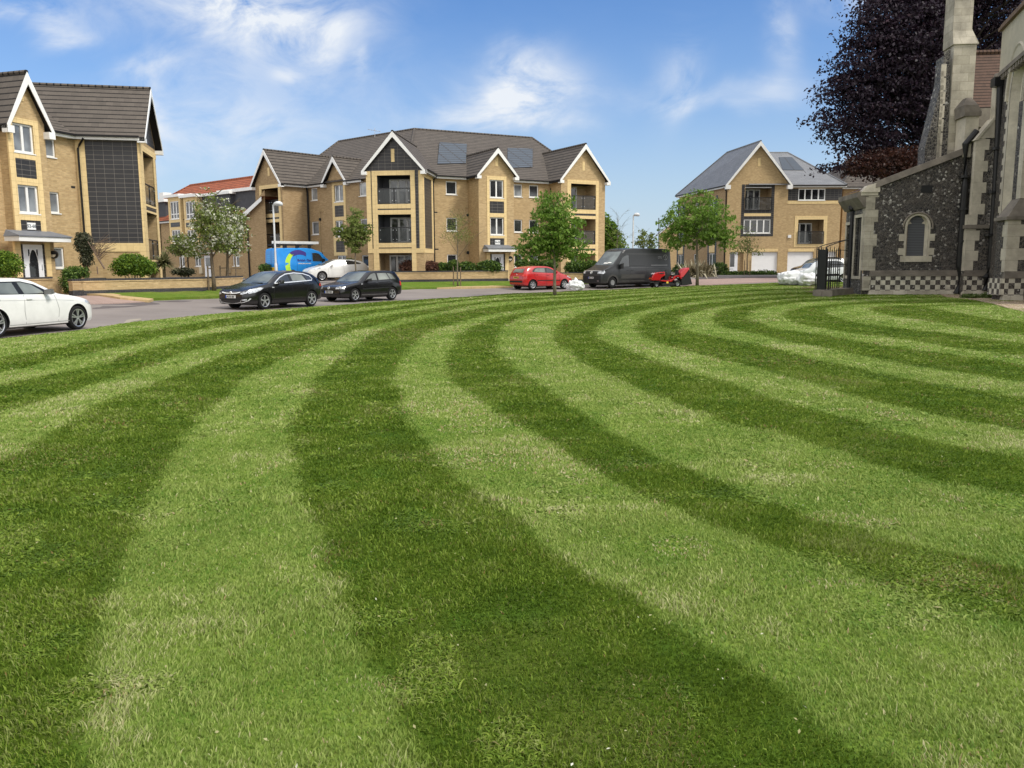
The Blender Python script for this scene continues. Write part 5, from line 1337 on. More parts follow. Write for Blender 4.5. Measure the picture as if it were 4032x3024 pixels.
 W2 = MB(); W2.poly([H.P(b, 0, zb), H.P(cc + 1, 0, zb), H.P(cc + 1, 0, zh + 1.0), H.P(b, 0, zl)], [(b, 0), (cc + 1, 0), (cc + 1, 8), (b, 6)])
 lf = Fr(H.P(b, 6, 0), to=H.P(b, 0, 0)); wall_holes(W2, lf, 0, 6, zb, zl, []); W2.build('wall', M['brick_dark'], B2)
 mb = MB(); slp = (zh - zl) / (cc - b)
 slope(mb, [H.P(b - .5, 6, zl - .2), H.P(b - .5, -.3, zl - .2), H.P(cc + 1, -.3, zl + (cc + 1 - b) * slp + .15), H.P(cc + 1, 6, zl + (cc + 1 - b) * slp + .15)]); mb.build('roof', M['roof_red'], B2)
 bb = MB(); p = [H.P(b - .5, -.31, zl - .45), H.P(b - .1, -.31, zl - .45), H.P(cc + 1, -.31, zl + (cc + 1 - b) * slp - .2), H.P(cc + 1, -.31, zl + (cc + 1 - b) * slp + .12), H.P(b - .5, -.31, zl - .2)]
 bb.poly(p); bb.build('bargeboard', M['white'], B2)
 mb = MB(); q = H.hit(*z3(1308, 600), -.06)[0]; mb.tube([H.P(b - .3, -.2, zl - .3), H.P(q, -.08, zl - .8), H.P(q, -.08, .5)], .06); mb.build('downpipe', M['gutter'], B2)
M['meter'] = plain('buff_meter_box', (.5, .42, .28), .6)
terrace()
# far end wall right of the lamp: small brick gable behind the maple
def far_house():
 c = at_y(2592, 930, 112); B = thing('house', (c.x, c.y, .7), 'small distant brick house partly hidden behind the right-hand maple', 'house')
 F = Fr(c, ang=10); ze = at_y(2592, 925, 112).z; W = MB(); wall_holes(W, F, 0, 8, .2, ze, [], top=ze + 3.2); W.build('wall', M['brick'], B)
 gable_roof(B, F, 0, 8, 0, .6, ze, ze + 3.3, 'roof_slate', over=.15, foh=.1, barge=.12)
far_house()
# ================================================================== church of flint and stone
def church():
 PHI = -7.0
 zb = -.15
 o = at_z(3391, 1160, 0.0)
 B = thing('church', (o.x, o.y, 0), 'flint and pale stone church with chequered plinth and lancet window on the right', 'church')
 A = Fr(o, ang=PHI)                                      # aisle end wall
 def H(fr, u, v, T=0): return fr.hit(u, v, T)
 Zb = lambda x, y: (3300 + x / 2.37, 550 + y / 2.37)
 Zc = lambda x, y: (3700 + x / 3.687, 250 + y / 3.687)    # upper detail
 Zd = lambda x, y: (3700 + x / 3.015, 700 + y / 3.015)    # lower detail
 w1 = A.hit(*Zb(1190, 800))[0] + 1.2                      # runs behind the buttress
 zs = lambda x, y, fr=A, T=0: fr.hit(*Zb(x, y), T)
 zl, zr_ = zs(330, 455)[1], zs(1180, 130)[1]
 sl, sr = zs(215, 900)[0], zs(1195, 700)[0]
 zpl_t, zpl_b = zs(600, 1225)[1], zs(600, 1275)[1]
 zk = zs(215, 470)[1]
 # window opening: pointed
 wx0, wx1 = zs(634, 950)[0], zs(834, 950)[0]; wz0 = zs(730, 1085)[1]; wsp = zs(730, 812)[1]; wtop = zs(735, 706)[1]
 wall = MB()
 S0, S1 = 0.0, w1
 ztop = lambda s_: zl + (zr_ - zl) * (s_ - zs(330, 455)[0]) / (zs(1180, 130)[0] - zs(330, 455)[0])
 # wall as columns round the opening
 ow = .0
 def colp(a, b, c, d, topf=None):
  za, zb_ = (topf(a), topf(b)) if topf else (d, d)
  wall.poly([A.P(a, 0, c), A.P(b, 0, c), A.P(b, 0, zb_), A.P(a, 0, za)], [(a, c), (b, c), (b, zb_), (a, za)])
 colp(.02, wx0, zb, 0, ztop); colp(wx1, S1, zb, 0, ztop); colp(wx0, wx1, zb, wz0)
 # spandrels over pointed arch
 cx = (wx0 + wx1) / 2; n = 8
 arch = [(wx0 + (cx - wx0) * (1 - math.cos(k / n * math.pi / 2)) ** 1.0, wsp + (wtop - wsp) * math.sin(k / n * math.pi / 2)) for k in range(n + 1)]
 archR = [(2 * cx - x, z) for x, z in arch[::-1]]
 for P_ in (arch, archR):
  for (xa, za), (xb, zb2) in zip(P_, P_[1:]):
   if abs(xb - xa) < 1e-5: continue
   wall.poly([A.P(xa, 0, za), A.P(xb, 0, zb2), A.P(xb, 0, ztop(xb)), A.P(xa, 0, ztop(xa))], [(xa, za), (xb, zb2), (xb, ztop(xb)), (xa, ztop(xa))])
 out = [(wx0, wz0), (wx0, wsp)] + arch[1:] + archR[1:] + [(wx1, wz0)]
 wall.build('wall', M['flint'], B)
 # stone surround: splayed reveal, quoins, hood mould
 q = MB()
 for (xa, za), (xb, zb2) in zip(out + [out[0]], (out + [out[0]])[1:]):
  q.poly([A.P(xb, -.005, zb2), A.P(xa, -.005, za), A.P(xa + (cx - xa) * .22, .24, za), A.P(xb + (cx - xb) * .22, .24, zb2)])
 q.build('window_reveal', M['stone_plain'], B)
 s_ = MB()
 fw_ = .10
 ring = [(cx + (x - cx) * (1 + fw_ * 2 / (wx1 - wx0)), z if z < wsp + .01 else wsp + (z - wsp) * (1 + fw_ * 1.1 / (wtop - wsp))) for x, z in out]
 for i in range(len(out) - 1):
  a, b, c, d = out[i], out[i + 1], ring[i + 1], ring[i]
  if i == 0: pass
  for t in (-.03,):
   s_.poly([A.P(a[0], t, a[1]), A.P(b[0], t, b[1]), A.P(c[0], t, c[1]), A.P(d[0], t, d[1])][::-1] if False else [A.P(d[0], t, d[1]), A.P(a[0], t, a[1]), A.P(b[0], t, b[1]), A.P(c[0], t, c[1])], [(d[0], d[1]), (a[0], a[1]), (b[0], b[1]), (c[0], c[1])])
   s_.poly([A.P(c[0], t, c[1]), A.P(c[0], .01, c[1]), A.P(d[0], .01, d[1]), A.P(d[0], t, d[1])])
 fbox(s_, A, wx0 - .25, wx1 + .25, -.05, .06, zs(700, 1140)[1], wz0 - .0)
 for k_, (y0, y1) in enumerate(((880, 945), (1012, 1075))):
  za, zc = zs(730, y1)[1], zs(730, y0)[1]
  fbox(s_, A, wx0 - .36, wx0 - fw_ + .002, -.032, .02, za, zc); fbox(s_, A, wx1 + fw_ - .002, wx1 + .34, -.032, .02, za, zc)
 s_.build('window_surround', M['stone_plain'], B)
 g = MB(); g.poly([A.P(cx + (x - cx) * .80, .2, z) for x, z in out]); g.build('window_louvre', M['louvre'], B)
 h = MB(); hp = [(cx + (x - cx) * (1 + (fw_ + .09) * 2 / (wx1 - wx0)), wsp + (z - wsp) * (1 + (fw_ + .06) * .8 / (wtop - wsp))) for x, z in out if z >= wsp - .001]
 hp = [(hp[0][0], wsp - .12)] + hp + [(hp[-1][0], wsp - .12)]
 h.tube([A.P(x, -.06, z) for x, z in hp], .05, 6); h.build('hood_mould', M['stone_dirty'], B)
 # cusps
 for sx in (1, -1):
  m = MB(); m.poly([A.P(cx + sx * (wx1 - cx) * .8, .17, wsp + .36), A.P(cx + sx * (wx1 - cx) * .46, .17, wsp + .17), A.P(cx + sx * (wx1 - cx) * .8, .17, wsp + .12)][::sx]); m.build('cusp', M['stone_plain'], B)
 # vent
 v = MB(); r = A.rect(*Zb(775, 425), *Zb(880, 495)); fbox(v, A, r[0], r[2], -.015, .02, r[1], r[3]); v.build('vent', M['black_matt'], B)
 # plinth: chequer, moulding, footing
 def plinth(fr, s0, s1, T, name='plinth', base=.22, d=.14):
  m = MB(); k = len(m.f); fbox(m, fr, s0, s1, T - d, T + .1, base, zpl_b)
  m.uv[k + 2] = [(s0 * 1.0 + .1, base - .01), (s1 + .1, base - .01), (s1 + .1, zpl_b - .01), (s0 + .1, zpl_b - .01)]
  m.build(name, M['cheq'], B)
  m = MB(); fbox(m, fr, s0 - .03, s1 + .03, T - d - .03, T + .1, zpl_b + .001, zpl_b + .12); fbox(m, fr, s0, s1, T - d + .02, T + .1, zpl_b + .121, zpl_b + .22); fbox(m, fr, s0 + .01, s1 - .01, T - d + .08, T + .1, zpl_b + .221, zpl_t + .03)
  m.build('plinth_moulding', M['stone_dirty'], B)
  m = MB(); c_ = [fr.P(s0 - .12, T - d - .22, -.2), fr.P(s1 + .1, T - d - .22, -.2), fr.P(s1 + .1, T + .1, -.2), fr.P(s0 - .12, T + .1, -.2), fr.P(s0 - .003, T - d - .01, base + .0), fr.P(s1 + .003, T - d - .01, base), fr.P(s1 + .003, T + .1, base), fr.P(s0 - .003, T + .1, base)]
  m.box8([*c_[:4], *c_[4:]]); m.build('footing', M['stone'], B)
 plinth(A, .35, S1, 0)
 m = MB(); fbox(m, A, 0 - .0, .349, -.145, .3, .22, zpl_b); m.build('plinth_corner', M['stone'], B)
 # long-and-short quoins at the left corner
 m = MB(); z = zpl_t + .03; i = 0; zq_top = zs(320, 520)[1]
 while z < zq_top:
  hgt = min(.62, zq_top - z); L_ = .62 if i % 2 == 0 else .44
  fbox(m, A, -.012, L_, -.02 - .002 * (i % 2), .5, z, z + hgt - .006); z += hgt; i += 1
 m.build('quoins', M['stone'], B)
 # kneeler and coping
 m = MB(); fbox(m, A, -.28, .55, -.06, .5, zq_top, zk - .12)
 m.box8([A.P(-.3, -.12, zk - .12), A.P(.62, -.12, zk - .12), A.P(.62, .5, zk - .12), A.P(-.3, .5, zk - .12), A.P(.0, -.06, zk + .22), A.P(.62, -.06, ztop(.62) + .2), A.P(.62, .45, ztop(.62) + .2), A.P(.0, .45, zk + .22)])
 m.build('kneeler', M['stone_plain'], B)
 m = MB(); a0_, a1_ = .4, zs(1175, 130)[0] + .25
 m.box8([A.P(a0_, -.12, ztop(a0_) - .02), A.P(a1_, -.12, ztop(a1_) - .02), A.P(a1_, .5, ztop(a1_) - .02), A.P(a0_, .5, ztop(a0_) - .02), A.P(a0_, -.04, ztop(a0_) + .30), A.P(a1_, -.04, ztop(a1_) + .30), A.P(a1_, .42, ztop(a1_) + .30), A.P(a0_, .42, ztop(a0_) + .30)])
 m.build('coping', M['stone_dirty'], B)
 # left return of the aisle (seen very obliquely)
 Lf = Fr(A.P(0, 3.6, 0), to=A.P(0, 0, 0)); wl = MB(); wall_holes(wl, Lf, 0, 3.6, zb, zk - .6, [(1.9, .95, 3.1, 4.0), (.25, .95, 1.2, 3.7)]); wl.build('side_wall', M['flint_grey'], B)
 for r in ((1.9, .95, 3.1, 4.0), (.25, .95, 1.2, 3.7)):
  bands(B, Lf, frame_rects(r[0] - .16, r[1] - .16, r[2] + .16, r[3] + .16, .16), 0, .04, 'stone_plain', 'window_surround')
  g = MB(); fbox(g, Lf, r[0], r[2], .1, .14, r[1], r[3]); g.build('pane', M['glass'], B)
 m = MB(); pts = [(3.62, -.06, zk - .9), (3.62, -.45, zk - .35), (3.62, -.45, zk - .1), (3.62, .2, zk + .05)]
 lo = [Lf.P(s1, t, z) for s1, t, z in pts]; hi = [Lf.P(-.1, t, z) for _, t, z in pts]
 for i in range(3): m.poly([lo[i], hi[i], hi[i + 1], lo[i + 1]])
 m.poly(lo); m.poly(hi[::-1]); m.build('eaves_cornice', M['stone_dirty'], B)
 m = MB(); m.tube([Lf.P(1.55, -.12, zk - .6), Lf.P(1.55, -.12, .3)], .09, 8); m.lathe([(0, 0), (.09, 0), (.18, .1), (.18, .3), (0, .3)], 10, 'z', Lf.P(1.55, -.14, zk - .95)); m.build('downpipe', M['black'], B)
 # aisle roof (behind the coping)
 m = MB(); slope(m, [A.P(.05, .45, zk + .1), A.P(.05, 5, zk + .1), A.P(S1, 5, ztop(S1) + .1), A.P(S1, .45, ztop(S1) + .1)]); m.build('aisle_roof', M['roof_clay'], B)
 # ---- return wall strip + diagonal buttress right of the first pipe
 Cz = lambda x, y, fr, T=0: fr.hit(*Zd(x, y), T)
 Fb = A.sub(0, -.75)
 b0, b1 = Cz(300, 900, Fb)[0], Cz(590, 900, Fb)[0]
 zstr = Cz(450, 575, Fb)[1]; ztopb = Fb.hit(*Zc(740, 1085))[1]
 m = MB(); u0 = Cz(385, 300, Fb)[0]
 z_slope0 = Fb.hit(*Zc(545, 1085))[1]; z_slope1 = Fb.hit(*Zc(840, 790))[1]; s_slope1 = Fb.hit(*Zc(840, 790))[0]; ztall = Fb.hit(*Zc(820, 340))[1]
 # flint body
 m.poly([Fb.P(b0, 0, zb), Fb.P(b1, 0, zb), Fb.P(b1, 0, zstr), Fb.P(b0, 0, zstr)])
 m.poly([Fb.P(u0, .04, zstr), Fb.P(b1, .04, zstr), Fb.P(b1, .04, ztall), Fb.P(s_slope1, .04, ztall), Fb.P(s_slope1, .04, z_slope1), Fb.P(u0, .04, z_slope0)])
 m.poly([Fb.P(b0, .8, zb), Fb.P(b0, 0, zb), Fb.P(b0, 0, zstr), Fb.P(b0, .8, zstr)]); m.poly([Fb.P(u0, .8, zstr), Fb.P(u0, .04, zstr), Fb.P(u0, .04, z_slope0), Fb.P(u0, .8, z_slope0)])
 m.build('buttress_wall', M['flint_dark'], B)
 m = MB(); fbox(m, Fb, b0 - .08, b1, -.1, .8, zstr - .12, zstr + .07); m.build('string_course', M['stone_dirty'], B)
 # quoins of the buttress
 m = MB(); z = zpl_t; i = 0
 while z < zstr - .13:
  h_ = min(.50, zstr - .13 - z); L_ = .62 if i % 2 else .42; fbox(m, Fb, b0 - .012, b0 + L_, -.02 - .002 * (i % 2), .3, z, z + h_ - .006); z += h_; i += 1
 z = zstr + .08
 fbox(m, Fb, b0, u0 + .3, -.022, .3, z, z + .5); z += .5
 while z < z_slope0:
  h_ = min(.52, z_slope0 - z); L_ = .62 if i % 2 else .42; fbox(m, Fb, u0 - .012, u0 + L_, .018 - .002 * (i % 2), .3, z, z + h_ - .006); z += h_; i += 1
 m.build('quoins', M['stone_plain'], B)
 m = MB(); s1_ = s_slope1
 m.poly([Fb.P(u0 - .05, 0, z_slope0), Fb.P(u0 + .8, 0, z_slope0), Fb.P(s1_ + .1, 0, z_slope1 - .9), Fb.P(s1_ + .35, 0, z_slope1), Fb.P(s1_ - .12, 0, z_slope1 + .02)], [(0, 0), (.8, 0), (1.5, 1), (1.6, 2), (1.2, 2)])
 m.box8([Fb.P(u0 - .1, -.05, z_slope0 - .1), Fb.P(u0 + .05, -.05, z_slope0 - .1), Fb.P(u0 + .05, .7, z_slope0 - .1), Fb.P(u0 - .1, .7, z_slope0 - .1), Fb.P(s1_ - .2, -.05, z_slope1), Fb.P(s1_ - .05, -.05, z_slope1), Fb.P(s1_ - .05, .7, z_slope1), Fb.P(s1_ - .2, .7, z_slope1)])
 fbox(m, Fb, s1_ - .15, s1_ + .40, -.01, .5, z_slope1 + .01, ztall + .2)
 m.build('buttress_stone', M['stone_plain'], B)
 plinth(Fb, b0 + .02, b1, 0)
 # ---- side wall of the porch transept: runs towards us on the right, parapet and big window
 pn = at_z(3908, 1171, 0.0);
 c0 = Fb.P(b1 - .55, 0, 0)
 c0 = Fb.P(b1, -.02, 0)
 Sd = Fr(c0, ang=-108)                                       # outside is on the left when looking along it from the far end
 # make frame with outside facing the lawn
 def S(u, v, T=0): return Sd.hit(u, v, T)
 zpar0 = S(3925, 300 + 446 - 0)[1]
 zp0 = S(3945, 250 + 205 / 3.687 + 0)[1]
 W_ = MB(); Ls = 11.0
 zpb = S(*Zc(960, 170))[1]; zpt = zpb + 2.0
 zpt = S(3922, 160)[1]
 # great arched window opening
 a0, a1 = S(*Zc(1000, 900))[0], S(4075, 500)[0]; azs = S(*Zc(985, 560))[1]; azt = azs + (a1 - a0) * .62; az0 = S(*Zd(800, 420))[1]
 a1 = a0 + 2.6; azt = azs + 1.75
 for (p, q_, r, t) in ((0, a0, zb, zpb), (a1, Ls, zb, zpb), (a0, a1, zb, az0), (a0, a1, azt, zpb)):
  W_.poly([Sd.P(p, 0, r), Sd.P(q_, 0, r), Sd.P(q_, 0, t), Sd.P(p, 0, t)])
 cxa = (a0 + a1) / 2; ar = [(a0 + (cxa - a0) * (1 - math.cos(k / 8 * math.pi / 2)), azs + (azt - azs) * math.sin(k / 8 * math.pi / 2)) for k in range(9)]
 arr = [(2 * cxa - x, z) for x, z in ar[::-1]]
 for P_ in (ar, arr):
  for (xa, za), (xb, zb2) in zip(P_, P_[1:]): W_.poly([Sd.P(xa, 0, za), Sd.P(xb, 0, zb2), Sd.P(xb, 0, azt), Sd.P(xa, 0, azt)])
 W_.build('transept_wall', M['flint_dark'], B)
 outl = [(a0, az0), (a0, azs)] + ar[1:] + arr[1:] + [(a1, az0)]
 q = MB()
 for (xa, za), (xb, zb2) in zip(outl + [outl[0]], (outl + [outl[0]])[1:]): q.poly([Sd.P(xb, -.02, zb2), Sd.P(xa, -.02, za), Sd.P(xa + (cxa - xa) * .2, .45, za), Sd.P(xb + (cxa - xb) * .2, .45, zb2)])
 q.build('arch_reveal', M['stone_plain'], B)
 q = MB(); rg = [(cxa + (x - cxa) * (1 + .7 / (a1 - a0)), z if z < azs + .01 else azs + (z - azs) * 1.22) for x, z in outl]
 for i in range(len(outl) - 1):
  a, b, c, d = outl[i], outl[i + 1], rg[i + 1], rg[i]
  q.poly([Sd.P(d[0], -.035, d[1]), Sd.P(a[0], -.035, a[1]), Sd.P(b[0], -.035, b[1]), Sd.P(c[0], -.035, c[1])])
 for i in range(12):
  zz = az0 + .1 + i * .56
  if zz < azs: fbox(q, Sd, a0 - .62, a0 - .345, -.034, .01, zz, zz + .3)
 q.build('arch_surround', M['stone_plain'], B)
 h = MB(); hp = [(cxa + (x - cxa) * 1.30, azs + (z - azs) * 1.26) for x, z in outl if z >= azs - .001]; h.tube([Sd.P(x, -.08, z) for x, z in hp], .09, 6); h.build('hood_mould', M['stone_plain'], B)
 g = MB(); g.poly([Sd.P(cxa + (x - cxa) * .8, .4, z) for x, z in outl]); g.build('stained_window', M['glass'], B)
 g = MB()
 for k in (-.33, .33): fbox(g, Sd, cxa + k * (a1 - a0) * .45 - .06, cxa + k * (a1 - a0) * .45 + .06, .28, .38, az0, azs + 1.0)
 g.tube([Sd.P(cxa + (x - cxa) * .55, .32, azs - .1 + (z - azs) * .8) for x, z in outl if z >= azs - .001], .07, 6); g.build('tracery', M['stone_plain'], B)
 # parapet: plain pale stone, corbel table below, moulded coping
 m = MB(); k = len(m.f); fbox(m, Sd, -.25, Ls, -.12, .4, zpb + .25, zpt); m.build('parapet', M['stone_pale'], B)
 m = MB(); fbox(m, Sd, -.35, Ls, -.28, .45, zpt + .001, zpt + .16); fbox(m, Sd, -.30, Ls, -.2, .42, zpt + .161, zpt + .30); m.build('parapet_coping', M['coping_red'], B)
 m = MB(); fbox(m, Sd, -.3, Ls, -.2, .3, zpb + .05, zpb + .249)
 for i in range(24): fbox(m, Sd, -.2 + i * .46, -.02 + i * .46, -.17, .1, zpb - .16, zpb + .049)
 m.build('corbel_table', M['stone_dirty'], B)
 kn = MB(); kn.lathe([(0, -.2), (.2, -.12), (.26, .05), (.2, .2), (0, .26)], 8, 'z', Sd.P(-.25, -.12, zpb + .05)); kn.build('kneeler', M['stone_dirty'], B)
 # corner buttress of the transept near us
 pt = Sd.hit(*Zd(735, 1000))[0]
 Nf = Fr(Sd.P(max(pt, 1.2) + .0, -.0, 0), ang=PHI)
 nb = Fr(at_z(3946, 1183, .0), ang=PHI)
 nb0 = 0.0
 zcap = nb.hit(*Zd(830, 500))[1]
 m = MB(); fbox(m, nb, nb0 - .0, nb0 + 1.7, 0, 1.0, zb, zcap); m.build('buttress_wall', M['flint_dark'], B)
 m = MB(); fbox(m, nb, nb0 - .12, nb0 + 1.8, -.12, 1.1, zcap + .001, zcap + .14)
 m.box8([nb.P(nb0 - .05, -.05, zcap + .141), nb.P(nb0 + 1.8, -.05, zcap + .141), nb.P(nb0 + 1.8, 1.0, zcap + .141), nb.P(nb0 - .05, 1.0, zcap + .141), nb.P(nb0 + .5, .25, zcap + .9), nb.P(nb0 + 1.8, .25, zcap + .9), nb.P(nb0 + 1.8, 1.0, zcap + .9), nb.P(nb0 + .5, 1.0, zcap + .9)])
 m.build('buttress_cap', M['stone_dirty'], B)
 m = MB(); fbox(m, nb, nb0 + .5, nb0 + 1.8, .25, 1.0, zcap + .9, zcap + 5.0); m.build('buttress_wall', M['flint_dark'], B)
 m = MB(); z = zpl_t; i = 0
 while z < zcap:
  h_ = min(.5, zcap - z); L_ = .75 if i % 2 else .5; fbox(m, nb, nb0 - .012, nb0 + L_, -.02 - .002 * (i % 2), .3 + .15 * (i % 2), z, z + h_ - .006); z += h_; i += 1
 m.build('quoins', M['stone_plain'], B); m = MB()
 z = zcap + .91
 while z < zcap + 4.9:
  L_ = .7 if i % 2 else .45; fbox(m, nb, nb0 + .488, nb0 + .5 + L_, .228 - .002 * (i % 2), .6, z, z + .5); z += .506; i += 1
 m.build('quoins', M['stone_plain'], B)
 plinth(nb, nb0 - .02, nb0 + 1.75, 0, base=.22)
 m = MB(); Lb = Fr(nb.P(nb0, 1.1, 0), to=nb.P(nb0, -.1, 0)); fbox(m, Lb, 0, 1.2, -.165, .1, .225, zpl_b - .004); m.build('plinth', M['cheq'], B)
 # pipes
 def pipe(fr, pts, T, r=.085):
  P_ = [fr.P(*[fr.hit(*p, T)[0], T, fr.hit(*p, T)[1]]) for p in pts]; mm = MB(); mm.tube(P_, r, 10)
  for k in range(3):
   zc = P_[1].z * (.25 + .25 * k) + P_[-2].z * (.75 - .25 * k)
   t_ = (P_[1].z - zc) / (P_[1].z - P_[-2].z); c = P_[1].lerp(P_[-2], t_); mm.tube([c - Vector((0, 0, .06)), c + Vector((0, 0, .06))], r * 1.5, 10)
  mm.build('downpipe', M['black'], B)
 pipe(A, [Zc(540, 980), Zc(375, 1170), Zd(300, 100), Zd(235, 1050), Zd(255, 1130), Zd(200, 1370)], -.30, .16)
 pipe(Fb, [Zc(880, 330), Zc(870, 600), Zd(665, 50), Zd(600, 1060), Zd(545, 1180), Zd(540, 1330)], -.20, .15)
 m = MB(); a, z = Fb.hit(*Zc(860, 270), -.15); fbox(m, Fb, a - .28, a + .32, -.38, .1, z - .22, z + .2); m.build('hopper', M['black'], B)
 # ---- big ashlar pier (chimney turret) and west gable slope behind the aisle
 C = A.sub(0, 1.2)
 Zt = lambda x, y: (3100 + x / 2.37, y / 2.37)
 g = lambda x, y, T=0: C.hit(*Zt(x, y), T)
 p0, p1 = g(1492, 1400)[0], g(1640, 1400)[0]; zb2 = g(1500, 1460)[1]; zsh = g(1600, 420)[1]
 q0, q1 = g(1540, 600)[0], g(1748, 600)[0]; zt2 = zsh + 5.5
 m = MB(); t0, t1 = -.1, 1.2
 Pq = [C.P(p0, t0, zb2 - 1), C.P(q1, t0, zb2 - 1), C.P(q1, t1, zb2 - 1), C.P(p0, t1, zb2 - 1), C.P(q0, t0, zsh), C.P(q1, t0, zsh), C.P(q1, t1, zsh), C.P(q0, t1, zsh)]
 k = len(m.f); m.box8(Pq); m.uv[k + 2] = [(0, 0), (q1 - p0, 0), (q1 - p0, zsh - zb2), (0, zsh - zb2)]
 m.build('chimney_pier', M['stone'], B)
 m = MB(); q2, q3 = g(1550, 200)[0], g(1730, 200)[0]
 k = len(m.f); m.box8([C.P(q0 - .08, t0 - .08, zsh + .001), C.P(q1 + .08, t0 - .08, zsh + .001), C.P(q1 + .08, t1, zsh + .001), C.P(q0 - .08, t1, zsh + .001), C.P(q2, t0 + .1, zsh + .75), C.P(q3, t0 + .1, zsh + .75), C.P(q3, t1, zsh + .75), C.P(q2, t1, zsh + .75)])
 k = len(m.f); fbox(m, C, q2, q3, t0 + .1, t1, zsh + .751, zt2); m.uv[k + 2] = [(0, 0), (q3 - q2, 0), (q3 - q2, 5), (0, 5)]
 fbox(m, C, q2 - .04, q3 + .04, t0 + .06, t1, zsh + 2.9, zsh + 3.0); fbox(m, C, q2 - .04, q3 + .04, t0 + .06, t1, zsh + 4.2, zsh + 4.3)
 m.build('chimney_shaft', M['stone'], B)
 # flint slope left of the pier
 m = MB(); pts = [Zt(1285, 1500), Zt(1500, 1500), Zt(1525, 440), Zt(1460, 520), Zt(1440, 760), Zt(1330, 1200), Zt(1285, 1370)]
 P_ = [C.P(C.hit(*p)[0], .0, C.hit(*p)[1]) for p in pts]; P_[0].z -= 1; P_[1].z -= 1
 m.poly(P_)
 for i in range(3, 6): a, b = P_[i], P_[i + 1]; bk = Vector((*(C.b * 1.0), 0)); m.poly([a, a + bk, b + bk, b])
 a, b = P_[6], P_[0]; m.poly([a, a + bk, b + bk, b])
 m.build('gable_wall', M['flint_grey'], B)
 m = MB(); sp = [Zt(1452, 600), Zt(1440, 900), Zt(1418, 1200), Zt(1398, 1480)]
 P_ = [C.P(C.hit(*p)[0], -.02, C.hit(*p)[1]) for p in sp]
 for i in range(14):
  f = i / 14 * 3; k = int(f); c = P_[k].lerp(P_[k + 1], f - k); s0 = (Vector(c[:2]) - C.o).dot(C.d); w_ = .14 if i % 2 else .24
  fbox(m, C, s0 - .06, s0 + w_ - .06, -.02, .05, c.z - .6, c.z)
 m.build('quoin_strip', M['stone_plain'], B)
 # gablet pinnacle in front of the pier
 D = A.sub(0, .1); gg = lambda x, y: D.hit(*Zc(x, y))
 a0, a1 = gg(330, 1100)[0], gg(520, 1100)[0]; m = MB()
 zt_a, zt_b = gg(400, 780)[1], gg(400, 700)[1]
 fbox(m, D, a0, a1, -.25, .9, gg(400, 1190)[1] - .6, zt_a); m.build('pinnacle_shaft', M['stone_plain'], B)
 m = MB(); fbox(m, D, a0 - .12, a1 + .06, -.36, .9, zt_a + .001, zt_a + .2); z1_ = gg(390, 490)[1]
 m.box8([D.P(a0 - .12, -.36, zt_a + .201), D.P(a1 + .06, -.36, zt_a + .201), D.P(a1 + .06, .9, zt_a + .201), D.P(a0 - .12, .9, zt_a + .201), D.P(a0 - .16, -.3, gg(300, 620)[1]), D.P(a1 - .1, -.3, gg(300, 620)[1]), D.P(a1 - .1, .9, gg(300, 620)[1]), D.P(a0 - .16, .9, gg(300, 620)[1])])
 zz = gg(300, 620)[1]; m.box8([D.P(a0 - .16, -.3, zz + .001), D.P(a1 - .1, -.3, zz + .001), D.P(a1 - .1, .9, zz + .001), D.P(a0 - .16, .9, zz + .001), D.P(a0 + .1, .1, z1_), D.P(a1 - .3, .1, z1_), D.P(a1 - .3, .6, z1_), D.P(a0 + .1, .6, z1_)])
 m.build('pinnacle_cap', M['stone_dirty'], B)
 # nave roof, old clay tiles
 N = A.sub(0, 2.4); hh = lambda x, y: N.hit(*Zc(x, y))
 n0, n1 = N.hit(3835, 400)[0], N.hit(3835, 400)[0] + 8; ze_ = hh(620, 640)[1]; zr2 = N.hit(3900, 206, 2.0)[1]
 m = MB(); slope(m, [N.P(n0, 0, ze_), N.P(n1, 0, ze_), N.P(n1, 2.0, zr2), N.P(n0, 2.0, zr2)]); slope(m, [N.P(n1, 4.0, ze_), N.P(n0, 4.0, ze_), N.P(n0, 2.0, zr2), N.P(n1, 2.0, zr2)]); m.tube([N.P(n0, 2.0, zr2), N.P(n1, 2.0, zr2)], .14, 6); m.build('nave_roof', M['roof_clay'], B)
 m = MB(); fbox(m, N, n0, n1, -.15, .3, ze_ - 1.0, ze_ - .05); m.build('nave_parapet', M['stone_dirty'], B)
 m = MB(); fbox(m, N, n0, n1, -.02, .02, zb, ze_ - 1.0); m.build('nave_wall', M['flint_dark'], B)
 return A, Sd, nb, nb0, Fb
M['flint_grey'] = m_flint('grey_flint', .04, 7.0, (.20, .185, .155))
M['stone_pale'] = m_stone('pale_rendered_stone', (.50, .46, .36), (.40, .37, .29), False)
M['coping_red'] = plain('lichen_brown_coping', (.17, .12, .09), .9, .2, var=.3, vs=5)
def m_louvre():
 t = NT('metal_window_grille'); uv = t.obj(); sp = t.n('ShaderNodeSeparateXYZ'); t.l(uv, sp.inputs[0])
 f = t.math('FRACT', t.math('MULTIPLY', sp.outputs[2], 12.0)); t.col(t.ramp(f, [(0, (.045, .047, .054)), (.5, (.12, .124, .135)), (1, (.045, .047, .054))])); return t.set(.5, .4)
M['louvre'] = m_louvre()
A_ch, S_ch, NB, NB0, FB_ch = church()
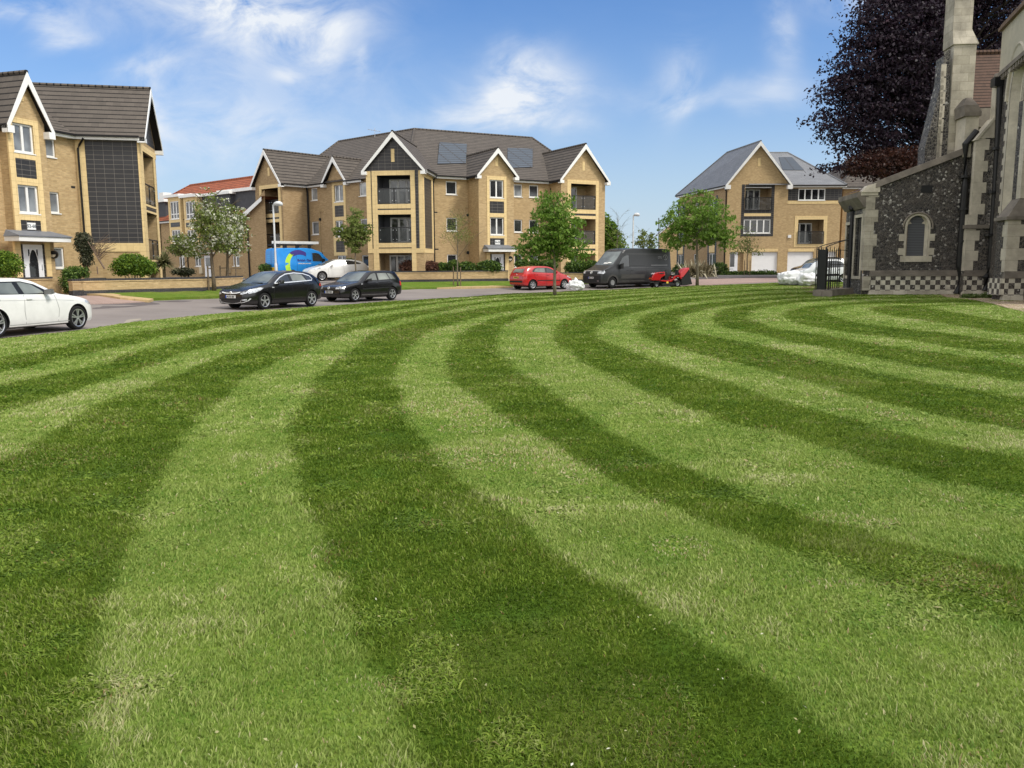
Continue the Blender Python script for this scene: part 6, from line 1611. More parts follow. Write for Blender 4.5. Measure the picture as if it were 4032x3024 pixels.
# ================================================================== vehicles
def interp(pts, x):
 """smooth (monotone-ish) interpolation of a key list"""
 xs_ = [p[0] for p in pts]; ys_ = [p[1] for p in pts]
 if x <= xs_[0]: return ys_[0]
 if x >= xs_[-1]: return ys_[-1]
 for i in range(len(xs_) - 1):
  if xs_[i] <= x <= xs_[i + 1]: break
 def m(j):
  if j == 0: return (ys_[1] - ys_[0]) / (xs_[1] - xs_[0])
  if j == len(xs_) - 1: return (ys_[-1] - ys_[-2]) / (xs_[-1] - xs_[-2])
  a = (ys_[j] - ys_[j - 1]) / (xs_[j] - xs_[j - 1]); b = (ys_[j + 1] - ys_[j]) / (xs_[j + 1] - xs_[j])
  return 0 if a * b <= 0 else 2 * a * b / (a + b)
 h = xs_[i + 1] - xs_[i]; t = (x - xs_[i]) / h
 return (2*t**3-3*t*t+1)*ys_[i] + (t**3-2*t*t+t)*h*m(i) + (-2*t**3+3*t*t)*ys_[i+1] + (t**3-t*t)*h*m(i+1)
def paint(name, c, metal=0.0, rough=.25, coat=.8, dirt=(.1, .09, .08), dz=.45):
 t = NT(name); p = t.n('ShaderNodeTexCoord').outputs['Object']
 n = t.noise(p, 2.5, 4); c0 = t.ramp(n, [(.3, tuple(x * .93 for x in c)), (.7, tuple(min(1, x * 1.07) for x in c))])
 sp = t.n('ShaderNodeSeparateXYZ'); t.l(p, sp.inputs[0])
 g = t.math('MULTIPLY', t.ramp(t.math('ADD', sp.outputs[2], t.math('MULTIPLY', n, .25)), [(dz - .25, .55), (dz + .1, 0.0)]), 1.0)
 t.col(t.mix(g, c0, dirt)); t.set(rough, .5, metal)
 t.b.inputs['Coat Weight'].default_value = coat; t.b.inputs['Coat Roughness'].default_value = .06
 return t.m
P_ = {'black': paint('black_car_paint', (.006, .006, .007), rough=.18, coat=.45, dirt=(.018, .017, .016)), 'white': paint('white_car_paint', (.72, .72, .70), coat=.5, dirt=(.42, .40, .36)),
  'red': paint('red_car_paint', (.42, .010, .012)), 'grey': paint('dark_grey_van_paint', (.015, .016, .018), rough=.38, coat=.15, dirt=(.045, .042, .038), dz=.7),
  'blue': paint('sky_blue_van_paint', (.015, .26, .72), rough=.4, coat=.3, dirt=(.1, .2, .35), dz=.4), 'ltwhite': paint('pale_silver_paint', (.66, .68, .70), coat=.5)}
M['carglass'] = m_glass('car_window_glass', (.028, .032, .034), .04, 1.0)
M['windscreen'] = m_glass('windscreen_glass', (.12, .14, .135), .08, 1.0)
M['sideglass_light'] = m_glass('see_through_side_glass', (.16, .17, .15), .08, 1.0)
M['tyre'] = plain('tyre_rubber', (.014, .014, .014), .85, .2)
M['alloy'] = plain('alloy_rim', (.55, .56, .58), .28, .5, .75)
M['alloy_grey'] = plain('grey_alloy_rim', (.33, .34, .36), .3, .5, .7)
M['rim_dark'] = plain('dark_wheel_gap', (.012, .012, .013), .7)
M['chrome'] = plain('chrome_trim', (.78, .79, .80), .25, .6, .45)
M['lamp_clear'] = plain('clear_lamp_lens', (.55, .57, .60), .12, .9, .3, var=.45, vs=9)
M['lamp_red'] = plain('red_lamp_lens', (.55, .02, .015), .2, .7)
M['lamp_amber'] = plain('amber_lamp_lens', (.75, .22, .03), .25, .6)
M['plate_white'] = plain('white_number_plate', (.72, .72, .70), .4); M['plate_yellow'] = plain('yellow_number_plate', (.75, .55, .08), .4)
M['eu_blue'] = plain('blue_plate_band', (.02, .08, .45), .4)
M['seam'] = plain('panel_gap', (.01, .01, .01), .9)
M['seam_light'] = plain('panel_gap_pale', (.28, .28, .27), .9)
M['lime'] = plain('lime_vinyl', (.45, .72, .06), .45); M['navy'] = plain('navy_vinyl', (.045, .03, .22), .45); M['lt_blue'] = plain('pale_blue_vinyl', (.05, .42, .85), .45)
M['orange'] = plain('orange_reflective', (.8, .2, .02), .4); M['yellow_hi'] = plain('yellow_reflective', (.75, .75, .05), .4)
def car_body(sp):
 """closed shell lofted from nose (x=+L/2) to tail; returns bmesh"""
 L, Wd = sp['L'], sp['W'] / 2
 xs_ = sorted(set([0, .015, .04, .08, .14, .22, .32] + [L * i / 46 for i in range(4, 44)] + [L - .30, L - .18, L - .10, L - .05, L - .02, L]))
 bm = bmesh.new(); rings = []
 for x in xs_:
  zt_ = interp(sp['top'], x); zb_ = interp(sp['bot'], x); zs_ = min(interp(sp['belt'], x), zt_ - .015)
  w = Wd * interp(sp['plan'], x / L)
  th = sp.get('tumble', .30); gh = max(0.0, zt_ - zs_ - .03)
  zc = zt_ - min(.07, .25 * (zt_ - zs_))
  wr = w * .955 - th * max(0, zc - zs_)
  if gh < .05: wr = w * .93
  wr = max(wr, w * .35)
  lo = zb_; hgt = zs_ - lo
  half = [(0, lo), (w * .80, lo), (w * .955, lo + .05 * hgt), (w * .99, lo + .22 * hgt), (w * 1.0, lo + .50 * hgt), (w * .997, lo + .74 * hgt), (w * .985, lo + .90 * hgt), (w * .955, zs_),
    (w * .955 * .5 + wr * .5, zs_ * .5 + zc * .5), (wr, zc), (wr - .05 * w, zt_ - .25 * (zt_ - zc)), (wr * .72, zt_ - .06 * (zt_ - zc)), (wr * .35, zt_), (0, zt_ + .006)]
  ring = [bm.verts.new((L / 2 - x, y, z)) for y, z in half] + [bm.verts.new((L / 2 - x, -y, z)) for y, z in half[-2:0:-1]]
  rings.append(ring)
 n = len(rings[0])
 for a, b in zip(rings, rings[1:]):
  for i in range(n): bm.faces.new((a[i], b[i], b[(i + 1) % n], a[(i + 1) % n]))
 bm.faces.new(rings[0]); bm.faces.new(rings[-1][::-1])
 bmesh.ops.recalc_face_normals(bm, faces=bm.faces[:])
 return bm
def bool_arches(me, sp, mat_body):
 o = bpy.data.objects.new('tmp', me); COL.objects.link(o); me.materials.append(mat_body)
 bm = bmesh.new()
 for x in sp['axles']:
  for s in (1, -1):
   M4 = Matrix.Translation((x, s * (sp['W'] / 2 - .10), sp['wr'] + .0)) @ Matrix.Rotation(R(90), 4, 'X')
   bmesh.ops.create_cone(bm, cap_ends=True, segments=40, radius1=sp['wr'] + sp.get('arch', .055), radius2=sp['wr'] + sp.get('arch', .055), depth=.40, matrix=M4)
 cm_ = bpy.data.meshes.new('cut'); bm.to_mesh(cm_); bm.free(); cm_.materials.append(M['black_matt'])
 c = bpy.data.objects.new('cut', cm_); COL.objects.link(c)
 md = o.modifiers.new('b', 'BOOLEAN'); md.operation = 'DIFFERENCE'; md.object = c; md.solver = 'EXACT'
 try: md.material_mode = 'TRANSFER'
 except Exception: pass
 bpy.context.view_layer.update()
 dg = bpy.context.evaluated_depsgraph_get(); out = bpy.data.meshes.new_from_object(o.evaluated_get(dg))
 bpy.data.objects.remove(o); bpy.data.objects.remove(c); return out
def densify(bm, axes, step):
 for ax in axes:
  lo = min(v.co[ax] for v in bm.verts); hi = max(v.co[ax] for v in bm.verts); x = lo + step
  no = [0, 0, 0]; no[ax] = 1
  while x < hi - 1e-3:
   co = [0, 0, 0]; co[ax] = x
   bmesh.ops.bisect_plane(bm, geom=bm.verts[:] + bm.edges[:] + bm.faces[:], plane_co=co, plane_no=no); x += step
def decal(bvh, poly, view, name, mat, parent, off=.006, step=.12, sgn=1, smooth=True, thick=0.0):
 """outline in the side (x,z), front/rear (y,z) or top (x,y) view laid on the body surface"""
 bm = bmesh.new()
 if view == 'side': P3 = [(x, 0, z) for x, z in poly]; axes = (0, 2)
 elif view in ('front', 'rear'): P3 = [(0, y, z) for y, z in poly]; axes = (1, 2)
 else: P3 = [(x, y, 0) for x, y in poly]; axes = (0, 1)
 vs = [bm.verts.new(p) for p in P3]
 try: bm.faces.new(vs)
 except Exception: return None
 densify(bm, axes, step)
 bad = 0
 for v in bm.verts: v.tag = False
 for v in bm.verts:
  if view == 'side': o_, d_ = Vector((v.co.x, sgn * 3, v.co.z)), Vector((0, -sgn, 0))
  elif view == 'front': o_, d_ = Vector((5, v.co.y, v.co.z)), Vector((-1, 0, 0))
  elif view == 'rear': o_, d_ = Vector((-5, v.co.y, v.co.z)), Vector((1, 0, 0))
  else: o_, d_ = Vector((v.co.x, v.co.y, 5)), Vector((0, 0, -1))
  h, nn, _, _ = bvh.ray_cast(o_, d_)
  if h is None: v.tag = True; bad += 1; continue
  v.co = h + nn * (off if nn.dot(d_) < 0 else -off) * 0 - d_ * off
 dead = [v for v in bm.verts if v.tag]
 if dead: bmesh.ops.delete(bm, geom=dead, context='VERTS')
 if not bm.faces: bm.free(); return None
 if thick:
  r = bmesh.ops.extrude_face_region(bm, geom=bm.faces[:])
  dv = {'side': Vector((0, sgn * thick, 0)), 'front': Vector((thick, 0, 0)), 'rear': Vector((-thick, 0, 0)), 'top': Vector((0, 0, thick))}[view]
  for g in r['geom']:
   if isinstance(g, bmesh.types.BMVert): g.co += dv
 bmesh.ops.recalc_face_normals(bm, faces=bm.faces[:])
 me = bpy.data.meshes.new(name); bm.to_mesh(me); bm.free()
 return link(name, me, mat, parent, local=True, smooth=smooth and not thick)
def strip_poly(pts, w):
 P = [Vector(p) for p in pts]; up, dn = [], []
 for i, p in enumerate(P):
  d = (P[min(i + 1, len(P) - 1)] - P[max(i - 1, 0)]).normalized(); n = Vector((-d.y, d.x)) * w / 2
  up.append(p + n); dn.append(p - n)
 return [tuple(p) for p in up + dn[::-1]]
def wheel(root, x, side, sp, spokes=5, style='five', rimmat='alloy'):
 r = sp['wr']; w = sp.get('tw', .21); y = side * (sp['W'] / 2 - w / 2 - .015)
 mb = MB(); o_ = (x, y, r); rr = r * sp.get('rimr', .66)
 prof = [(rr, w / 2 - .02), (r * .80, w / 2 + .004), (r * .94, w / 2 - .006), (r * .995, w / 2 - .035), (r, 0), (r * .995, -w / 2 + .035), (r * .93, -w / 2), (rr, -w / 2 + .02)]
 mb.lathe([(a, b * side) for a, b in prof], 36, 'y', o_)
 t = mb.build('wheel', M['tyre'], root, local=True, smooth=True)
 mb = MB(); mb.lathe([(rr, side * (w / 2 - .02)), (rr * .93, side * (w / 2 - .05)), (rr * .9, side * -.02), (0, side * -.02)], 36, 'y', o_); mb.build('rim_well', M['rim_dark'], t, local=True)
 mb = MB(); f = w / 2
 mb.lathe([(rr * 1.01, side * (f - .022)), (rr * 1.0, side * (f - .010)), (rr * .93, side * (f - .016)), (rr * .91, side * (f - .05))], 36, 'y', o_)
 mb.lathe([(0, side * (f - .02)), (rr * .16, side * (f - .022)), (rr * .2, side * (f - .05))], 16, 'y', o_)
 k = spokes
 for i in range(k):
  a0 = 6.2832 * i / k + .3
  offs = {'five': [(0, .15, .12)], 'twin': [(-.17, .075, .055), (.17, .075, .055)], 'multi': [(0, .05, .05)], 'steel': [(0, .34, .30)]}[style]
  for da, w0, w1 in offs:
   def pt(rad, wid, dy, s):
    a = a0 + da * (1 if style != 'twin' else (.35 + .65 * rad / rr)); ca, sa = math.cos(a), math.sin(a)
    return Vector((x + ca * rad - sa * wid * s * rr, y + side * dy, r + sa * rad + ca * wid * s * rr))
   r0_, r1_ = rr * .12, rr * .96
   c = [pt(r0_, w1 * .8, f - .04, -1), pt(r0_, w1 * .8, f - .04, 1), pt(r1_, w0, f - .035, 1), pt(r1_, w0, f - .035, -1),
     pt(r0_, w1 * .8, f - .018, -1), pt(r0_, w1 * .8, f - .018, 1), pt(r1_, w0, f - .014, 1), pt(r1_, w0, f - .014, -1)]
   mb.box8(c)
 mb.build('rim', M[rimmat], t, local=True)
def wb_point(p, u, wb):
 """the point seen in column u, a wheelbase away from p and farther off"""
 r = ray(u, 1150); d = Vector((r.x, r.y)).normalized(); b = d.dot(p.xy); c = p.xy.length_squared - wb * wb
 t = b + math.sqrt(max(0, b * b - c)); return Vector((d.x * t, d.y * t, 0))
def make_vehicle(name, label, cat, sp, mat, pf, pr, side, group=None, anchor=.5):
 """side: +1 the photo shows its left flank, -1 its right flank"""
 d = Vector((pf.x - pr.x, pf.y - pr.y)).normalized(); ang = math.atan2(d.y, d.x)
 m = pf.xy * anchor + pr.xy * (1 - anchor)
 fx, rx = sp['axles']; mx = fx * anchor + rx * (1 - anchor)
 left = Vector((-d.y, d.x)); c = m - d * mx - left * side * (sp['W'] / 2 - .12)
 z = sp.get('gz', zt(c.x, c.y) + ROADZ)
 root = thing(name, (c.x, c.y, z), label, cat, group, rz=ang)
 ORG[root.name] = Vector((0, 0, 0))
 bm = car_body(sp); me = bpy.data.meshes.new('body'); bm.to_mesh(me)
 bvh = BVHTree.FromBMesh(bm); bm.free()
 out = bool_arches(me, sp, mat); out.name = 'body'
 o = bpy.data.objects.new('body', out); COL.objects.link(o); o.parent = root; ORG[o.name] = Vector((0, 0, 0))
 out.polygons.foreach_set('use_smooth', np.ones(len(out.polygons), bool))
 try: out.set_sharp_from_angle(angle=R(32))
 except Exception: pass
 mb = MB(); mb.box(sp['axles'][1] - .2, sp['axles'][0] + .2, -sp['W'] * .32, sp['W'] * .32, .16, sp['wr'] + .15); mb.build('underbody', M['black_matt'], root, local=True)
 return root, o, bvh
def X(sp, x): return sp['L'] / 2 - x          # distance behind the nose -> local x
def side_set(root, bvh, sp, polys, name, mat, **kw):
 for s in (1, -1):
  for p in polys: decal(bvh, [(X(sp, x), z) for x, z in p], 'side', name, mat, root, sgn=s, **kw)
def plate(root, bvh, sp, text, where, z, matp, size=.52, h=.112, y=0.0):
 y0, y1 = y - size / 2, y + size / 2
 s = 1 if where == 'front' else -1
 hit = bvh.ray_cast(Vector((s * 5, 0, z)), Vector((-s, 0, 0)))[0]; x = hit.x + s * .025
 mb = MB(); mb.box(min(x, x - s * .03), max(x, x - s * .03), y0, y1, z - h / 2, z + h / 2); p = mb.build('number_plate', M[matp], root, local=True)
 if where == 'front':
  mb = MB(); mb.box(x + s * .001, x + s * .003, y0, y0 + .05, z - h / 2, z + h / 2) if s > 0 else None
  if s > 0: mb.build('plate_band', M['eu_blue'], p, local=True)
 # text plane faces +-x
 R3 = Matrix(((0, 0, s, x + s * .004), (s, 0, 0, (y0 + y1) / 2 + s * .02), (0, 1, 0, z), (0, 0, 0, 1)))
 text_mesh(text, h * .92, 'plate_number', 'ink_black', p, None, 0, 0, 0, .002, local=True, mtx=R3)
M['ink_black'] = plain('black_lettering', (.01, .01, .01), .5)
def mirror_part(root, sp, x, z, mat, s, w=.20, h=.14):
 y = s * (sp['W'] / 2 - .02); mb = MB()
 mb.box8([(X(sp, x) - .07, y, z - h / 2), (X(sp, x) + .06, y, z - h / 2), (X(sp, x) + .10, y + s * w * .8, z - h * .35), (X(sp, x) - .07, y + s * w, z - h / 2),
    (X(sp, x) - .07, y, z + h * .3), (X(sp, x) + .03, y, z + h * .3), (X(sp, x) + .06, y + s * w * .8, z + h * .4), (X(sp, x) - .07, y + s * w, z + h / 2)] if s > 0 else
   [(X(sp, x) - .07, y + s * w, z - h / 2), (X(sp, x) + .10, y + s * w * .8, z - h * .35), (X(sp, x) + .06, y, z - h / 2), (X(sp, x) - .07, y, z - h / 2),
    (X(sp, x) - .07, y + s * w, z + h / 2), (X(sp, x) + .06, y + s * w * .8, z + h * .4), (X(sp, x) + .03, y, z + h * .3), (X(sp, x) - .07, y, z + h * .3)])
 mb.build('door_mirror', mat, root, local=True)
def windscreen(root, bvh, sp, x0, x1, w0, w1, mat='windscreen', front=True, name='windscreen'):
 """patch on the sloping screen between stations x0 (lower) and x1 (upper)"""
 pts = []
 n = 7; bm = bmesh.new(); grid = []
 for i in range(n + 1):
  f = i / n; x = X(sp, x0 + (x1 - x0) * f); w = w0 + (w1 - w0) * f; row = []
  for j in range(13):
   g = -1 + j / 6; y = w * g
   xx = x - (1 if front else -1) * .07 * g * g * (1 - .5 * f)
   h, nn, _, _ = bvh.ray_cast(Vector((xx, y, 4)), Vector((0, 0, -1)))
   if h is None: h, nn = Vector((xx, y, 1)), Vector((0, 0, 1))
   row.append(bm.verts.new(h + nn * .007))
  grid.append(row)
 for a, b in zip(grid, grid[1:]):
  for i in range(12): bm.faces.new((a[i], a[i + 1], b[i + 1], b[i]))
 bmesh.ops.recalc_face_normals(bm, faces=bm.faces[:])
 me = bpy.data.meshes.new(name); bm.to_mesh(me); bm.free(); return link(name, me, M[mat], root, local=True, smooth=True)
def handles(root, bvh, sp, pts, mat):
 for s in (1, -1):
  for x, z in pts: decal(bvh, [(X(sp, x - .09), z - .012), (X(sp, x + .09), z - .012), (X(sp, x + .09), z + .018), (X(sp, x - .09), z + .018)][::-1], 'side', 'door_handle', mat, root, off=.006, step=.2, sgn=s, thick=.025)
def seams(root, bvh, sp, lines, mat, w=.012):
 for s in (1, -1):
  for ln in lines: decal(bvh, strip_poly([(X(sp, x), z) for x, z in ln], w), 'side', 'door_seam', mat, root, off=.004, step=.15, sgn=s)
HATCH_PLAN = [(0, .66), (.012, .78), (.035, .87), (.08, .94), (.16, .985), (.3, 1.0), (.75, 1.0), (.88, .985), (.95, .94), (.985, .86), (1, .76)]
kz = ROADZ
# --- black hatchback with silver bow grille -------------------------------------
def car_black_bow():
 L = 4.42
 sp = dict(L=L, W=1.81, wr=.325, arch=.05, rimr=.70, axles=(L / 2 - .93, L / 2 - .93 - 2.685), plan=HATCH_PLAN, tumble=.42,
    top=[(0, .60), (.03, .68), (.12, .74), (.35, .82), (.9, .955), (1.2, 1.01), (1.65, 1.24), (2.0, 1.40), (2.45, 1.485), (2.9, 1.50), (3.4, 1.46), (3.8, 1.36), (4.05, 1.22), (4.25, 1.05), (4.38, .92), (4.42, .80)],
    bot=[(0, .34), (.05, .24), (.3, .20), (1, .19), (3.5, .20), (4.2, .26), (4.42, .38)],
    belt=[(0, .60), (.2, .72), (.8, .87), (1.3, .945), (2.2, .985), (3.3, 1.04), (3.9, 1.06), (4.42, .9)])
 pf = at_z(1039, 1221, kz); pr = wb_point(pf, 1221, 2.685)
 root, body, bvh = make_vehicle('parked_car', 'black five-door hatchback with chrome window line, plate ending RJY, nearest of two black cars', 'car', sp, P_['black'], pf, pr, 1)
 windscreen(root, bvh, sp, 1.13, 1.98, .72, .52)
 windscreen(root, bvh, sp, 4.20, 3.78, .56, .46, 'carglass', False, 'rear_window')
 dlo = [(1.50, 1.00), (1.62, 1.08), (1.9, 1.24), (2.25, 1.36), (2.75, 1.405), (3.25, 1.37), (3.6, 1.28), (3.72, 1.16), (3.66, 1.09), (2.6, 1.045)]
 for s in (1, -1):
  decal(bvh, [(X(sp, x), z) for x, z in dlo], 'side', 'window_frame', M['carglass'], root, sgn=s, off=.005)
  ring = strip_poly([(X(sp, x), z) for x, z in dlo + dlo[:1]], .035)
  n = len(dlo) + 1
  for i in range(n - 1):
   decal(bvh, [ring[i], ring[i + 1], ring[2 * n - 2 - i], ring[2 * n - 1 - i]], 'side', 'chrome_strip', M['chrome'], root, sgn=s, off=.009, step=.3)
  for a in ([(2.46, 1.04), (2.40, 1.39)], [(3.40, 1.07), (3.22, 1.37)]):
   decal(bvh, strip_poly([(X(sp, x), z) for x, z in a], .085 if a[0][0] < 3 else .05), 'side', 'pillar', M['black'], root, sgn=s, off=.008)
  decal(bvh, [(X(sp, x), z) for x, z in [(1.62, 1.06), (1.95, 1.24), (2.2, 1.32), (2.35, 1.33), (2.38, 1.08)]], 'side', 'side_window', M['carglass'], root, sgn=s, off=.009)
  decal(bvh, [(X(sp, x), z) for x, z in [(2.54, 1.08), (2.50, 1.35), (2.9, 1.36), (3.16, 1.32), (3.32, 1.10)]], 'side', 'side_window', M['sideglass_light'], root, sgn=s, off=.009)
  decal(bvh, [(X(sp, x), z) for x, z in [(.10, .70), (.30, .80), (.72, .86), (.88, .84), (.70, .74), (.45, .67), (.18, .63)]], 'side', 'headlight', M['lamp_clear'], root, sgn=s, off=.008, step=.07)
  mirror_part(root, sp, 1.72, 1.06, P_['black'], s, .22, .15)
  decal(bvh, [(X(sp, x), z) for x, z in [(4.10, .93), (4.36, .98), (4.38, .86), (4.12, .84)]], 'side', 'tail_light', M['lamp_red'], root, sgn=s, off=.008)
  decal(bvh, [(X(sp, 1.32), .83), (X(sp, 1.44), .83), (X(sp, 1.44), .855), (X(sp, 1.32), .87)][::-1], 'side', 'side_repeater', M['chrome'], root, sgn=s, off=.008)
  decal(bvh, [(s * .50, .62), (s * .82, .82), (s * .85, .74), (s * .80, .66), (s * .60, .60)], 'front', 'headlight', M['lamp_clear'], root, off=.006, step=.08)
  decal(bvh, [(s * .60, .405), (s * .76, .43), (s * .75, .37), (s * .62, .365)], 'front', 'fog_light', M['lamp_clear'], root, off=.012, step=.1)
  decal(bvh, strip_poly([(s * .50, .28), (s * .66, .30), (s * .78, .36), (s * .82, .44)], .022), 'front', 'chrome_strip', M['chrome'], root, off=.010, step=.06)
 decal(bvh, [(-.46, .60), (.46, .60), (.52, .70), (-.52, .70)], 'front', 'grille', M['black_matt'], root, off=.004)
 decal(bvh, strip_poly([(-.50, .69), (-.30, .655), (-.1, .645), (.1, .645), (.30, .655), (.50, .69)], .035), 'front', 'chrome_bow', M['chrome'], root, off=.012, step=.07)
 mb = MB(); h = bvh.ray_cast(Vector((5, 0, .66)), Vector((-1, 0, 0)))[0]; mb.lathe([(0, .03), (.05, .03), (.062, .015), (.062, 0)], 20, 'x', (h.x, 0, .662)); mb.build('badge', M['chrome'], root, local=True)
 decal(bvh, [(-.56, .27), (.56, .27), (.50, .44), (-.50, .44)], 'front', 'lower_grille', M['black_matt'], root, off=.005)
 decal(bvh, strip_poly([(-.58, .40), (-.5, .30), (-.3, .262), (0, .25), (.3, .262), (.5, .30), (.58, .40)], .02), 'front', 'chrome_strip', M['chrome'], root, off=.010, step=.06)
 plate(root, bvh, sp, 'AU15 RJY', 'front', .515, 'plate_white')
 handles(root, bvh, sp, [(2.34, .93), (3.22, .96)], P_['black'])
 seams(root, bvh, sp, [[(1.42, .28), (1.40, .6), (1.46, .98)], [(2.44, .26), (2.47, .6), (2.44, 1.04)], [(3.30, .60), (3.40, .85), (3.42, 1.06)]], M['seam'])
 mb = MB(); q = bvh.ray_cast(Vector((X(sp, 1.17), .25, 4)), Vector((0, 0, -1)))[0]; mb.tube([q + Vector((0, .3, .02)), q + Vector((-.06, -.35, .03))], .01, 5); mb.build('wiper', M['black_matt'], root, local=True)
 for x in sp['axles']:
  for s in (1, -1): wheel(root, x, s, sp, 5, 'five')
car_black_bow()
# --- older square black hatchback --------------------------------------------------
def car_black_square():
 L = 4.15
 sp = dict(L=L, W=1.74, wr=.315, arch=.05, rimr=.66, axles=(L / 2 - .86, L / 2 - .86 - 2.51), plan=[(0, .80), (.012, .88), (.04, .93), (.1, .97), (.25, 1.0), (.8, 1.0), (.92, .98), (.975, .93), (1, .84)], tumble=.33,
    top=[(0, .56), (.02, .66), (.1, .72), (.4, .79), (1.0, .90), (1.15, .93), (1.6, 1.20), (1.95, 1.38), (2.3, 1.435), (2.9, 1.445), (3.5, 1.42), (3.75, 1.36), (3.95, 1.12), (4.08, .93), (4.13, .80), (4.15, .6)],
    bot=[(0, .30), (.05, .23), (.3, .20), (1, .19), (3.4, .20), (4.0, .25), (4.15, .36)],
    belt=[(0, .56), (.2, .68), (.8, .83), (1.3, .90), (2.5, .93), (3.6, .96), (3.9, .93), (4.15, .8)])
 pf = at_z(1395, 1193, kz); pr = wb_point(pf, 1540, 2.51)
 root, body, bvh = make_vehicle('parked_car', 'older boxy black hatchback with round-lensed headlights, plate ending FLK, behind the chrome-trimmed one', 'car', sp, P_['black'], pf, pr, 1)
 windscreen(root, bvh, sp, 1.12, 1.90, .70, .56)
 windscreen(root, bvh, sp, 3.93, 3.76, .58, .52, 'carglass', False, 'rear_window')
 for s in (1, -1):
  dlo = [(1.48, .955), (1.60, 1.06), (1.95, 1.28), (2.2, 1.345), (3.3, 1.34), (3.50, 1.28), (3.70, 1.06), (3.66, .985)]
  decal(bvh, [(X(sp, x), z) for x, z in dlo], 'side', 'window_frame', M['black_matt'], root, sgn=s, off=.005)
  decal(bvh, [(X(sp, x), z) for x, z in [(1.62, 1.0), (1.98, 1.25), (2.2, 1.31), (2.32, 1.31), (2.34, .985)]], 'side', 'side_window', M['sideglass_light'], root, sgn=s, off=.009)
  decal(bvh, [(X(sp, x), z) for x, z in [(2.46, .99), (2.44, 1.31), (3.05, 1.31), (3.22, 1.02)]], 'side', 'side_window', M['sideglass_light'], root, sgn=s, off=.009)
  decal(bvh, [(X(sp, x), z) for x, z in [(3.28, 1.02), (3.12, 1.30), (3.3, 1.29), (3.46, 1.22), (3.60, 1.03)]], 'side', 'quarter_window', M['sideglass_light'], root, sgn=s, off=.009)
  decal(bvh, [(s * .44, .60), (s * .80, .62), (s * .80, .72), (s * .74, .735), (s * .46, .715)], 'front', 'headlight', M['lamp_clear'], root, off=.008, step=.07)
  decal(bvh, [(X(sp, x), z) for x, z in [(.0, .61), (.02, .73), (.22, .74), (.22, .64)]], 'side', 'headlight', M['lamp_clear'], root, sgn=s, off=.008, step=.05)
  h = bvh.ray_cast(Vector((5, s * .70, .665)), Vector((-1, 0, 0)))[0]
  mb = MB(); mb.lathe([(0, .02), (.05, .02), (.055, 0)], 16, 'x', (h.x, s * .68, .668)); mb.build('lamp_ring', M['chrome'], root, local=True)
  mirror_part(root, sp, 1.68, 1.0, M['black_matt'], s, .20, .15)
  decal(bvh, [(X(sp, x), z) for x, z in [(3.92, .70), (4.10, .70), (4.02, .92), (3.93, .92)]], 'side', 'tail_light', M['lamp_red'], root, sgn=s, off=.008)
  decal(bvh, [(X(sp, 1.24), .80), (X(sp, 1.34), .80), (X(sp, 1.34), .835), (X(sp, 1.24), .835)][::-1], 'side', 'side_repeater', M['lamp_clear'], root, sgn=s, off=.008)
  decal(bvh, strip_poly([(X(sp, x), z) for x, z in [(1.25, .31), (3.0, .31)]], .018), 'side', 'sill_strip', M['chrome_dull'], root, sgn=s, off=.006)
  decal(bvh, strip_poly([(X(sp, x), z) for x, z in [(1.32, .58), (2.3, .60), (3.3, .62)]], .03), 'side', 'rubbing_strip', M['black_matt'], root, sgn=s, off=.01)
 decal(bvh, [(-.42, .61), (.42, .61), (.43, .70), (-.43, .70)], 'front', 'grille', M['black_matt'], root, off=.006)
 for z in (.63, .655, .68): decal(bvh, strip_poly([(-.42, z), (.42, z)], .008), 'front', 'grille_bar', M['grille_bar'], root, off=.012)
 h = bvh.ray_cast(Vector((5, 0, .66)), Vector((-1, 0, 0)))[0]
 mb = MB(); mb.lathe([(0, .015), (.055, .015), (.066, .03), (.066, .0)], 20, 'x', (h.x + .008, 0, .662)); mb.build('badge', M['chrome'], root, local=True)
 decal(bvh, strip_poly([(-.84, .53), (-.5, .545), (0, .55), (.5, .545), (.84, .53)], .05), 'front', 'bumper_strip', M['black_matt'], root, off=.014, step=.1)
 decal(bvh, [(-.60, .27), (.60, .27), (.56, .36), (-.56, .36)], 'front', 'lower_grille', M['black_matt'], root, off=.006)
 plate(root, bvh, sp, 'GJ53 FLK', 'front', .47, 'plate_white')
 handles(root, bvh, sp, [(2.26, .86), (3.24, .89)], P_['black'])
 seams(root, bvh, sp, [[(1.34, .26), (1.33, .6), (1.42, .93)], [(2.38, .24), (2.40, .6), (2.39, .96)], [(3.08, .32), (3.2, .62), (3.36, .8), (3.40, .97)]], M['seam'])
 for x in sp['axles']:
  for s in (1, -1): wheel(root, x, s, sp, 5, 'twin')
M['chrome_dull'] = plain('dull_metal_strip', (.25, .25, .25), .4, .5, .6); M['grille_bar'] = plain('grille_bar', (.05, .05, .05), .4)
car_black_square()
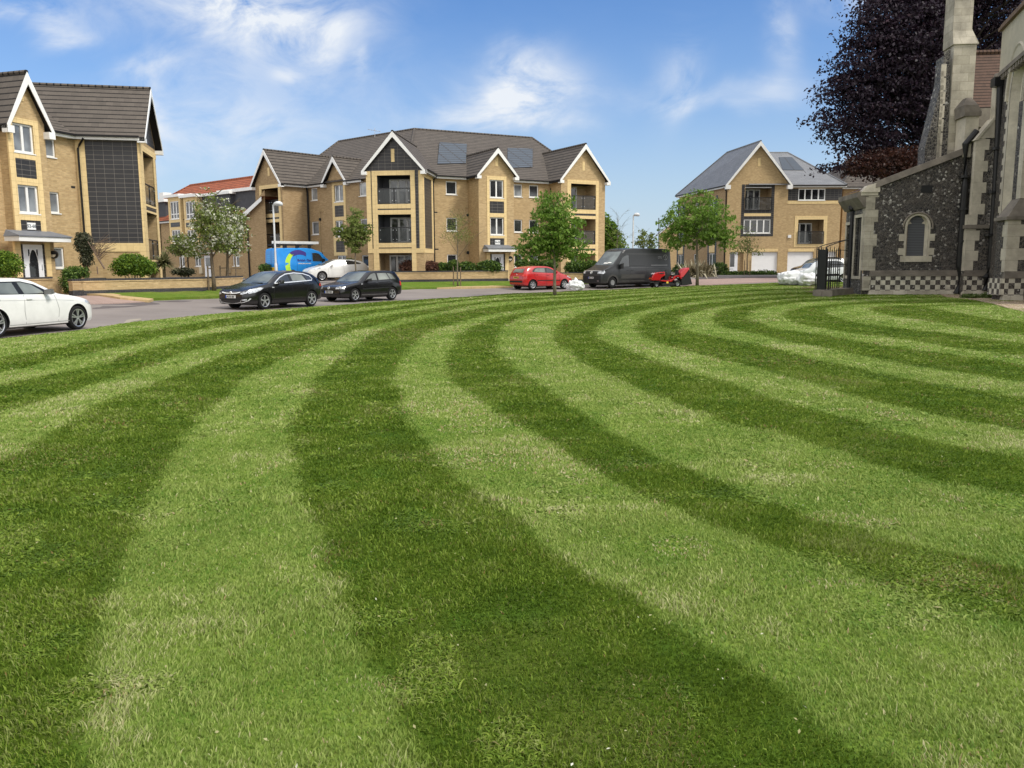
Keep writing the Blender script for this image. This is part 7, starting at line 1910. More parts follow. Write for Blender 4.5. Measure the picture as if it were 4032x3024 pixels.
# --- white hatchback at the left edge (nose to the right) ----------------------------
def car_white_near():
 L = 4.33
 sp = dict(L=L, W=1.77, wr=.325, arch=.06, rimr=.74, axles=(L / 2 - .77, L / 2 - .77 - 2.69), plan=HATCH_PLAN, tumble=.40,
    top=[(0, .55), (.02, .64), (.1, .72), (.4, .84), (1.0, .95), (1.35, 1.0), (1.8, 1.22), (2.2, 1.38), (2.6, 1.435), (3.2, 1.43), (3.8, 1.36), (4.05, 1.20), (4.2, 1.03), (4.30, .90), (4.33, .7)],
    bot=[(0, .32), (.05, .23), (.3, .19), (1, .18), (3.4, .19), (4.1, .25), (4.33, .36)],
    belt=[(0, .55), (.2, .70), (.8, .88), (1.4, .955), (2.5, .985), (3.6, 1.02), (4.0, 1.02), (4.33, .9)])
 pf, pr = at_z(300, 1301, kz), at_z(12, 1331, kz)
 root, body, bvh = make_vehicle('parked_car', 'white hatchback with grey multi-spoke wheels cut off by the left edge of the photo', 'car', sp, P_['white'], pf, pr, -1, anchor=.95)
 windscreen(root, bvh, sp, 1.32, 2.12, .70, .53); windscreen(root, bvh, sp, 4.16, 3.8, .55, .48, 'carglass', False, 'rear_window')
 for s in (1, -1):
  dlo = [(1.58, 1.0), (1.72, 1.075), (2.1, 1.26), (2.5, 1.345), (3.2, 1.345), (3.6, 1.27), (3.78, 1.12), (3.72, 1.045)]
  decal(bvh, [(X(sp, x), z) for x, z in dlo], 'side', 'window_frame', M['black'], root, sgn=s, off=.005)
  decal(bvh, [(X(sp, x), z) for x, z in [(1.86, 1.035), (1.95, 1.11), (2.2, 1.255), (2.5, 1.315), (2.62, 1.315), (2.52, 1.03)]], 'side', 'side_window', M['sideglass_light'], root, sgn=s, off=.009)
  decal(bvh, [(X(sp, x), z) for x, z in [(2.70, 1.035), (2.78, 1.315), (3.2, 1.315), (3.45, 1.27), (3.48, 1.06)]], 'side', 'side_window', M['sideglass_light'], root, sgn=s, off=.009)
  mirror_part(root, sp, 1.84, 1.07, M['chrome_dull'] if s < 0 else P_['white'], s, .22, .15)
  decal(bvh, [(X(sp, x), z) for x, z in [(.04, .66), (.10, .74), (.42, .80), (.46, .74), (.25, .67)]], 'side', 'headlight', M['lamp_clear'], root, sgn=s, off=.008, step=.07)
  decal(bvh, [(X(sp, x), z) for x, z in [(4.05, .88), (4.28, .92), (4.30, .78), (4.08, .78)]], 'side', 'tail_light', M['lamp_red'], root, sgn=s, off=.008)
  decal(bvh, [(s * .48, .64), (s * .78, .70), (s * .80, .78), (s * .55, .75)], 'front', 'headlight', M['lamp_clear'], root, off=.008, step=.08)
  decal(bvh, [(s * .04, .58), (s * .30, .58), (s * .34, .66), (s * .28, .71), (s * .06, .71)], 'front', 'grille', M['black_matt'], root, off=.008, step=.08)
  decal(bvh, strip_poly([(X(sp, x), z) for x, z in [(.9, .80), (1.6, .845), (2.6, .87), (3.7, .90)]], .012), 'side', 'painted_crease', M['crease_shade'], root, sgn=s, off=.004)  # grey strip paints the shade along the body crease
 decal(bvh, [(-.5, .27), (.5, .27), (.45, .40), (-.45, .40)], 'front', 'lower_grille', M['black_matt'], root, off=.006)
 handles(root, bvh, sp, [(2.42, .90), (3.40, .93)], P_['white'])
 seams(root, bvh, sp, [[(1.50, .28), (1.46, .6), (1.56, .97)], [(2.56, .26), (2.60, .6), (2.56, 1.0)], [(3.25, .42), (3.36, .62), (3.52, .8), (3.62, 1.02)], [(1.1, .27), (3.1, .27)]], M['seam_light'], .014)
 for x in sp['axles']:
  for s in (1, -1): wheel(root, x, s, sp, 5, 'twin', 'alloy')
M['crease_shade'] = plain('painted_crease_shade', (.5, .5, .49), .5)
car_white_near()
# --- red hatchback, seen from the rear ------------------------------------------------
def car_red():
 L = 4.03
 sp = dict(L=L, W=1.75, wr=.305, arch=.05, rimr=.66, axles=(L / 2 - .80, L / 2 - .80 - 2.54), plan=[(0, .60), (.015, .76), (.05, .88), (.12, .96), (.25, 1.0), (.78, 1.0), (.9, .98), (.965, .92), (1, .80)], tumble=.36,
    top=[(0, .55), (.03, .64), (.15, .74), (.5, .87), (.95, .985), (1.4, 1.20), (1.85, 1.40), (2.3, 1.465), (2.9, 1.47), (3.4, 1.42), (3.65, 1.34), (3.85, 1.12), (3.97, .92), (4.02, .82), (4.03, .60)],
    bot=[(0, .32), (.05, .23), (.3, .19), (3.3, .20), (3.9, .26), (4.03, .34)],
    belt=[(0, .55), (.2, .70), (.8, .88), (1.4, .95), (2.5, .99), (3.4, 1.03), (3.8, 1.0), (4.03, .85)])
 pr = at_z(2095, 1152, kz + .01); pf = wb_point(pr, 2219, 2.54)
 root, body, bvh = make_vehicle('parked_car', 'small red five-door hatchback seen from behind, parked by the maple trunk', 'car', sp, P_['red'], pf, pr, -1)
 windscreen(root, bvh, sp, .98, 1.78, .62, .48, 'carglass');
 decal(bvh, [(-.56, 1.06), (.56, 1.06), (.50, 1.30), (-.50, 1.30)], 'rear', 'rear_window', M['sideglass_light'], root, off=.008, step=.1)
 decal(bvh, strip_poly([(-.1, 1.07), (.35, 1.09)], .02), 'rear', 'wiper', M['black_matt'], root, off=.02)
 for s in (1, -1):
  dlo = [(1.30, 1.0), (1.42, 1.08), (1.8, 1.28), (2.1, 1.36), (2.9, 1.37), (3.15, 1.32), (3.36, 1.16), (3.30, 1.09)]
  decal(bvh, [(X(sp, x), z) for x, z in dlo], 'side', 'window_frame', M['black'], root, sgn=s, off=.005)
  decal(bvh, [(X(sp, x), z) for x, z in [(1.48, 1.04), (1.85, 1.25), (2.1, 1.32), (2.2, 1.32), (2.24, 1.05)]], 'side', 'side_window', M['carglass'], root, sgn=s, off=.009)
  decal(bvh, [(X(sp, x), z) for x, z in [(2.34, 1.06), (2.32, 1.33), (2.9, 1.33), (3.08, 1.28), (3.22, 1.12)]], 'side', 'side_window', M['sideglass_light'], root, sgn=s, off=.009)
  mirror_part(root, sp, 1.52, 1.04, P_['red'], s)
  decal(bvh, [(s * .48, .80), (s * .82, .86), (s * .80, .98), (s * .70, 1.00)], 'rear', 'tail_light', M['lamp_red'], root, off=.010, step=.07)
  decal(bvh, [(X(sp, x), z) for x, z in [(3.66, .87), (3.95, .82), (3.93, .93), (3.78, 1.0)]], 'side', 'tail_light', M['lamp_red'], root, sgn=s, off=.010, step=.07)
  decal(bvh, [(X(sp, x), z) for x, z in [(.16, .68), (.55, .86), (.60, .80), (.35, .68)]], 'side', 'headlight', M['lamp_clear'], root, sgn=s, off=.008, step=.07)
  decal(bvh, strip_poly([(X(sp, x), z) for x, z in [(1.20, .56), (2.2, .56), (3.0, .565)]], .05), 'side', 'rubbing_strip', M['black_matt'], root, sgn=s, off=.01)
 decal(bvh, strip_poly([(-.72, .50), (-.4, .51), (.4, .51), (.72, .50)], .11), 'rear', 'bumper_strip', M['black_matt'], root, off=.012, step=.08)
 plate(root, bvh, sp, 'YF08 WCZ', 'rear', .76, 'plate_yellow')
 h = bvh.ray_cast(Vector((-5, 0, .94)), Vector((1, 0, 0)))[0]; mb = MB(); mb.box(h.x - .02, h.x, -.03, .03, .91, .98); mb.build('badge', M['chrome'], root, local=True)
 mb = MB(); mb.tube([(X(sp, 2.9), 0, 1.46), (X(sp, 3.25), 0, 1.62)], .008, 5); mb.build('aerial', M['black'], root, local=True)
 handles(root, bvh, sp, [(2.16, .90), (3.05, .93)], P_['red'])
 seams(root, bvh, sp, [[(1.22, .26), (1.2, .6), (1.28, .97)], [(2.28, .24), (2.30, .6), (2.27, 1.02)], [(2.95, .35), (3.05, .60), (3.2, .8), (3.3, 1.05)]], M['seam'])
 for x in sp['axles']:
  for s in (1, -1): wheel(root, x, s, sp, 7, 'five')
car_red()
# --- white hatchback behind the black cars ---------------------------------------------
def car_white_far():
 L = 4.36
 sp = dict(L=L, W=1.82, wr=.32, arch=.05, rimr=.68, axles=(L / 2 - .90, L / 2 - .90 - 2.65), plan=HATCH_PLAN, tumble=.42,
    top=[(0, .60), (.04, .70), (.2, .80), (.6, .93), (1.05, 1.04), (1.5, 1.26), (1.95, 1.41), (2.4, 1.47), (3.0, 1.46), (3.6, 1.38), (4.0, 1.24), (4.15, 1.10), (4.3, .95), (4.36, .7)],
    bot=[(0, .32), (.05, .24), (.3, .2), (3.5, .2), (4.2, .26), (4.36, .38)],
    belt=[(0, .6), (.2, .74), (.8, .92), (1.3, .99), (2.5, 1.05), (3.7, 1.13), (4.1, 1.08), (4.36, .9)])
 pf = at_y(1268, 1114, 57.0); d = Vector((-.85, -.53)).normalized(); pr = Vector((pf.x - d.x * 2.65, pf.y - d.y * 2.65, 0))
 root, body, bvh = make_vehicle('parked_car', 'white hatchback with dark tinted windows in front of the blue van', 'car', sp, P_['white'], pf, pr, 1, anchor=.99)
 windscreen(root, bvh, sp, 1.05, 1.9, .72, .53); windscreen(root, bvh, sp, 4.16, 3.85, .55, .48, 'carglass', False, 'rear_window')
 for s in (1, -1):
  decal(bvh, [(X(sp, x), z) for x, z in [(1.40, 1.05), (1.55, 1.13), (1.95, 1.31), (2.3, 1.38), (2.9, 1.38), (3.4, 1.31), (3.75, 1.18), (3.7, 1.14), (2.4, 1.08)]], 'side', 'side_window', M['carglass'], root, sgn=s, off=.005)
  decal(bvh, strip_poly([(X(sp, 2.42), 1.08), (X(sp, 2.36), 1.38)], .05), 'side', 'pillar', M['black'], root, sgn=s, off=.012)
  mirror_part(root, sp, 1.62, 1.10, P_['white'], s)
  decal(bvh, [(X(sp, x), z) for x, z in [(.22, .78), (.75, .93), (.88, .93), (.80, .84), (.45, .75)]], 'side', 'headlight', M['lamp_clear'], root, sgn=s, off=.008, step=.07)
  decal(bvh, [(s * .5, .72), (s * .82, .84), (s * .84, .78), (s * .6, .68)], 'front', 'headlight', M['lamp_clear'], root, off=.008, step=.07)
 decal(bvh, [(-.5, .30), (.5, .30), (.44, .52), (-.44, .52)], 'front', 'grille', M['black_matt'], root, off=.006)
 seams(root, bvh, sp, [[(1.34, .28), (1.32, .6), (1.38, 1.02)], [(2.45, .26), (2.48, .6), (2.43, 1.06)]], M['seam_light'])
 for x in sp['axles']:
  for s in (1, -1): wheel(root, x, s, sp, 10, 'multi', 'alloy')
car_white_far()
# --- the two cars behind the church gate -----------------------------------------------
def car_simple(label, mat, uf, yf, d, L, H, k=1.0, glass='carglass'):
 sp = dict(L=L, W=1.80, wr=.32, arch=.05, rimr=.66, axles=(L / 2 - .9, L / 2 - .9 - L * .605), plan=HATCH_PLAN, tumble=.34,
    top=[(0, .62), (.04, .74), (.2, .86), (.6, .98), (.95, 1.06), (1.4, 1.30 * H / 1.5), (1.85, 1.44 * H / 1.5), (2.3, H), (3.1, H + .01), (3.7, H - .06), (4.05, H - .25), (L - .12, 1.0), (L, .7)],
    bot=[(0, .32), (.05, .24), (.3, .2), (3.4, .2), (L - .1, .26), (L, .38)], belt=[(0, .62), (.2, .8), (.8, .98), (1.3, 1.03), (2.5, 1.08), (3.7, 1.12), (L, .9)])
 d = Vector(d).normalized(); pf = at_y(uf, 1100, yf); pr = Vector((pf.x - d.x * 2.6, pf.y - d.y * 2.6, 0))
 root, body, bvh = make_vehicle('parked_car', label, 'car', sp, mat, pf, pr, 1, anchor=.99)
 windscreen(root, bvh, sp, 1.0, 1.85, .70, .54)
 for s in (1, -1):
  decal(bvh, [(X(sp, x), z) for x, z in [(1.42, 1.10), (1.6, 1.20), (1.95, H - .17), (2.3, H - .1), (3.1, H - .1), (3.5, H - .2), (3.7, 1.2), (3.6, 1.16)]], 'side', 'side_window', M[glass], root, sgn=s, off=.006)
  decal(bvh, strip_poly([(X(sp, 2.42), 1.12), (X(sp, 2.38), H - .1)], .06), 'side', 'pillar', M['black'], root, sgn=s, off=.012)
  mirror_part(root, sp, 1.55, 1.14, mat if mat is not P_['ltwhite'] else mat, s)
  decal(bvh, [(X(sp, x), z) for x, z in [(.16, .82), (.6, .96), (.7, .94), (.5, .82)]], 'side', 'headlight', M['lamp_clear'], root, sgn=s, off=.008, step=.07)
  decal(bvh, [(s * .5, .76), (s * .82, .88), (s * .84, .80), (s * .6, .72)], 'front', 'headlight', M['lamp_clear'], root, off=.008, step=.07)
 handles(root, bvh, sp, [(2.32, .96), (3.2, .98)], M['black'])
 for x in sp['axles']:
  for s in (1, -1): wheel(root, x, s, sp, 5, 'five')
car_simple('white car behind the black gate railings and the white bulk bags', P_['ltwhite'], 3178, 61, (-1, -.06), 4.4, 1.72)
car_simple('black car nose just showing behind the white car at the garage doors', P_['black'], 3178, 67, (-1, -.03), 4.3, 1.72, glass='sideglass_light')
# --- vans -----------------------------------------------------------------------------
def van(label, mat, pf, pr, side, L, Wd, H, axles, hood=1.0, anchor=.5, name='parked_van', wr=.345, gz=None, grille=True):
 sp = dict(L=L, W=Wd, wr=wr, arch=.07, rimr=.62, axles=axles, tumble=.10,
    plan=[(0, .74), (.01, .86), (.03, .93), (.08, .975), (.15, 1.0), (.97, 1.0), (.992, .975), (1, .95)],
    top=[(0, .72), (.03, .98), (.15, 1.10), (.5, 1.22), (.98, 1.42), (1.25, 1.62), (1.70, 2.05), (2.1, H - .14), (2.5, H - .03), (3.2, H), (L - .4, H - .02), (L - .10, H - .07), (L - .02, H - .16), (L, H - .3)],
    bot=[(0, .40), (.05, .30), (.3, .26), (L - .3, .30), (L, .42)],
    belt=[(0, .72), (.1, .95), (.6, 1.12), (1.1, 1.25), (1.6, 1.32), (L, 1.32)])
 if gz is not None: sp['gz'] = gz
 root, body, bvh = make_vehicle(name, label, 'van', sp, mat, pf, pr, side, anchor=anchor)
 return sp, root, body, bvh
def van_grey():
 pf = at_z(2408, 1143, kz + .05); d = Vector((-.80, -.60)).normalized()
 L = 6.6
 pr = Vector((pf.x - d.x * 4.3, pf.y - d.y * 4.3, 0))
 sp, root, body, bvh = van('dark grey high-roof van parked behind the red ride-on mower', P_['grey'], pf, pr, 1, L, 2.04, 2.59, (L / 2 - 1.0, L / 2 - 5.3), anchor=.99)
 windscreen(root, bvh, sp, 1.06, 1.96, .86, .76)
 for s in (1, -1):
  decal(bvh, [(X(sp, x), z) for x, z in [(1.52, 1.42), (1.95, 1.98), (2.35, 2.12), (2.52, 2.12), (2.52, 1.38), (1.6, 1.36)]], 'side', 'side_window', M['carglass'], root, sgn=s, off=.008)
  decal(bvh, strip_poly([(X(sp, 1.0), 1.36), (X(sp, 1.3), 1.70), (X(sp, 1.72), 2.12), (X(sp, 2.2), 2.44)], .05), 'side', 'pillar_highlight', M['grey_light'], root, sgn=s, off=.004)  # lighter strip painted as the highlight along the pillar
  mirror_part(root, sp, 1.66, 1.42, M['black_matt'], s, .26, .36)
  decal(bvh, [(X(sp, x), z) for x, z in [(.02, .92), (.06, 1.10), (.32, 1.17), (.36, 1.0), (.2, .90)]], 'side', 'headlight', M['lamp_clear'], root, sgn=s, off=.010, step=.08)
  decal(bvh, [(s * .58, .92), (s * .86, .94), (s * .88, 1.08), (s * .60, 1.06)], 'front', 'headlight', M['lamp_clear'], root, off=.010, step=.08)
  decal(bvh, strip_poly([(X(sp, x), z) for x, z in [(1.75, .62), (3.0, .62), (3.95, .62)]], .46), 'side', 'lower_cladding', M['van_clad'], root, sgn=s, off=.006, step=.3)
  decal(bvh, strip_poly([(X(sp, x), z) for x, z in [(4.6, 1.45), (6.2, 1.45)]], .045), 'side', 'slide_rail', M['chrome_dull'], root, sgn=s, off=.008, step=.4)
  decal(bvh, strip_poly([(X(sp, x), z) for x, z in [(2.5, 1.30), (6.4, 1.30)]], .02), 'side', 'painted_crease', M['grey_light'], root, sgn=s, off=.005, step=.4)  # highlight on the body crease painted as a lighter strip
  decal(bvh, strip_poly([(X(sp, x), z) for x, z in [(2.3, 2.20), (6.3, 2.20)]], .02), 'side', 'painted_crease', M['grey_light'], root, sgn=s, off=.005, step=.4)
  # arch lip
  ax = sp['axles'][0]; pts = [(ax + .47 * math.cos(a), sp['wr'] + .47 * math.sin(a)) for a in [math.pi * k / 10 for k in range(11)]]
  decal(bvh, strip_poly(pts, .12), 'side', 'arch_lip', M['van_clad'], root, sgn=s, off=.012, step=.12)
 decal(bvh, [(-.54, .90), (.54, .90), (.56, 1.08), (-.56, 1.08)], 'front', 'grille', M['black_matt'], root, off=.008)
 for z in (.94, .99, 1.04): decal(bvh, strip_poly([(-.54, z), (.54, z)], .014), 'front', 'grille_bar', M['grille_bar'], root, off=.014)
 decal(bvh, strip_poly([(-.84, 1.09), (-.4, 1.115), (.4, 1.115), (.84, 1.09)], .018), 'front', 'chrome_strip', M['chrome'], root, off=.012, step=.1)
 h = bvh.ray_cast(Vector((5, 0, 1.0)), Vector((-1, 0, 0)))[0]
 mb = MB(); mb.lathe([(0, .01), (.075, .012), (.092, .035), (.095, .0)], 20, 'x', (h.x + .01, 0, 1.0)); mb.build('badge', M['chrome'], root, local=True)
 decal(bvh, [(-.86, .38), (.86, .38), (.86, .78), (-.86, .78)], 'front', 'bumper', M['black_matt'], root, off=.012, step=.15)
 plate(root, bvh, sp, 'DE67 HWJ', 'front', .66, 'plate_white')
 decal(bvh, strip_poly([(.60, .45), (.74, .45)], .03), 'front', 'fog_light', M['lamp_clear'], root, off=.02)
 handles(root, bvh, sp, [(2.36, 1.12), (2.78, 1.13)], M['black'])
 seams(root, bvh, sp, [[(1.60, .42), (1.55, .8), (1.55, 1.36)], [(2.57, .40), (2.57, 1.2), (2.57, 2.16)], [(4.1, .45), (4.1, 1.4)], [(2.62, 1.42), (4.0, 1.42)]], M['seam'], .016)
 mb = MB(); q = bvh.ray_cast(Vector((X(sp, 2.15), .3, 4)), Vector((0, 0, -1)))[0]; mb.tube([q, q + Vector((-.12, 0, .30))], .012, 5); mb.build('aerial', M['black'], root, local=True)
 for (x, y0, wd) in ((1.16, .15, .2), (1.2, .45, .16)):
  q = bvh.ray_cast(Vector((X(sp, x), y0, 4)), Vector((0, 0, -1)))[0]; mb = MB(); mb.box8([tuple(q + Vector(p)) for p in [(.04, -wd, .015), (.04, wd, .015), (-.10, wd, .08), (-.10, -wd, .09), (.04, -wd, .02), (.04, wd, .02), (-.10, wd, .086), (-.10, -wd, .096)]]); mb.build('paper', M['white'], root, local=True)
 # pale logo on the rear flank: ring and lettering
 for s in (1,):
  cx_, cz_ = X(sp, 6.05), 1.98; ring = [(cx_ + .19 * math.cos(a), cz_ + .17 * math.sin(a)) for a in [k * 6.2832 / 16 for k in range(15)]]
  decal(bvh, strip_poly(ring, .05), 'side', 'logo', M['vinyl_grey'], root, sgn=s, off=.007, step=.1)
  decal(bvh, strip_poly([(cx_ - .06, cz_ + .1), (cx_ + .02, cz_ - .02), (cx_ - .08, cz_ - .12)], .05), 'side', 'logo', M['vinyl_grey'], root, sgn=s, off=.007)
  for k in range(2): decal(bvh, strip_poly([(X(sp, 5.3 + .03 * k), 2.0 - .09 * k), (X(sp, 5.5), 2.03 - .09 * k), (X(sp, 5.7), 1.99 - .09 * k)], .035), 'side', 'logo', M['vinyl_grey'], root, sgn=s, off=.007)
 for x in sp['axles']:
  for s in (1, -1): wheel(root, x, s, dict(sp, rimr=.5), 12, 'steel', 'chrome_dull')
M['grey_light'] = plain('painted_grey_highlight', (.10, .10, .105), .3, .5); M['van_clad'] = plain('dusty_grey_cladding', (.05, .048, .045), .6, .3); M['vinyl_grey'] = plain('grey_vinyl', (.22, .22, .23), .5)
van_grey()
def van_blue():
 L = 5.2
 d = Vector((math.cos(R(43)), math.sin(R(43))))
 pr = at_y(1150, 1100, 60); pf = Vector((pr.x + d.x * 3.1, pr.y + d.y * 3.1, 0))
 sp, root, body, bvh = van('bright blue gas service van with roof ladder rack behind the street lamp', P_['blue'], pf, pr, -1, L, 1.98, 2.32, (L / 2 - 1.0, L / 2 - 4.1), anchor=.01)
 windscreen(root, bvh, sp, 1.06, 1.90, .84, .74, 'carglass')
 s = -1
 for s2 in (1, -1):
  decal(bvh, [(X(sp, x), z) for x, z in [(1.45, 1.42), (1.85, 1.90), (2.1, 1.96), (2.42, 1.96), (2.42, 1.36), (1.5, 1.34)]], 'side', 'side_window', M['carglass'], root, sgn=s2, off=.008)
  mirror_part(root, sp, 1.6, 1.40, M['black_matt'], s2, .24, .3)
 # livery: lime crescent, navy arc, pale disc
 circ = lambda cx, cz, r, a0, a1, n=14: [(X(sp, cx) + r * math.cos(R(a0 + (a1 - a0) * k / n)), cz + r * math.sin(R(a0 + (a1 - a0) * k / n))) for k in range(n + 1)]
 # forward is +x (right in the photo)
 cx_, cz_ = 3.55, 1.05
 outer = circ(cx_, cz_, .98, 112, 205); inner = circ(cx_ - .14, cz_, .98, 205, 118)
 lime = [p for p in circ(cx_, cz_, 1.10, 128, 215)] + [p for p in circ(cx_ - .26, cz_ + .02, .98, 215, 128)]
 decal(bvh, lime, 'side', 'lime_crescent', M['lime'], root, sgn=s, off=.007, step=.5)
 nav = [p for p in circ(cx_, cz_, 1.12, 55, 128)] + [p for p in circ(cx_ - .12, cz_ - .28, 1.06, 118, 62)]
 decal(bvh, nav, 'side', 'navy_arc', M['navy'], root, sgn=s, off=.007, step=.15)
 # lettering, reading left to right on the right flank
 def vtext(str_, size, x, z, mat):
  y = bvh.ray_cast(Vector((X(sp, x), -3, z)), Vector((0, 1, 0)))[0].y - .012
  R4 = Matrix(((1, 0, 0, X(sp, x)), (0, 0, -1, y), (0, 1, 0, z), (0, 0, 0, 1)))
  text_mesh(str_, size, 'lettering', mat, root, None, 0, 0, 0, .006, local=True, mtx=R4)
 vtext('British Gas', .25, 3.1, 1.42, 'navy'); vtext('Looking after your world', .10, 3.1, 1.20, 'plate_white')
 # rear doors: chevrons, seam, lamps, vinyl lines
 decal(bvh, strip_poly([(0, .5), (0, 2.2)], .02), 'rear', 'door_seam', M['seam'], root, off=.006)
 for i in range(10):
  y = -.85 + i * .17; decal(bvh, [(y, .62), (y + .085, .62), (y + .19, .92), (y + .105, .92)] if y > -.05 else [(y + .105, .62), (y + .19, .62), (y + .085, .92), (y, .92)], 'rear', 'chevron', M['orange'], root, off=.010)
 decal(bvh, [(-.92, .60), (.92, .60), (.92, .94), (-.92, .94)], 'rear', 'chevron_panel', M['yellow_hi'], root, off=.006)
 for i, (a, b) in enumerate([(-.6, -.25)] * 4 + [(.2, .6)] * 4):
  z = 1.75 - (i % 4) * .13; decal(bvh, strip_poly([(a, z), (b, z)], .045), 'rear', 'vinyl_line', M['lt_blue'], root, off=.008)
 for s2 in (1, -1): decal(bvh, [(s2 * .84, 1.0), (s2 * .95, 1.0), (s2 * .95, 1.35), (s2 * .84, 1.35)], 'rear', 'tail_light', M['lamp_red'], root, off=.010)
 seams(root, bvh, sp, [[(2.48, .42), (2.48, 2.0)], [(3.7, .45), (3.7, 2.2)]], M['seam_blue'], .02)
 # roof rack with ladder tube
 rk = MB()
 for x in (2.6, 3.6, 4.6):
  for y in (-.8, .8): rk.box(X(sp, x) - .08, X(sp, x) + .08, y - .04, y + .04, 2.3, 2.56)
  rk.box(X(sp, x) - .025, X(sp, x) + .025, -.85, .85, 2.53, 2.58)
 rk.box(X(sp, 5.0), X(sp, 2.3), -.86, -.80, 2.50, 2.58); rk.box(X(sp, 5.0), X(sp, 2.3), .80, .86, 2.50, 2.58)
 rk.build('roof_rack', M['black_matt'], root, local=True)
 ld = MB(); ld.box(X(sp, 5.3), X(sp, 1.8), -.80, -.76, 2.60, 2.78); ld.box(X(sp, 5.3), X(sp, 1.8), -.42, -.38, 2.60, 2.78)
 for k in range(14): ld.box(X(sp, 5.2 - k * .25) - .015, X(sp, 5.2 - k * .25) + .015, -.76, -.42, 2.66, 2.70)
 ld.build('ladder', M['post_white'], root, local=True)
 for x in sp['axles']:
  for s2 in (1, -1): wheel(root, x, s2, sp, 16, 'multi', 'alloy_grey')
M['seam_blue'] = plain('blue_panel_gap', (.01, .10, .35), .6)
van_blue()
# --- red ride-on mower ------------------------------------------------------------------
def mower():
 k = at_z(2620, 1136, 0.02); ang = math.atan2(-.20, -.98)
 zz = zt(k.x, k.y) + ROADZ + .06
 root = thing('ride_on_mower', (k.x, k.y, zz), 'red ride-on mower with black grass box in front of the dark van', 'mower', rz=ang); ORG[root.name] = Vector((0, 0, 0)); root.scale = (.9, .9, .93)
 red = P_['red']
 def prism(name, prof, y0, y1, mat, bev=.03, smooth=False):
  bm = bmesh.new(); a = [bm.verts.new((x, y0, z)) for x, z in prof]; b = [bm.verts.new((x, y1, z)) for x, z in prof]; n = len(prof)
  bm.faces.new(a[::-1]); bm.faces.new(b)
  for i in range(n): bm.faces.new((a[i], a[(i + 1) % n], b[(i + 1) % n], b[i]))
  bmesh.ops.recalc_face_normals(bm, faces=bm.faces[:])
  if bev: bmesh.ops.bevel(bm, geom=bm.edges[:], offset=bev, segments=2, affect='EDGES', profile=.6)
  me = bpy.data.meshes.new(name); bm.to_mesh(me); bm.free(); return link(name, me, mat, root, local=True, smooth=False)
 prism('hood', [(1.18, .50), (1.20, .74), (1.05, .98), (.75, 1.08), (.18, 1.12), (.14, .86), (.45, .70), (.55, .50)], -.29, .29, red, .05)
 prism('grille', [(1.215, .76), (1.09, .95), (1.07, .95), (1.19, .76)], -.17, .17, M['black_matt'], 0)
 for s in (1, -1):
  mb = MB(); mb.box8([(.94, s * .18 - .07, .97), (1.08, s * .18 - .07, .90), (1.08, s * .18 + .07, .90), (.94, s * .18 + .07, .97), (.95, s * .18 - .06, 1.05), (1.09, s * .18 - .06, .96), (1.09, s * .18 + .06, .96), (.95, s * .18 + .06, 1.05)]); mb.build('headlight', M['lamp_clear'], root, local=True)
  prism('hood_stripe', [(.70, 1.02), (.22, 1.06), (.22, 1.0), (.50, .95)], s * .290, s * .298, M['black_matt'], 0)
  mb = MB(); mb.box(1.195, 1.225, s * .15 - .07, s * .15 + .07, .60, .66); mb.build('lamp_strip', M['lamp_amber'], root, local=True)
 prism('dashboard', [(.16, .60), (.20, 1.14), (.05, 1.16), (-.02, .98), (.02, .60)], -.24, .24, M['black_matt'], .03)
 mb = MB(); mb.lathe([(.19, -.015), (.205, 0), (.19, .015), (.175, 0), (.19, -.015)], 24, 'z', (-.03, 0, 1.24)); mb.tube([(.08, 0, 1.05), (-.03, 0, 1.24)], .025, 6); mb.box(-.03 - .18, -.03 + .18, -.015, .015, 1.232, 1.248); mb.build('steering_wheel', M['black_matt'], root, local=True)
 prism('footplate', [(.55, .46), (.15, .40), (-.30, .40), (-.62, .62), (-.62, .70), (-.38, .58), (-.18, .50), (.12, .50), (.45, .54)], -.44, .44, red, .03)
 for s in (1, -1):
  pts = [(-.38, .52), (-.42, .70), (-.55, .82), (-.80, .86), (-1.0, .78), (-1.08, .60), (-.98, .60), (-.92, .70), (-.76, .76), (-.58, .72), (-.50, .60), (-.48, .52)]
  prism('rear_fender', pts, s * .28, s * .50, red, .02)
 prism('seat', [(-.40, .82), (-.38, .90), (-.78, .90), (-.88, 1.24), (-.96, 1.24), (-.90, .84), (-.80, .80)], -.22, .22, M['black_matt'], .04)
 prism('chassis', [(1.05, .30), (1.05, .48), (-.9, .48), (-.9, .30)], -.20, .20, M['black_matt'], 0)
 prism('front_bumper', [(1.30, .30), (1.30, .42), (1.02, .42), (1.02, .34)], -.30, .30, M['black_matt'], .02)
 prism('cutting_deck', [(.42, .12), (.46, .26), (.2, .34), (-.35, .34), (-.52, .26), (-.50, .12)], -.52, .52, M['black_matt'], .03)
 mb = MB(); mb.box(-.02, .14, .525, .53, .30, .42); mb.box(-.02, .14, .40, .528, .418, .424); mb.build('warning_label', M['plate_yellow'], root, local=True)
 def mw(x, y, r, w):
  mb = MB(); mb.lathe([(r * .5, w / 2), (r * .85, w / 2), (r, w / 2 - .03), (r, -w / 2 + .03), (r * .85, -w / 2), (r * .5, -w / 2)], 24, 'y', (x, y, r)); t = mb.build('wheel', M['tyre'], root, local=True, smooth=True)
  s = 1 if y > 0 else -1
  mb = MB(); mb.lathe([(r * .52, s * (w / 2 - .01)), (r * .45, s * (w / 2 - .03)), (r * .2, s * (w / 2 - .05)), (r * .18, s * (w / 2)), (0, s * (w / 2))], 20, 'y', (x, y, r)); mb.build('rim', M['alloy_grey'], t, local=True)
 for s in (1, -1): mw(.88, s * .40, .19, .16); mw(-.74, s * .40, .26, .24)
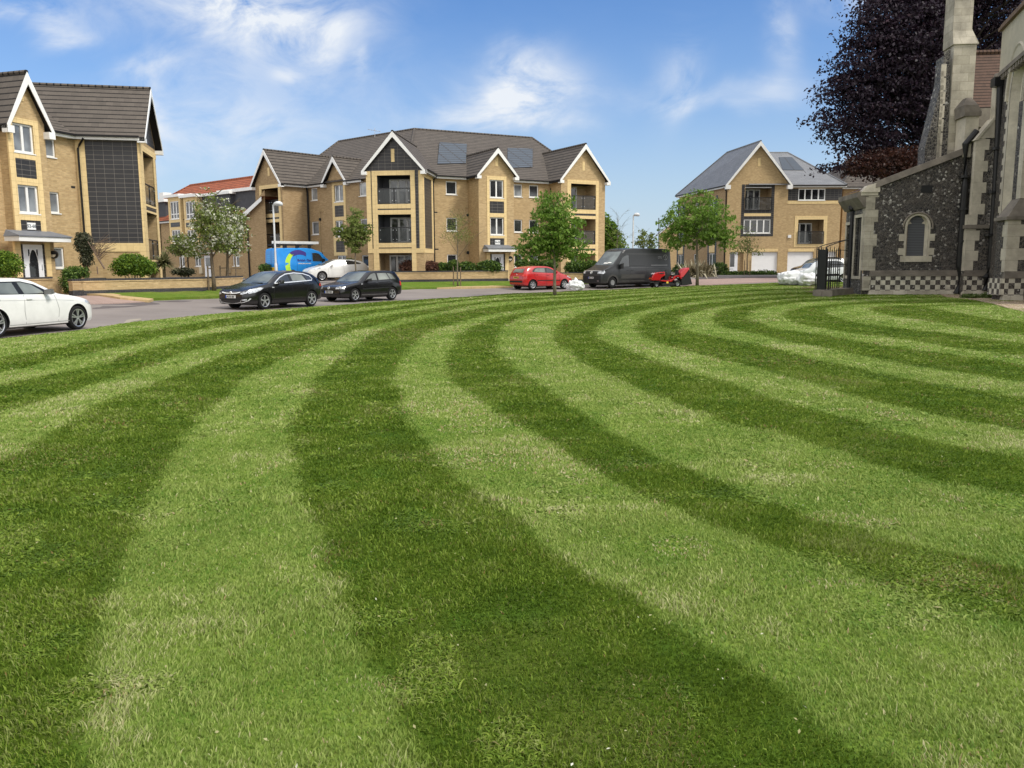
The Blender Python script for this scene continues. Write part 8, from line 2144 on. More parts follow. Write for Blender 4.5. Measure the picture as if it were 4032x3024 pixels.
 # grass box tipped up behind
 prism('grass_box_lid', [(-1.02, .70), (-.98, 1.02), (-1.30, 1.30), (-1.62, 1.40), (-1.70, 1.34), (-1.66, 1.26), (-1.2, .72)], -.42, .42, P_['mower_lid'], .04)
 for y in (-.18, .12): prism('lid_rib', [(-1.0, 1.02), (-1.32, 1.33), (-1.36, 1.33), (-1.02, 1.0)], y, y + .05, P_['mower_lid'], 0)
 prism('grass_box_bag', [(-1.06, .66), (-1.20, .68), (-1.68, 1.24), (-1.80, .70), (-1.96, .22), (-1.35, .14), (-1.10, .16)], -.40, .40, M['black_matt'], .03)
P_['mower_lid'] = paint('faded_red_plastic', (.55, .055, .065), rough=.5, coat=.1)
mower()
# ================================================================== plants
def leaf_mat(name, stops, transl=.35, rough=.55):
 t = NT(name); a = t.n('ShaderNodeAttribute'); a.attribute_name = 'tint'
 c = t.ramp(a.outputs['Fac'], stops); t.col(c); t.set(rough, .3)
 tr = t.n('ShaderNodeBsdfTranslucent'); t.l(c, tr.inputs['Color']); mx = t.n('ShaderNodeMixShader'); mx.inputs[0].default_value = transl
 t.l(t.b.outputs[0], mx.inputs[1]); t.l(tr.outputs[0], mx.inputs[2]); t.l(mx.outputs[0], t.N['Material Output'].inputs['Surface']); return t.m
L_ = {
 'maple': leaf_mat('maple_leaves', [(0, (.06, .125, .016)), (.5, (.135, .24, .03)), (1, (.28, .41, .075))]),
 'beech': leaf_mat('copper_beech_leaves', [(0, (.010, .006, .014)), (.6, (.026, .014, .026)), (1, (.075, .036, .045))], .2),
 'beech_red': leaf_mat('copper_beech_inner_leaves', [(0, (.025, .009, .008)), (1, (.075, .028, .018))], .35),
 'blossom': leaf_mat('blossom_tree_leaves', [(0, (.09, .13, .025)), (.5, (.18, .23, .05)), (.72, (.27, .31, .09)), (.74, (.60, .60, .46)), (1, (.82, .82, .72))]),
 'young': leaf_mat('young_green_leaves', [(0, (.08, .12, .02)), (.6, (.17, .22, .05)), (1, (.30, .34, .10))]),
 'shrub': leaf_mat('shrub_leaves', [(0, (.02, .045, .010)), (.5, (.06, .12, .02)), (1, (.17, .25, .04))], .25),
 'shrub_bright': leaf_mat('bright_shrub_leaves', [(0, (.03, .07, .008)), (.5, (.10, .19, .018)), (1, (.26, .36, .04))], .3),
 'ivy': leaf_mat('ivy_leaves', [(0, (.02, .026, .012)), (.6, (.055, .065, .03)), (1, (.15, .14, .09))], .2),
 'red_shrub': leaf_mat('reddish_shrub_leaves', [(0, (.04, .02, .015)), (.5, (.12, .05, .035)), (1, (.24, .13, .08))], .25),
 'twig': leaf_mat('dry_twigs', [(0, (.12, .08, .06)), (1, (.28, .20, .16))], .1),
 'strap': leaf_mat('strap_leaves', [(0, (.12, .10, .06)), (.6, (.30, .26, .16)), (1, (.55, .50, .36))], .2),
 'cordyline': leaf_mat('spiky_leaves', [(0, (.08, .09, .035)), (.6, (.20, .20, .09)), (1, (.42, .40, .22))], .3),
 'weeds': leaf_mat('weed_leaves', [(0, (.05, .10, .02)), (1, (.17, .22, .06))], .3),
}
M['bark_dark'] = plain('dark_bark', (.035, .028, .026), .95, .1)
def leaf_obj(name, C, size, mat, parent, seed=0, flat=.0, tint=None, aspect=.55, droop=0.0):
 """C (n,3) leaf centres in world space -> one mesh of small pointed leaves"""
 rng = np.random.RandomState(seed); n = len(C)
 nrm = rng.randn(n, 3); nrm[:, 2] += flat * 2; nrm /= np.linalg.norm(nrm, axis=1)[:, None]
 a = np.cross(nrm, rng.randn(n, 3)); a /= np.linalg.norm(a, axis=1)[:, None] + 1e-9; b = np.cross(nrm, a)
 a[:, 2] -= droop; a /= np.linalg.norm(a, axis=1)[:, None]
 s = size * (.6 + .8 * rng.rand(n))[:, None]
 V = np.stack([C - a * s * .5, C + b * s * aspect * .5 + nrm * s * .08, C + a * s * .5, C - b * s * aspect * .5 + nrm * s * .08], 1)
 F = np.arange(n * 4).reshape(n, 4)
 if tint is None: tint = rng.rand(n)
 org = np.array(ORG.get(parent.name, Vector((0, 0, 0)))) if parent is not None else np.zeros(3)
 me = np_mesh(name, V.reshape(-1, 3), F, {'tint': np.repeat(tint, 4)})
 return link(name, me, mat, parent)
def limbs(mb, base, top_z, r0, spread, n1=7, n2=4, seed=0, lean=(0, 0), first=.35, pts_out=None, up=.8):
 """tapered trunk with limbs; returns branch tips"""
 rng = random.Random(seed); B = Vector(base); H = top_z - B.z
 tips = []
 path = [B + Vector((lean[0] * f + rng.uniform(-.02, .02) * H * .3, lean[1] * f + rng.uniform(-.02, .02) * H * .3, H * f)) for f in (0, .12, .3, .5, .7, .9)]
 path[0] = B.copy()
 rs = [r0 * 1.25, r0, r0 * .8, r0 * .55, r0 * .32, r0 * .1]
 mb.tube(path, rs, 9)
 for i in range(n1):
  f = first + (1 - first) * .85 * (i + .5) / n1; k = min(int(f / .2), 4)
  p = B + Vector((lean[0] * f, lean[1] * f, H * f))
  a = i * 2.4 + rng.uniform(-.4, .4); sp = spread * (1.05 - .65 * (f - first) / (1 - first)) * rng.uniform(.75, 1.05)
  d = Vector((math.cos(a), math.sin(a), up)); q1 = p + d * sp * .45; q2 = p + Vector((math.cos(a) * sp, math.sin(a) * sp, sp * up * .85))
  mb.tube([p, q1, q2], [r0 * .38 * (1.2 - f), r0 * .22, r0 * .05], 6); tips.append(q2); tips.append(q1)
  for j in range(n2):
   a2 = a + rng.uniform(-1, 1); t = rng.uniform(.3, .9); s0 = p.lerp(q2, t); e = s0 + Vector((math.cos(a2), math.sin(a2), rng.uniform(.1, .9))) * sp * .4
   mb.tube([s0, e], [r0 * .12, r0 * .03], 5); tips.append(e)
 return tips
def blob_points(lobes, n_sprays, per, spray, seed=0, hollow=.55, flat=.5):
 """lobes: (centre, radii) ; leaf sprays spread through the crown with gaps between"""
 rng = np.random.RandomState(seed); vol = np.array([r[0] * r[1] * r[2] for _, r in lobes]); pr = vol / vol.sum()
 idx = rng.choice(len(lobes), n_sprays, p=pr)
 d = rng.randn(n_sprays, 3); d /= np.linalg.norm(d, axis=1)[:, None]
 rad = hollow + (1 - hollow) * rng.rand(n_sprays) ** .6
 cen = np.array([lobes[i][0] for i in idx]) + d * rad[:, None] * np.array([lobes[i][1] for i in idx])
 r_ = np.sqrt(rng.rand(n_sprays, per)); a_ = rng.rand(n_sprays, per) * 6.283; sz = (.6 + .8 * rng.rand(n_sprays))[:, None] * spray * .8
 off = np.stack([np.cos(a_) * r_ * sz, np.sin(a_) * r_ * sz, (rng.rand(n_sprays, per) - .5) * spray * flat - .22 * r_ ** 2 * sz], 2)
 out = cen[:, None, :] + off
 # outward spray droops a little
 return out.reshape(-1, 3), np.repeat(rng.rand(n_sprays), per)
def tint_of(C, sp_t, seed, lobes, k=.35):
 rng = np.random.RandomState(seed + 9)
 z = C[:, 2]; zn = (z - z.min()) / (z.max() - z.min() + 1e-6)
 return np.clip(.5 * sp_t + .4 * rng.rand(len(C)) + .08, 0, 1)
def tree(name, label, base, crown, leafmat, size, n_sprays, per, spray, trunk_r, cat='tree', group=None, seed=1, spread=1.6, n1=8, bark='bark', top=None, flat=.5, hollow=.45, leaffn=None, first=.35, up=.8, droop=0.0, twigs=0):
 z = zt(base[0], base[1]) if len(base) < 3 else base[2]
 B = thing(name, (base[0], base[1], z), label, cat, group)
 topz = top or max(c[2] + r[2] * .8 for c, r in crown)
 mb = MB(); cx = sum(c[0] for c, r in crown) / len(crown) - base[0]; cy = sum(c[1] for c, r in crown) / len(crown) - base[1]
 tips = limbs(mb, (base[0], base[1], z - .05), topz, trunk_r, spread, n1, 4, seed, (cx * .6, cy * .6), first, up=up)
 C, st_ = blob_points(crown, n_sprays, per, spray, seed, hollow, flat)
 if twigs: twig_lines(mb, (base[0], base[1], z), topz, C.reshape(-1, per, 3).mean(1), twigs, seed)
 mb.build('trunk', M[bark], B, smooth=True)
 ti = tint_of(C, st_, seed, crown) if leaffn is None else leaffn(C, st_)
 leaf_obj('crown', C, size, L_[leafmat], B, seed, tint=ti, droop=droop)
 return B
def twig_lines(mb, base, top, S, n, seed):
 """thin boughs from the trunk out to the leaf sprays"""
 rng = np.random.RandomState(seed)
 for i in rng.choice(len(S), min(n, len(S)), replace=False):
  a = Vector(S[i]); b = Vector((base[0], base[1], max(base[2] + 3, min(top - 3, a.z - .35 * (a.xy - Vector(base[:2])).length)))); m = a.lerp(b, .5) + Vector(rng.randn(3) * .5) - Vector((0, 0, .3)); mb.tube([b, m, a], [.13, .055, .012], 4, False)
def px_lobe(u, v, ru, rv, Y, depth=None):
 """crown lobe seen at pixel (u,v) with pixel radii, standing at distance Y"""
 p = at_y(u, v, Y); k = Y / FPX
 return ((p.x, p.y, p.z), (ru * k, (depth or (ru + rv) / 2) * k, rv * k))
# --- two maples on the lawn
def maple(label, uv, top_v, lobes, seed, n, r):
 b = at_z(*uv, 0.02); Y = b.y
 lb = [px_lobe(u, v, a, c, Y + dy) for u, v, a, c, dy in lobes]
 return tree('maple_tree', label, (b.x, b.y, zt(b.x, b.y)), lb, 'maple', .17, n, 14, .34, r, group='maples on the lawn', seed=seed, spread=1.5, n1=9, bark='bark_grey', first=.33, hollow=.1, droop=.5)
maple('young maple on the lawn with its trunk in front of the red car', (2185, 1161), 740, [(2190, 870, 95, 120, 0), (2120, 960, 85, 70, .2), (2255, 930, 70, 90, -.2), (2270, 990, 60, 50, .3), (2075, 990, 45, 45, 0), (2180, 985, 80, 55, .6), (2150, 800, 45, 50, 0)], 3, 560, .085)
maple('young maple on the lawn beside the right-hand brick house', (2745, 1133), 735, [(2745, 845, 130, 85, 0), (2670, 900, 90, 75, .3), (2830, 900, 90, 75, -.3), (2750, 930, 130, 50, .5), (2640, 950, 55, 40, 0), (2865, 955, 45, 40, 0), (2760, 775, 60, 40, 0), (2600, 860, 25, 35, 0)], 7, 780, .10)
# --- blossom trees in the far verge
def blos_t(C, st_):
 rng = np.random.RandomState(4); t = rng.rand(len(C)) * .7
 w_ = rng.rand(len(C)) < (.07 + .34 * (vnoise(C[:, 0] + C[:, 1], C[:, 2], .5, 31) > .55)); return np.where(w_, .75 + .25 * rng.rand(len(C)), t)
def stake(B, x, y, z, h, r=.04, bar=None):
 mb = MB(); mb.tube([(x, y, z - .1), (x, y, z + h)], r, 7)
 mb.build('stake', M['wood'], B)
 if bar: mb = MB(); mb.tube([(x, y, z + h - .12), (bar[0], bar[1], z + h - .12)], .03, 6); mb.build('tie_bar', M['wood'], B)
def blossom(label, u, v, Y, lobes, seed, n, r, st=None):
 b = at_y(u, v, Y); z = zt(b.x, b.y)
 B = tree('blossom_tree', label, (b.x, b.y, z), [px_lobe(a, c, d, e, Y + f) for a, c, d, e, f in lobes], 'blossom', .13, n, 16, .34, r, group='blossom trees by the road', seed=seed, spread=1.4, n1=9, leaffn=blos_t, hollow=.25, first=.3, up=1.2)
 if st: q = at_y(st, v, Y); stake(B, q.x, q.y, zt(q.x, q.y), 1.15, bar=(b.x, b.y))
blossom('white blossom tree with dark trunk and low stake beside the brick wall end', 843, 1133, 40.0, [(835, 900, 75, 90, 0), (800, 850, 45, 80, .2), (780, 970, 60, 50, .3), (880, 930, 60, 70, 0), (820, 780, 30, 45, 0)], 12, 310, .09, 822)
blossom('white blossom tree with grey trunk and tie bar nearer the black cars', 894, 1118, 43.0, [(905, 900, 60, 90, 0), (930, 940, 50, 70, 0), (880, 830, 40, 50, .2), (940, 860, 30, 60, 0), (890, 960, 60, 45, .3)], 15, 280, .085, 870)
blossom('smaller pale blossom tree standing in front of the terrace behind the brick wall', 717, 1100, 52.0, [(712, 960, 45, 45, 0), (690, 980, 35, 35, 0), (740, 970, 30, 40, 0)], 18, 170, .06)
b = at_y(930, 1100, 50); B = thing('tree_stake', (b.x, b.y, zt(b.x, b.y)), 'thin dark post with a short cross bar by the terrace, right of the blossom trees', 'post')
mb = MB(); mb.tube([(b.x, b.y, zt(b.x, b.y) - .05), (b.x, b.y, zt(b.x, b.y) + 2.3)], .04, 6); mb.build('post', M['wood'], B); mb = MB(); mb.tube([(b.x - .25, b.y, zt(b.x, b.y) + .9), (b.x + .35, b.y, zt(b.x, b.y) + .9)], .04, 6); mb.build('cross_bar', M['wood'], B)
# --- young trees
def young(label, u, v, Y, lobes, seed, n, r, size=.14, stakes=(), mat='young', spray=.3, per=9, top=None, spread=1.2, name='young_tree', hollow=.2):
 b = at_y(u, v, Y); z = zt(b.x, b.y)
 B = tree(name, label, (b.x, b.y, z), [px_lobe(a, c, d, e, Y + f) for a, c, d, e, f in lobes], mat, size, n, per, spray, r, seed=seed, spread=spread, n1=10, bark='bark_grey', hollow=hollow, first=.35, up=1.3, top=top)
 for s_ in stakes:
  q = at_y(s_, v, Y + .1); stake(B, q.x, q.y, zt(q.x, q.y), 1.2, .035)
 return B
young('young green tree rising behind the boxy black car in front of the middle flats', 1400, 1060, 53, [(1395, 880, 25, 60, 0), (1380, 930, 40, 45, 0), (1420, 920, 35, 45, 0), (1440, 905, 30, 25, 0), (1345, 910, 30, 25, 0), (1400, 965, 30, 35, 0), (1415, 830, 12, 35, 0)], 21, 230, .055, .19, per=12)
young('sparse thin-leaved young tree between two stakes in the middle verge', 1803, 1124, 53, [(1800, 900, 55, 60, 0), (1780, 930, 60, 25, 0), (1830, 940, 45, 25, 0), (1800, 860, 20, 45, 0)], 22, 170, .05, .07, (1786, 1814), spray=.5, per=10, spread=1.4)
young('slender young tree with grey stakes in front of the garage houses', 2940, 1085, 74, [(2940, 960, 40, 35, 0), (2910, 980, 35, 20, 0), (2970, 985, 40, 20, 0), (2945, 915, 15, 35, 0)], 23, 110, .06, .14, (2930, 2952), spray=.6, per=8, spread=1.5)
# background trees right of the middle flats
young('dense green tree behind the right end of the middle flats', 2390, 1060, 78, [(2380, 900, 45, 50, 0), (2400, 960, 45, 60, 0), (2370, 1010, 45, 50, 0), (2360, 850, 30, 20, 0)], 24, 420, .12, .3, mat='maple', spray=.8, per=14, spread=1.5, name='garden_tree')
young('thin bare-topped young tree above the dark van', 2425, 1080, 66, [(2440, 950, 30, 40, 0), (2460, 970, 30, 30, 0), (2425, 930, 12, 70, 0)], 25, 26, .05, .14, spray=.4, per=7, top=at_y(2430, 820, 66).z, spread=1.6)
young('small leafy sapling right of the second lamp post, first of two', 2530, 1080, 70, [(2530, 950, 18, 30, 0), (2515, 960, 15, 15, 0), (2535, 915, 8, 25, 0)], 26, 45, .04, .2, spray=.35, per=8)
young('small leafy sapling right of the second lamp post, close to the brick house', 2566, 1080, 70, [(2566, 950, 12, 35, 0), (2560, 965, 18, 15, 0)], 27, 38, .04, .2, spray=.35, per=8)
# --- great copper beech behind the church
def beech():
 Y = 66; b = at_y(3760, 1040, Y + 6); lobes = [(3560, 120, 190, 150, 0), (3480, 250, 180, 130, 0), (3400, 380, 160, 110, 0), (3520, 420, 180, 130, 2), (3330, 470, 110, 80, 0), (3320, 330, 90, 55, 0), (3620, 300, 160, 200, 2),
    (3400, 540, 130, 60, 0), (3290, 610, 70, 45, 0), (3260, 650, 45, 30, 0), (3560, 560, 160, 70, 2), (3700, 450, 120, 200, 3), (3850, 60, 190, 120, 4), (3900, 160, 140, 80, 4), (3990, 40, 90, 90, 4), (3460, 60, 110, 90, 0), (3700, 80, 150, 150, 3), (3230, 450, 50, 35, 0), (3240, 370, 45, 25, 0), (3700, -150, 400, 150, 3), (3450, 640, 90, 40, 2)]
 lb = [px_lobe(u, v, a, c, Y + d, (a + c) / 2 * 1.0) for u, v, a, c, d in lobes]
 def tf(C, st_):
  rng = np.random.RandomState(2); return np.clip(.5 * rng.rand(len(C)) + .3 * st_, 0, 1)
 B = tree('copper_beech_tree', 'huge dark purple copper beech towering behind the church', (b.x, b.y), lb, 'beech', .27, 2150, 44, 1.75, .75, seed=41, spread=9, n1=16, hollow=.3, twigs=300, bark='bark_dark', leaffn=tf, flat=.22, first=.25, up=.6)
 C, st_ = blob_points([px_lobe(3480, 640, 150, 60, Y - 1), px_lobe(3560, 620, 110, 60, Y - 1), px_lobe(3400, 660, 70, 35, Y - 1)], 170, 36, 1.6, 43, .1, .25)
 leaf_obj('lower_crown', C, .24, L_['beech_red'], B, 44)
beech()
# --- shrubs
def shrub(label, lobes, mat, size, n, seed, name='shrub', per=9, spray=.22, group=None, hollow=.5, cat='shrub'):
 lb = [px_lobe(u, v, a, c, Y) for u, v, a, c, Y in lobes]; c0 = lb[0][0]; z = zt(c0[0], c0[1])
 B = thing(name, (c0[0], c0[1], z), label, cat, group)
 C, st_ = blob_points(lb, n, per, spray, seed, hollow, .8); C = C[C[:, 2] > z - .1]
 leaf_obj('leaves', C, size, L_[mat], B, seed)
 mb = MB()
 rng = random.Random(seed)
 for k in range(7):
  t = lb[rng.randrange(len(lb))]; e = Vector(t[0]) + Vector((rng.uniform(-.5, .5) * t[1][0], 0, rng.uniform(-.2, .5) * t[1][2])); mb.tube([(c0[0] + rng.uniform(-.15, .15), c0[1], z - .05), e], [.03, .01], 5)
 mb.build('stems', M['bark'], B)
 return B
shrub('rounded bright green shrub above the low brick wall', [(522, 1040, 62, 40, 38.7), (570, 1050, 40, 32, 38.7), (475, 1055, 30, 28, 38.7)], 'shrub_bright', .10, 900, 51)
shrub('bright green shrub at the left edge above the white car', [(20, 1040, 58, 50, 33.5), (-40, 1050, 60, 45, 33.5)], 'shrub_bright', .10, 800, 52)
shrub('low dark green shrub in the corner by the slim window', [(300, 1070, 45, 22, 37.2), (275, 1105, 25, 45, 36.6), (285, 1130, 22, 25, 36.4)], 'shrub', .09, 520, 53)
shrub('tall grey-green climber on the wall beside the tiled panel', [(332, 960, 22, 42, 38.9), (340, 1010, 14, 40, 38.9), (322, 930, 18, 14, 38.9)], 'ivy', .11, 420, 54, name='climber', cat='climbing plant')
def twiggy():
 rng = random.Random(5); p0 = at_y(405, 1052, 38.4); B = thing('bare_shrub', (p0.x, p0.y, zt(p0.x, p0.y)), 'leaning bare twiggy shrub in front of the brickwork under the tiled panel', 'shrub')
 mb = MB(); a = at_y(412, 1058, 38.7); c = at_y(345, 950, 38.6); m = a.lerp(c, .45); mb.tube([a, m, c], [.045, .035, .015], 6)
 for k in range(46):
  s = a.lerp(c, rng.uniform(.3, .75)); e = s + Vector((rng.uniform(-.3, 1.0), rng.uniform(-.2, .2), rng.uniform(.1, .9))); mb.tube([s, s.lerp(e, .5) + Vector((0, 0, .08)), e], [.012, .008, .004], 4)
 mb.tube([at_y(385, 1080, 38.3), at_y(382, 1050, 38.3)], .03, 5); mb.build('branches', M['twig'], B)
M['twig'] = plain('pale_twig', (.20, .145, .11), .9, .1, var=.3, vs=8)
twiggy()
def spiky(label, u, v, Y, ru, rv, n, mat, seed, w=.05, name='spiky_plant', trunk=True, arch=.5):
 c = at_y(u, v, Y); k = Y / FPX; B = thing(name, (c.x, c.y, zt(c.x, c.y)), label, 'plant'); rng = np.random.RandomState(seed)
 V, F, T = [], [], []
 for i in range(n):
  a = rng.uniform(0, 6.283); el_ = rng.uniform(-.25, 1.45) if trunk else rng.uniform(.15, 1.4); ln = (.7 + .35 * rng.rand())
  d = np.array([math.cos(a) * math.cos(el_) * ru * k, math.sin(a) * math.cos(el_) * ru * k, math.sin(el_) * rv * k]) * ln
  s = np.array([-math.sin(a), math.cos(a), 0]) * w; b0 = np.array(c) + (rng.randn(3) * .04 if trunk else np.array([rng.randn() * ru * k * .25, rng.randn() * .3, 0]))
  sag = -arch * math.cos(el_) * rv * k * .45; m1 = b0 + d * .5; tip = b0 + d + np.array([0, 0, sag])
  j = len(V); V += [b0 - s * .6, b0 + s * .6, m1 + s, m1 - s, tip]; F += [(j, j + 1, j + 2, j + 3), (j + 3, j + 2, j + 4, j + 4)]; T += [rng.rand()] * 5
 V = np.array(V); tri = []
 for f in F:
  if f[2] == f[3]: tri.append(f[:3])
  else: tri += [(f[0], f[1], f[2]), (f[0], f[2], f[3])]
 me = np_mesh('leaves', V, np.array(tri), {'tint': np.array(T)}); link('leaves', me, L_[mat], B)
 if trunk: mb = MB(); mb.tube([(c.x, c.y, zt(c.x, c.y) - .05), c], .07, 7); mb.build('stem', M['bark'], B)
spiky('spiky cordyline in front of the terrace at the end of the tiled flats', 645, 1040, 42.5, 62, 60, 260, 'cordyline', 61, .045)
spiky('fountain of straw-coloured strap leaves behind the right-hand maple trunk', 2745, 1092, 68, 100, 82, 420, 'strap', 62, .075, trunk=False, arch=1.1)
shrub('low spreading green shrub at the right end of the brick wall', [(722, 1068, 40, 12, 45)], 'ivy', .10, 200, 55)
shrub('green clump beside the rear doors of the blue van', [(1048, 1054, 26, 14, 60)], 'shrub', .12, 160, 56)
for i, (u, v, a, c, m_, lab) in enumerate([
 (1620, 1050, 45, 25, 'red_shrub', 'brownish red shrub under the corner bay of the middle flats, left of the pair'), (1690, 1052, 40, 25, 'red_shrub', 'brownish red shrub under the corner bay of the middle flats, next to the downpipe'),
 (1742, 1055, 16, 20, 'shrub', 'small upright green shrub right of the reddish shrubs'), (1785, 1048, 20, 24, 'shrub', 'green shrub under the ground-floor window behind the staked young tree'),
 (1840, 1055, 35, 24, 'shrub', 'green shrub left of the 34-50 entrance door'), (1925, 1052, 48, 26, 'shrub', 'broad green shrub beside and across the 34-50 entrance door'),
 (2055, 1038, 24, 12, 'shrub', 'small green shrub top behind the red car roof'), (2105, 1038, 22, 12, 'shrub', 'small green shrub top left of the maple trunk'), (2160, 1045, 35, 20, 'shrub', 'green shrub right of the lamp and windows behind the maple trunk'),
 (2270, 1052, 45, 24, 'shrub', 'green shrub under the right gable balconies of the middle flats'), (2330, 1050, 40, 22, 'shrub', 'green shrub beside the front of the dark van'),
 (1310, 1050, 30, 24, 'ivy', 'pale green shrub between the blue van and the white car'), (1375, 1045, 45, 24, 'shrub', 'green shrub behind the young tree and the boxy black car')]):
 shrub(lab, [(u, v, a, c, 57.2 if u < 2100 else 58.5 if u < 2200 else 60)] if u > 1450 else [(u, v, a * .8, c, 61.0)], m_, .13, int(6 * (a + c)) + 60, 70 + i, group='shrubs along the middle flats')
def hedge(label, u0, u1, v, Y, h, seed, mat='shrub'):
 lb = [px_lobe(u0 + (u1 - u0) * (i + .5) / 6, v - (3 if i > 3 else 0), (u1 - u0) / 10, h, Y) for i in range(6)]; c0 = lb[0][0]
 B = thing('hedge', (c0[0], c0[1], zt(c0[0], c0[1])), label, 'hedge'); C, st_ = blob_points(lb, 700, 8, .35, seed, .5, .7); leaf_obj('leaves', C, .15, L_[mat], B, seed)
hedge('low clipped green hedge in front of the garage doors', 2842, 3056, 1080, 77, 12, 91)
shrub('green shrubbery at the left front corner of the garage house', [(2680, 1062, 35, 20, 78), (2830, 1060, 35, 28, 78)], 'shrub', .18, 420, 92)
# weeds by the church buttress
for i, (u, v, a, c, lab) in enumerate([(3885, 1168, 22, 12, 'tuft of green weeds at the foot of the church buttress'), (3820, 1166, 30, 5, 'low weeds along the church wall near the downpipe')]):
 shrub(lab, [(u, v, a, c, 38.0)], 'weeds', .08, 120, 95 + i, name='weed_clump', cat='weeds')
# ================================================================== street furniture and small things
def lamp_post(label, u_base, v_head, Y, head_px, u_top, r=.05):
 b = at_y(u_base, 1110, Y); z = zt(b.x, b.y); t_ = at_y(u_top, v_head, Y)
 B = thing('street_lamp', (b.x, b.y, z), label, 'street lamp', 'street lamps')
 mb = MB(); mb.tube([(b.x, b.y, z - .1), (b.x, b.y, z + 1.1)], .085, 12); mb.tube([(b.x, b.y, z + 1.1), (b.x, b.y, z + 1.25), (b.x, b.y, t_.z)], [.085, .055, .05], 12)
 mb.tube([(b.x, b.y, t_.z - .05), (b.x + .15, b.y - .03, t_.z)], .04, 8); mb.build('post', M['post_white'], B)
 k = Y / FPX; L = head_px * k
 mb = MB(); n = 12
 secs = [(0, .05, .0, .06), (.10, .13, -.03, .13), (.35, .19, -.07, .20), (.7, .20, -.08, .20), (.92, .14, -.06, .13), (1, .03, -.01, .04)]
 rings = []
 for f, w_, z0, z1 in secs:
  i = len(mb.v); x = b.x + .02 + L * f
  for j in range(n):
   a = 6.2832 * j / n; zz = (z0 + z1) / 2 + (z1 - z0) / 2 * math.sin(a); mb.v.append((x, b.y + w_ * math.cos(a), t_.z + zz))
  rings.append(i)
 for a, c in zip(rings, rings[1:]):
  for j in range(n): j2 = (j + 1) % n; mb.f.append((a + j, c + j, c + j2, a + j2)); mb.uv.append([(0, 0)] * 4); mb.mi.append(0)
 mb.f.append(tuple(rings[0] + j for j in range(n))); mb.uv.append([(0, 0)] * n); mb.mi.append(0); mb.f.append(tuple(rings[-1] + j for j in range(n))[::-1]); mb.uv.append([(0, 0)] * n); mb.mi.append(0)
 mb.build('lamp_head', M['post_white'], B, smooth=True)
lamp_post('white street lamp with rounded head in front of the left gable of the flats', 1089, 806, 49, 36, 1089 - 12)
lamp_post('white street lamp with rounded head standing behind the dark van', 2490, 848, 66, 24, 2490)
b = at_y(2594, 1100, 95); B = thing('street_lamp', (b.x, b.y, zt(b.x, b.y)), 'thin dark pole top beside the distant brick house', 'pole'); mb = MB(); mb.tube([(b.x, b.y, zt(b.x, b.y)), at_y(2594, 858, 95)], .06, 8); mb.build('post', M['lead'], B)
# white bulk bags
def bag(label, u, v, Y, w_px, h_px, seed, peak=0, lean=0, group='white bulk bags'):
 k = Y / FPX; c = at_y(u, v, Y); z = zt(c.x, c.y); w_ = w_px * k; h = h_px * k
 B = thing('bulk_bag', (c.x, c.y, z), label, 'bulk bag', group)
 bm = bmesh.new(); bmesh.ops.create_cube(bm, size=1.0); bmesh.ops.subdivide_edges(bm, edges=bm.edges[:], cuts=13, use_grid_fill=True)
 mnoise.seed_set(seed)
 for v_ in bm.verts:
  p = v_.co.copy(); q = p.normalized() * .62; m = p.lerp(q, .45)
  zf = m.z + .5; bulge = 1.0 + .12 * math.sin(min(max(zf, 0), 1) * math.pi)
  m.x *= bulge; m.y *= bulge
  s = Vector((m.x * 3.0 + seed, m.y * 3.0, m.z * 3.4))
  n1 = mnoise.noise(s); n2 = mnoise.noise(s * 2.3); fold = abs(mnoise.noise(Vector((math.atan2(m.y, m.x) * 2.6 + seed, m.z * 2.2, n1 * 1.5))))
  m *= 1.0 + .14 * n1 + .10 * n2 - .24 * fold
  if m.z > .1: m.z += .16 * n1 + peak * max(0, .5 - abs(m.x - .05) * 2.4) * max(0, .5 - abs(m.y) * 1.5) * 2.0; m.x *= 1 - .25 * (m.z - .1); m.y *= 1 - .2 * (m.z - .1)
  m.x += lean * m.z
  v_.co = Vector((m.x * w_, m.y * w_ * .9, max(0, (m.z + .5)) * h))
 me = bpy.data.meshes.new('bag_body'); bm.to_mesh(me); bm.free()
 o = link('bag_body', me, M['bag'], B, local=True, smooth=True)
 mb = MB();
 for s in (1, -1): mb.tube([(s * w_ * .30, 0, h * .75), (s * w_ * .28, .03, h * 1.02), (s * w_ * .14, .05, h * .98), (s * w_ * .12, 0, h * .80)], .018, 5)
 mb.build('lifting_loops', M['bag'], B, local=True)
M['bag'] = plain('white_woven_polypropylene', (.72, .73, .74), .55, .4, var=.06, vs=5)
bag('white bulk bag lying on the grass, left of the two by the church gate', 3112, 1112, 57.5, 80, 50, 3)
bag('white bulk bag between the other bag and the church gate', 3188, 1108, 56.5, 76, 46, 8)
bag('crumpled white bulk bag between the red car and the dark van', 2268, 1130, 51, 54, 38, 15, peak=.7, lean=-.1)
bag('flat corner of white sheeting just behind the red car bonnet', 2246, 1130, 52, 32, 22, 22, group=None)
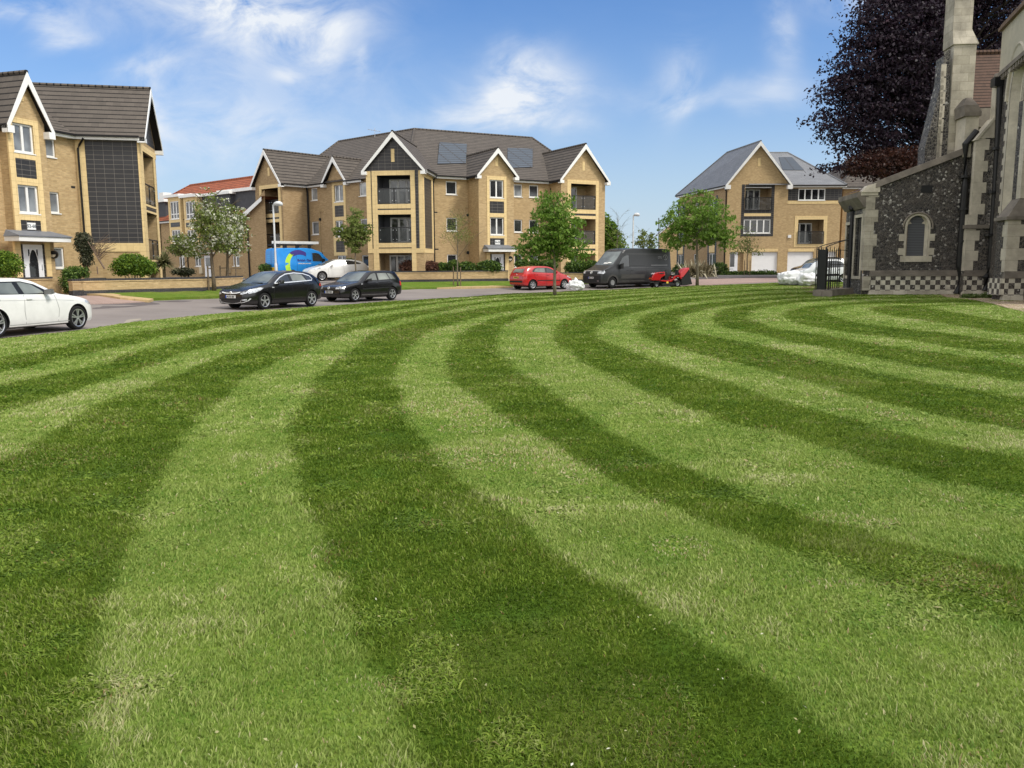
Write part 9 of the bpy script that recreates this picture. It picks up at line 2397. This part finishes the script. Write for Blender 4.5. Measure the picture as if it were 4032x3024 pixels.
# church gate railings on a stone plinth
def gate():
 D = lambda x, y: (3050 + x / 4.74, 850 + y / 4.74)
 a = at_z(*D(885, 1510), .0); Y0 = a.y
 B = thing('railings', (a.x, a.y, 0), 'black iron gate panel and spiked railings on a low stone kerb beside the church', 'railings')
 p_gate0 = at_y(*D(790, 1350), Y0 + .9); p_gate1 = at_y(*D(940, 1385), Y0 + .3)
 pl = MB()
 f1 = Fr((at_z(*D(705, 1380), .3).x, Y0 + 1.3), to=(a.x, a.y)); L1 = (Vector((a.x, a.y)) - f1.o).length
 fbox(pl, f1, 0, L1, 0, .5, -.1, .30);
 corner = A_ch.P(-.25, .55, 0)
 f2 = Fr((a.x + .12, a.y + .03), to=(corner.x, corner.y)); L2 = (corner.xy - f2.o).length
 fbox(pl, f2, 0, L2, 0, .45, -.1, .33); pl.build('stone_kerb', M['stone_dirty'], B)
 # solid sheeted gate leaf
 g0, g1 = at_y(*D(790, 1350), Y0 + .95), at_y(*D(940, 1380), Y0 + .45); ztop = at_y(*D(880, 630), Y0 + .7).z
 F = Fr((g0.x, g0.y), to=(g1.x, g1.y)); L = (g1.xy - g0.xy).length
 m = MB(); fbox(m, F, 0, L, -.02, .02, .32, ztop); m.build('gate_sheet', M['black'], B)
 m = MB(); fbox(m, F, -.02, .03, -.03, .03, .30, ztop + .05); fbox(m, F, L - .03, L + .02, -.03, .03, .30, ztop + .05); fbox(m, F, -.02, L + .02, -.032, .032, ztop - .30, ztop - .25); m.build('gate_frame', M['black'], B)
 # braces arching back to the church wall
 far = at_y(*D(1440, 425), Y0 + 5.5)
 for x in (0, L):
  m = MB(); s = F.P(x, 0, ztop); m.tube([s, s + Vector((.02, .1, .12)), s.lerp(far, .12) + Vector((0, 0, .14)), s.lerp(far, .5) + Vector((0, 0, .1)), far], .022, 6); m.build('stay_bar', M['black'], B)
 # railings running from the corner post to the church
 R0 = at_y(*D(1000, 1400), Y0 + .55); R1 = corner + Vector((-.1, .8, 0)); Rr = Fr((R0.x, R0.y), to=(R1.x, R1.y)); LR = (R1.xy - R0.xy).length
 zt1 = at_y(*D(1030, 600), Y0 + .6).z; zr1 = at_y(*D(1010, 905), Y0 + .6).z
 m = MB(); m.tube([Rr.P(0, 0, .3), Rr.P(0, 0, zr1 + .1)], .045, 8); m.build('corner_post', M['black'], B)
 m = MB(); fbox(m, Rr, 0, LR, -.012, .012, zr1 - .03, zr1); m.build('rail', M['black'], B)
 for k in range(3):
  s = .35 + k * (LR - .4) / 2.2; m = MB(); m.tube([Rr.P(s, 0, .3), Rr.P(s, 0, zr1 + .15), Rr.P(s, 0, zr1 + .28)], [.014, .014, .002], 6); m.build('railing_bar', M['black'], B)
 # second run further back with spiked tops
 S0 = Vector((F.P(L, 0, 0).x + .15, Y0 + 2.2)); S1 = Vector((S0.x + 2.0, Y0 + 4.2)); Q = Fr(S0, to=S1); LQ = (S1 - S0).length
 zt2 = at_y(*D(1110, 560), Y0 + 3).z; zm = at_y(*D(1100, 1105), Y0 + 3).z; zu = at_y(*D(1150, 632), Y0 + 3).z
 n = 12
 for k in range(n):
  s = LQ * k / (n - 1); h = zt2 - (.1 if k % 2 else 0); m = MB(); m.tube([Q.P(s, 0, .1), Q.P(s, 0, h - .12), Q.P(s, 0, h)], [.024, .024, .003], 6); m.build('railing_bar', M['black'], B)
 m = MB(); fbox(m, Q, 0, LQ, -.02, .02, zm - .06, zm + .06); m.build('rail', M['black'], B); m = MB(); fbox(m, Q, 0, LQ + 1.4, -.012, .012, zu - .02, zu + .01); m.build('rail', M['black'], B)
gate()
# gravel bed along the church foot
p = [at_z(u, v, 0.0) for u, v in [(3700, 1160), (3730, 1171), (3820, 1180), (3900, 1194), (3960, 1212), (4080, 1240), (4300, 1262)]]
q = [at_z(u, v, 0.0) for u, v in [(4300, 1205), (4050, 1180), (3940, 1165), (3850, 1155), (3760, 1152)]]
sheet('gravel_bed', M['gravel'], None, .022, 'strip of wood chip and gravel along the foot of the church', .5, pts=p + q)
# concrete slab flush with the kerb
s_ = [at_z(u, v, 0.0) for u, v in [(486, 1276), (556, 1262), (556, 1256), (500, 1262)]]
sheet('access_slab', M['kerb'], None, .022, 'pale concrete slab set in the lawn edge', 1.0, pts=s_, kind='structure')
# fallen bits on the lawn: daisies and clippings
def litter():
 rng = np.random.RandomState(77); n = 420
 y = 2.4 + 22 * rng.rand(n) ** 1.6; x = rng.uniform(-1, 1, n) * (.62 * y + .5); k = kerb_dist(x, y) < -.3; x, y = x[k], y[k]; n = len(x)
 C = np.stack([x, y, np.full(n, .022)], 1)
 me_t = rng.rand(n)
 o = leaf_obj('clippings', C, .016, L_['clip'], None, 7, flat=1.0, tint=me_t, aspect=.5)
 tag(o, 'scattered pale clippings and daisies on the lawn', 'clippings', kind='stuff')
L_['clip'] = leaf_mat('dry_clippings', [(0, (.30, .27, .12)), (.8, (.42, .42, .22)), (1, (.72, .72, .62))], .2)
litter()
# distant tree line and roofs closing the horizon
def far_wood():
 rng = np.random.RandomState(9); n = 2600; X_ = rng.uniform(-260, 300, n); Y_ = 230 + rng.rand(n) * 40
 top = 3.5 + 3.5 * vnoise(X_, Y_ * 0, 14, 5) + 1.5 * vnoise(X_, Y_ * 0, 4, 6)
 C = np.stack([X_, Y_, rng.rand(n) * top], 1); C = np.repeat(C, 8, 0) + rng.randn(n * 8, 3) * .8
 o = leaf_obj('distant_hedgerow', C, 1.1, L_['shrub'], None, 3, tint=rng.rand(len(C))); tag(o, 'low distant belt of trees along the horizon', 'trees', kind='stuff')
far_wood()
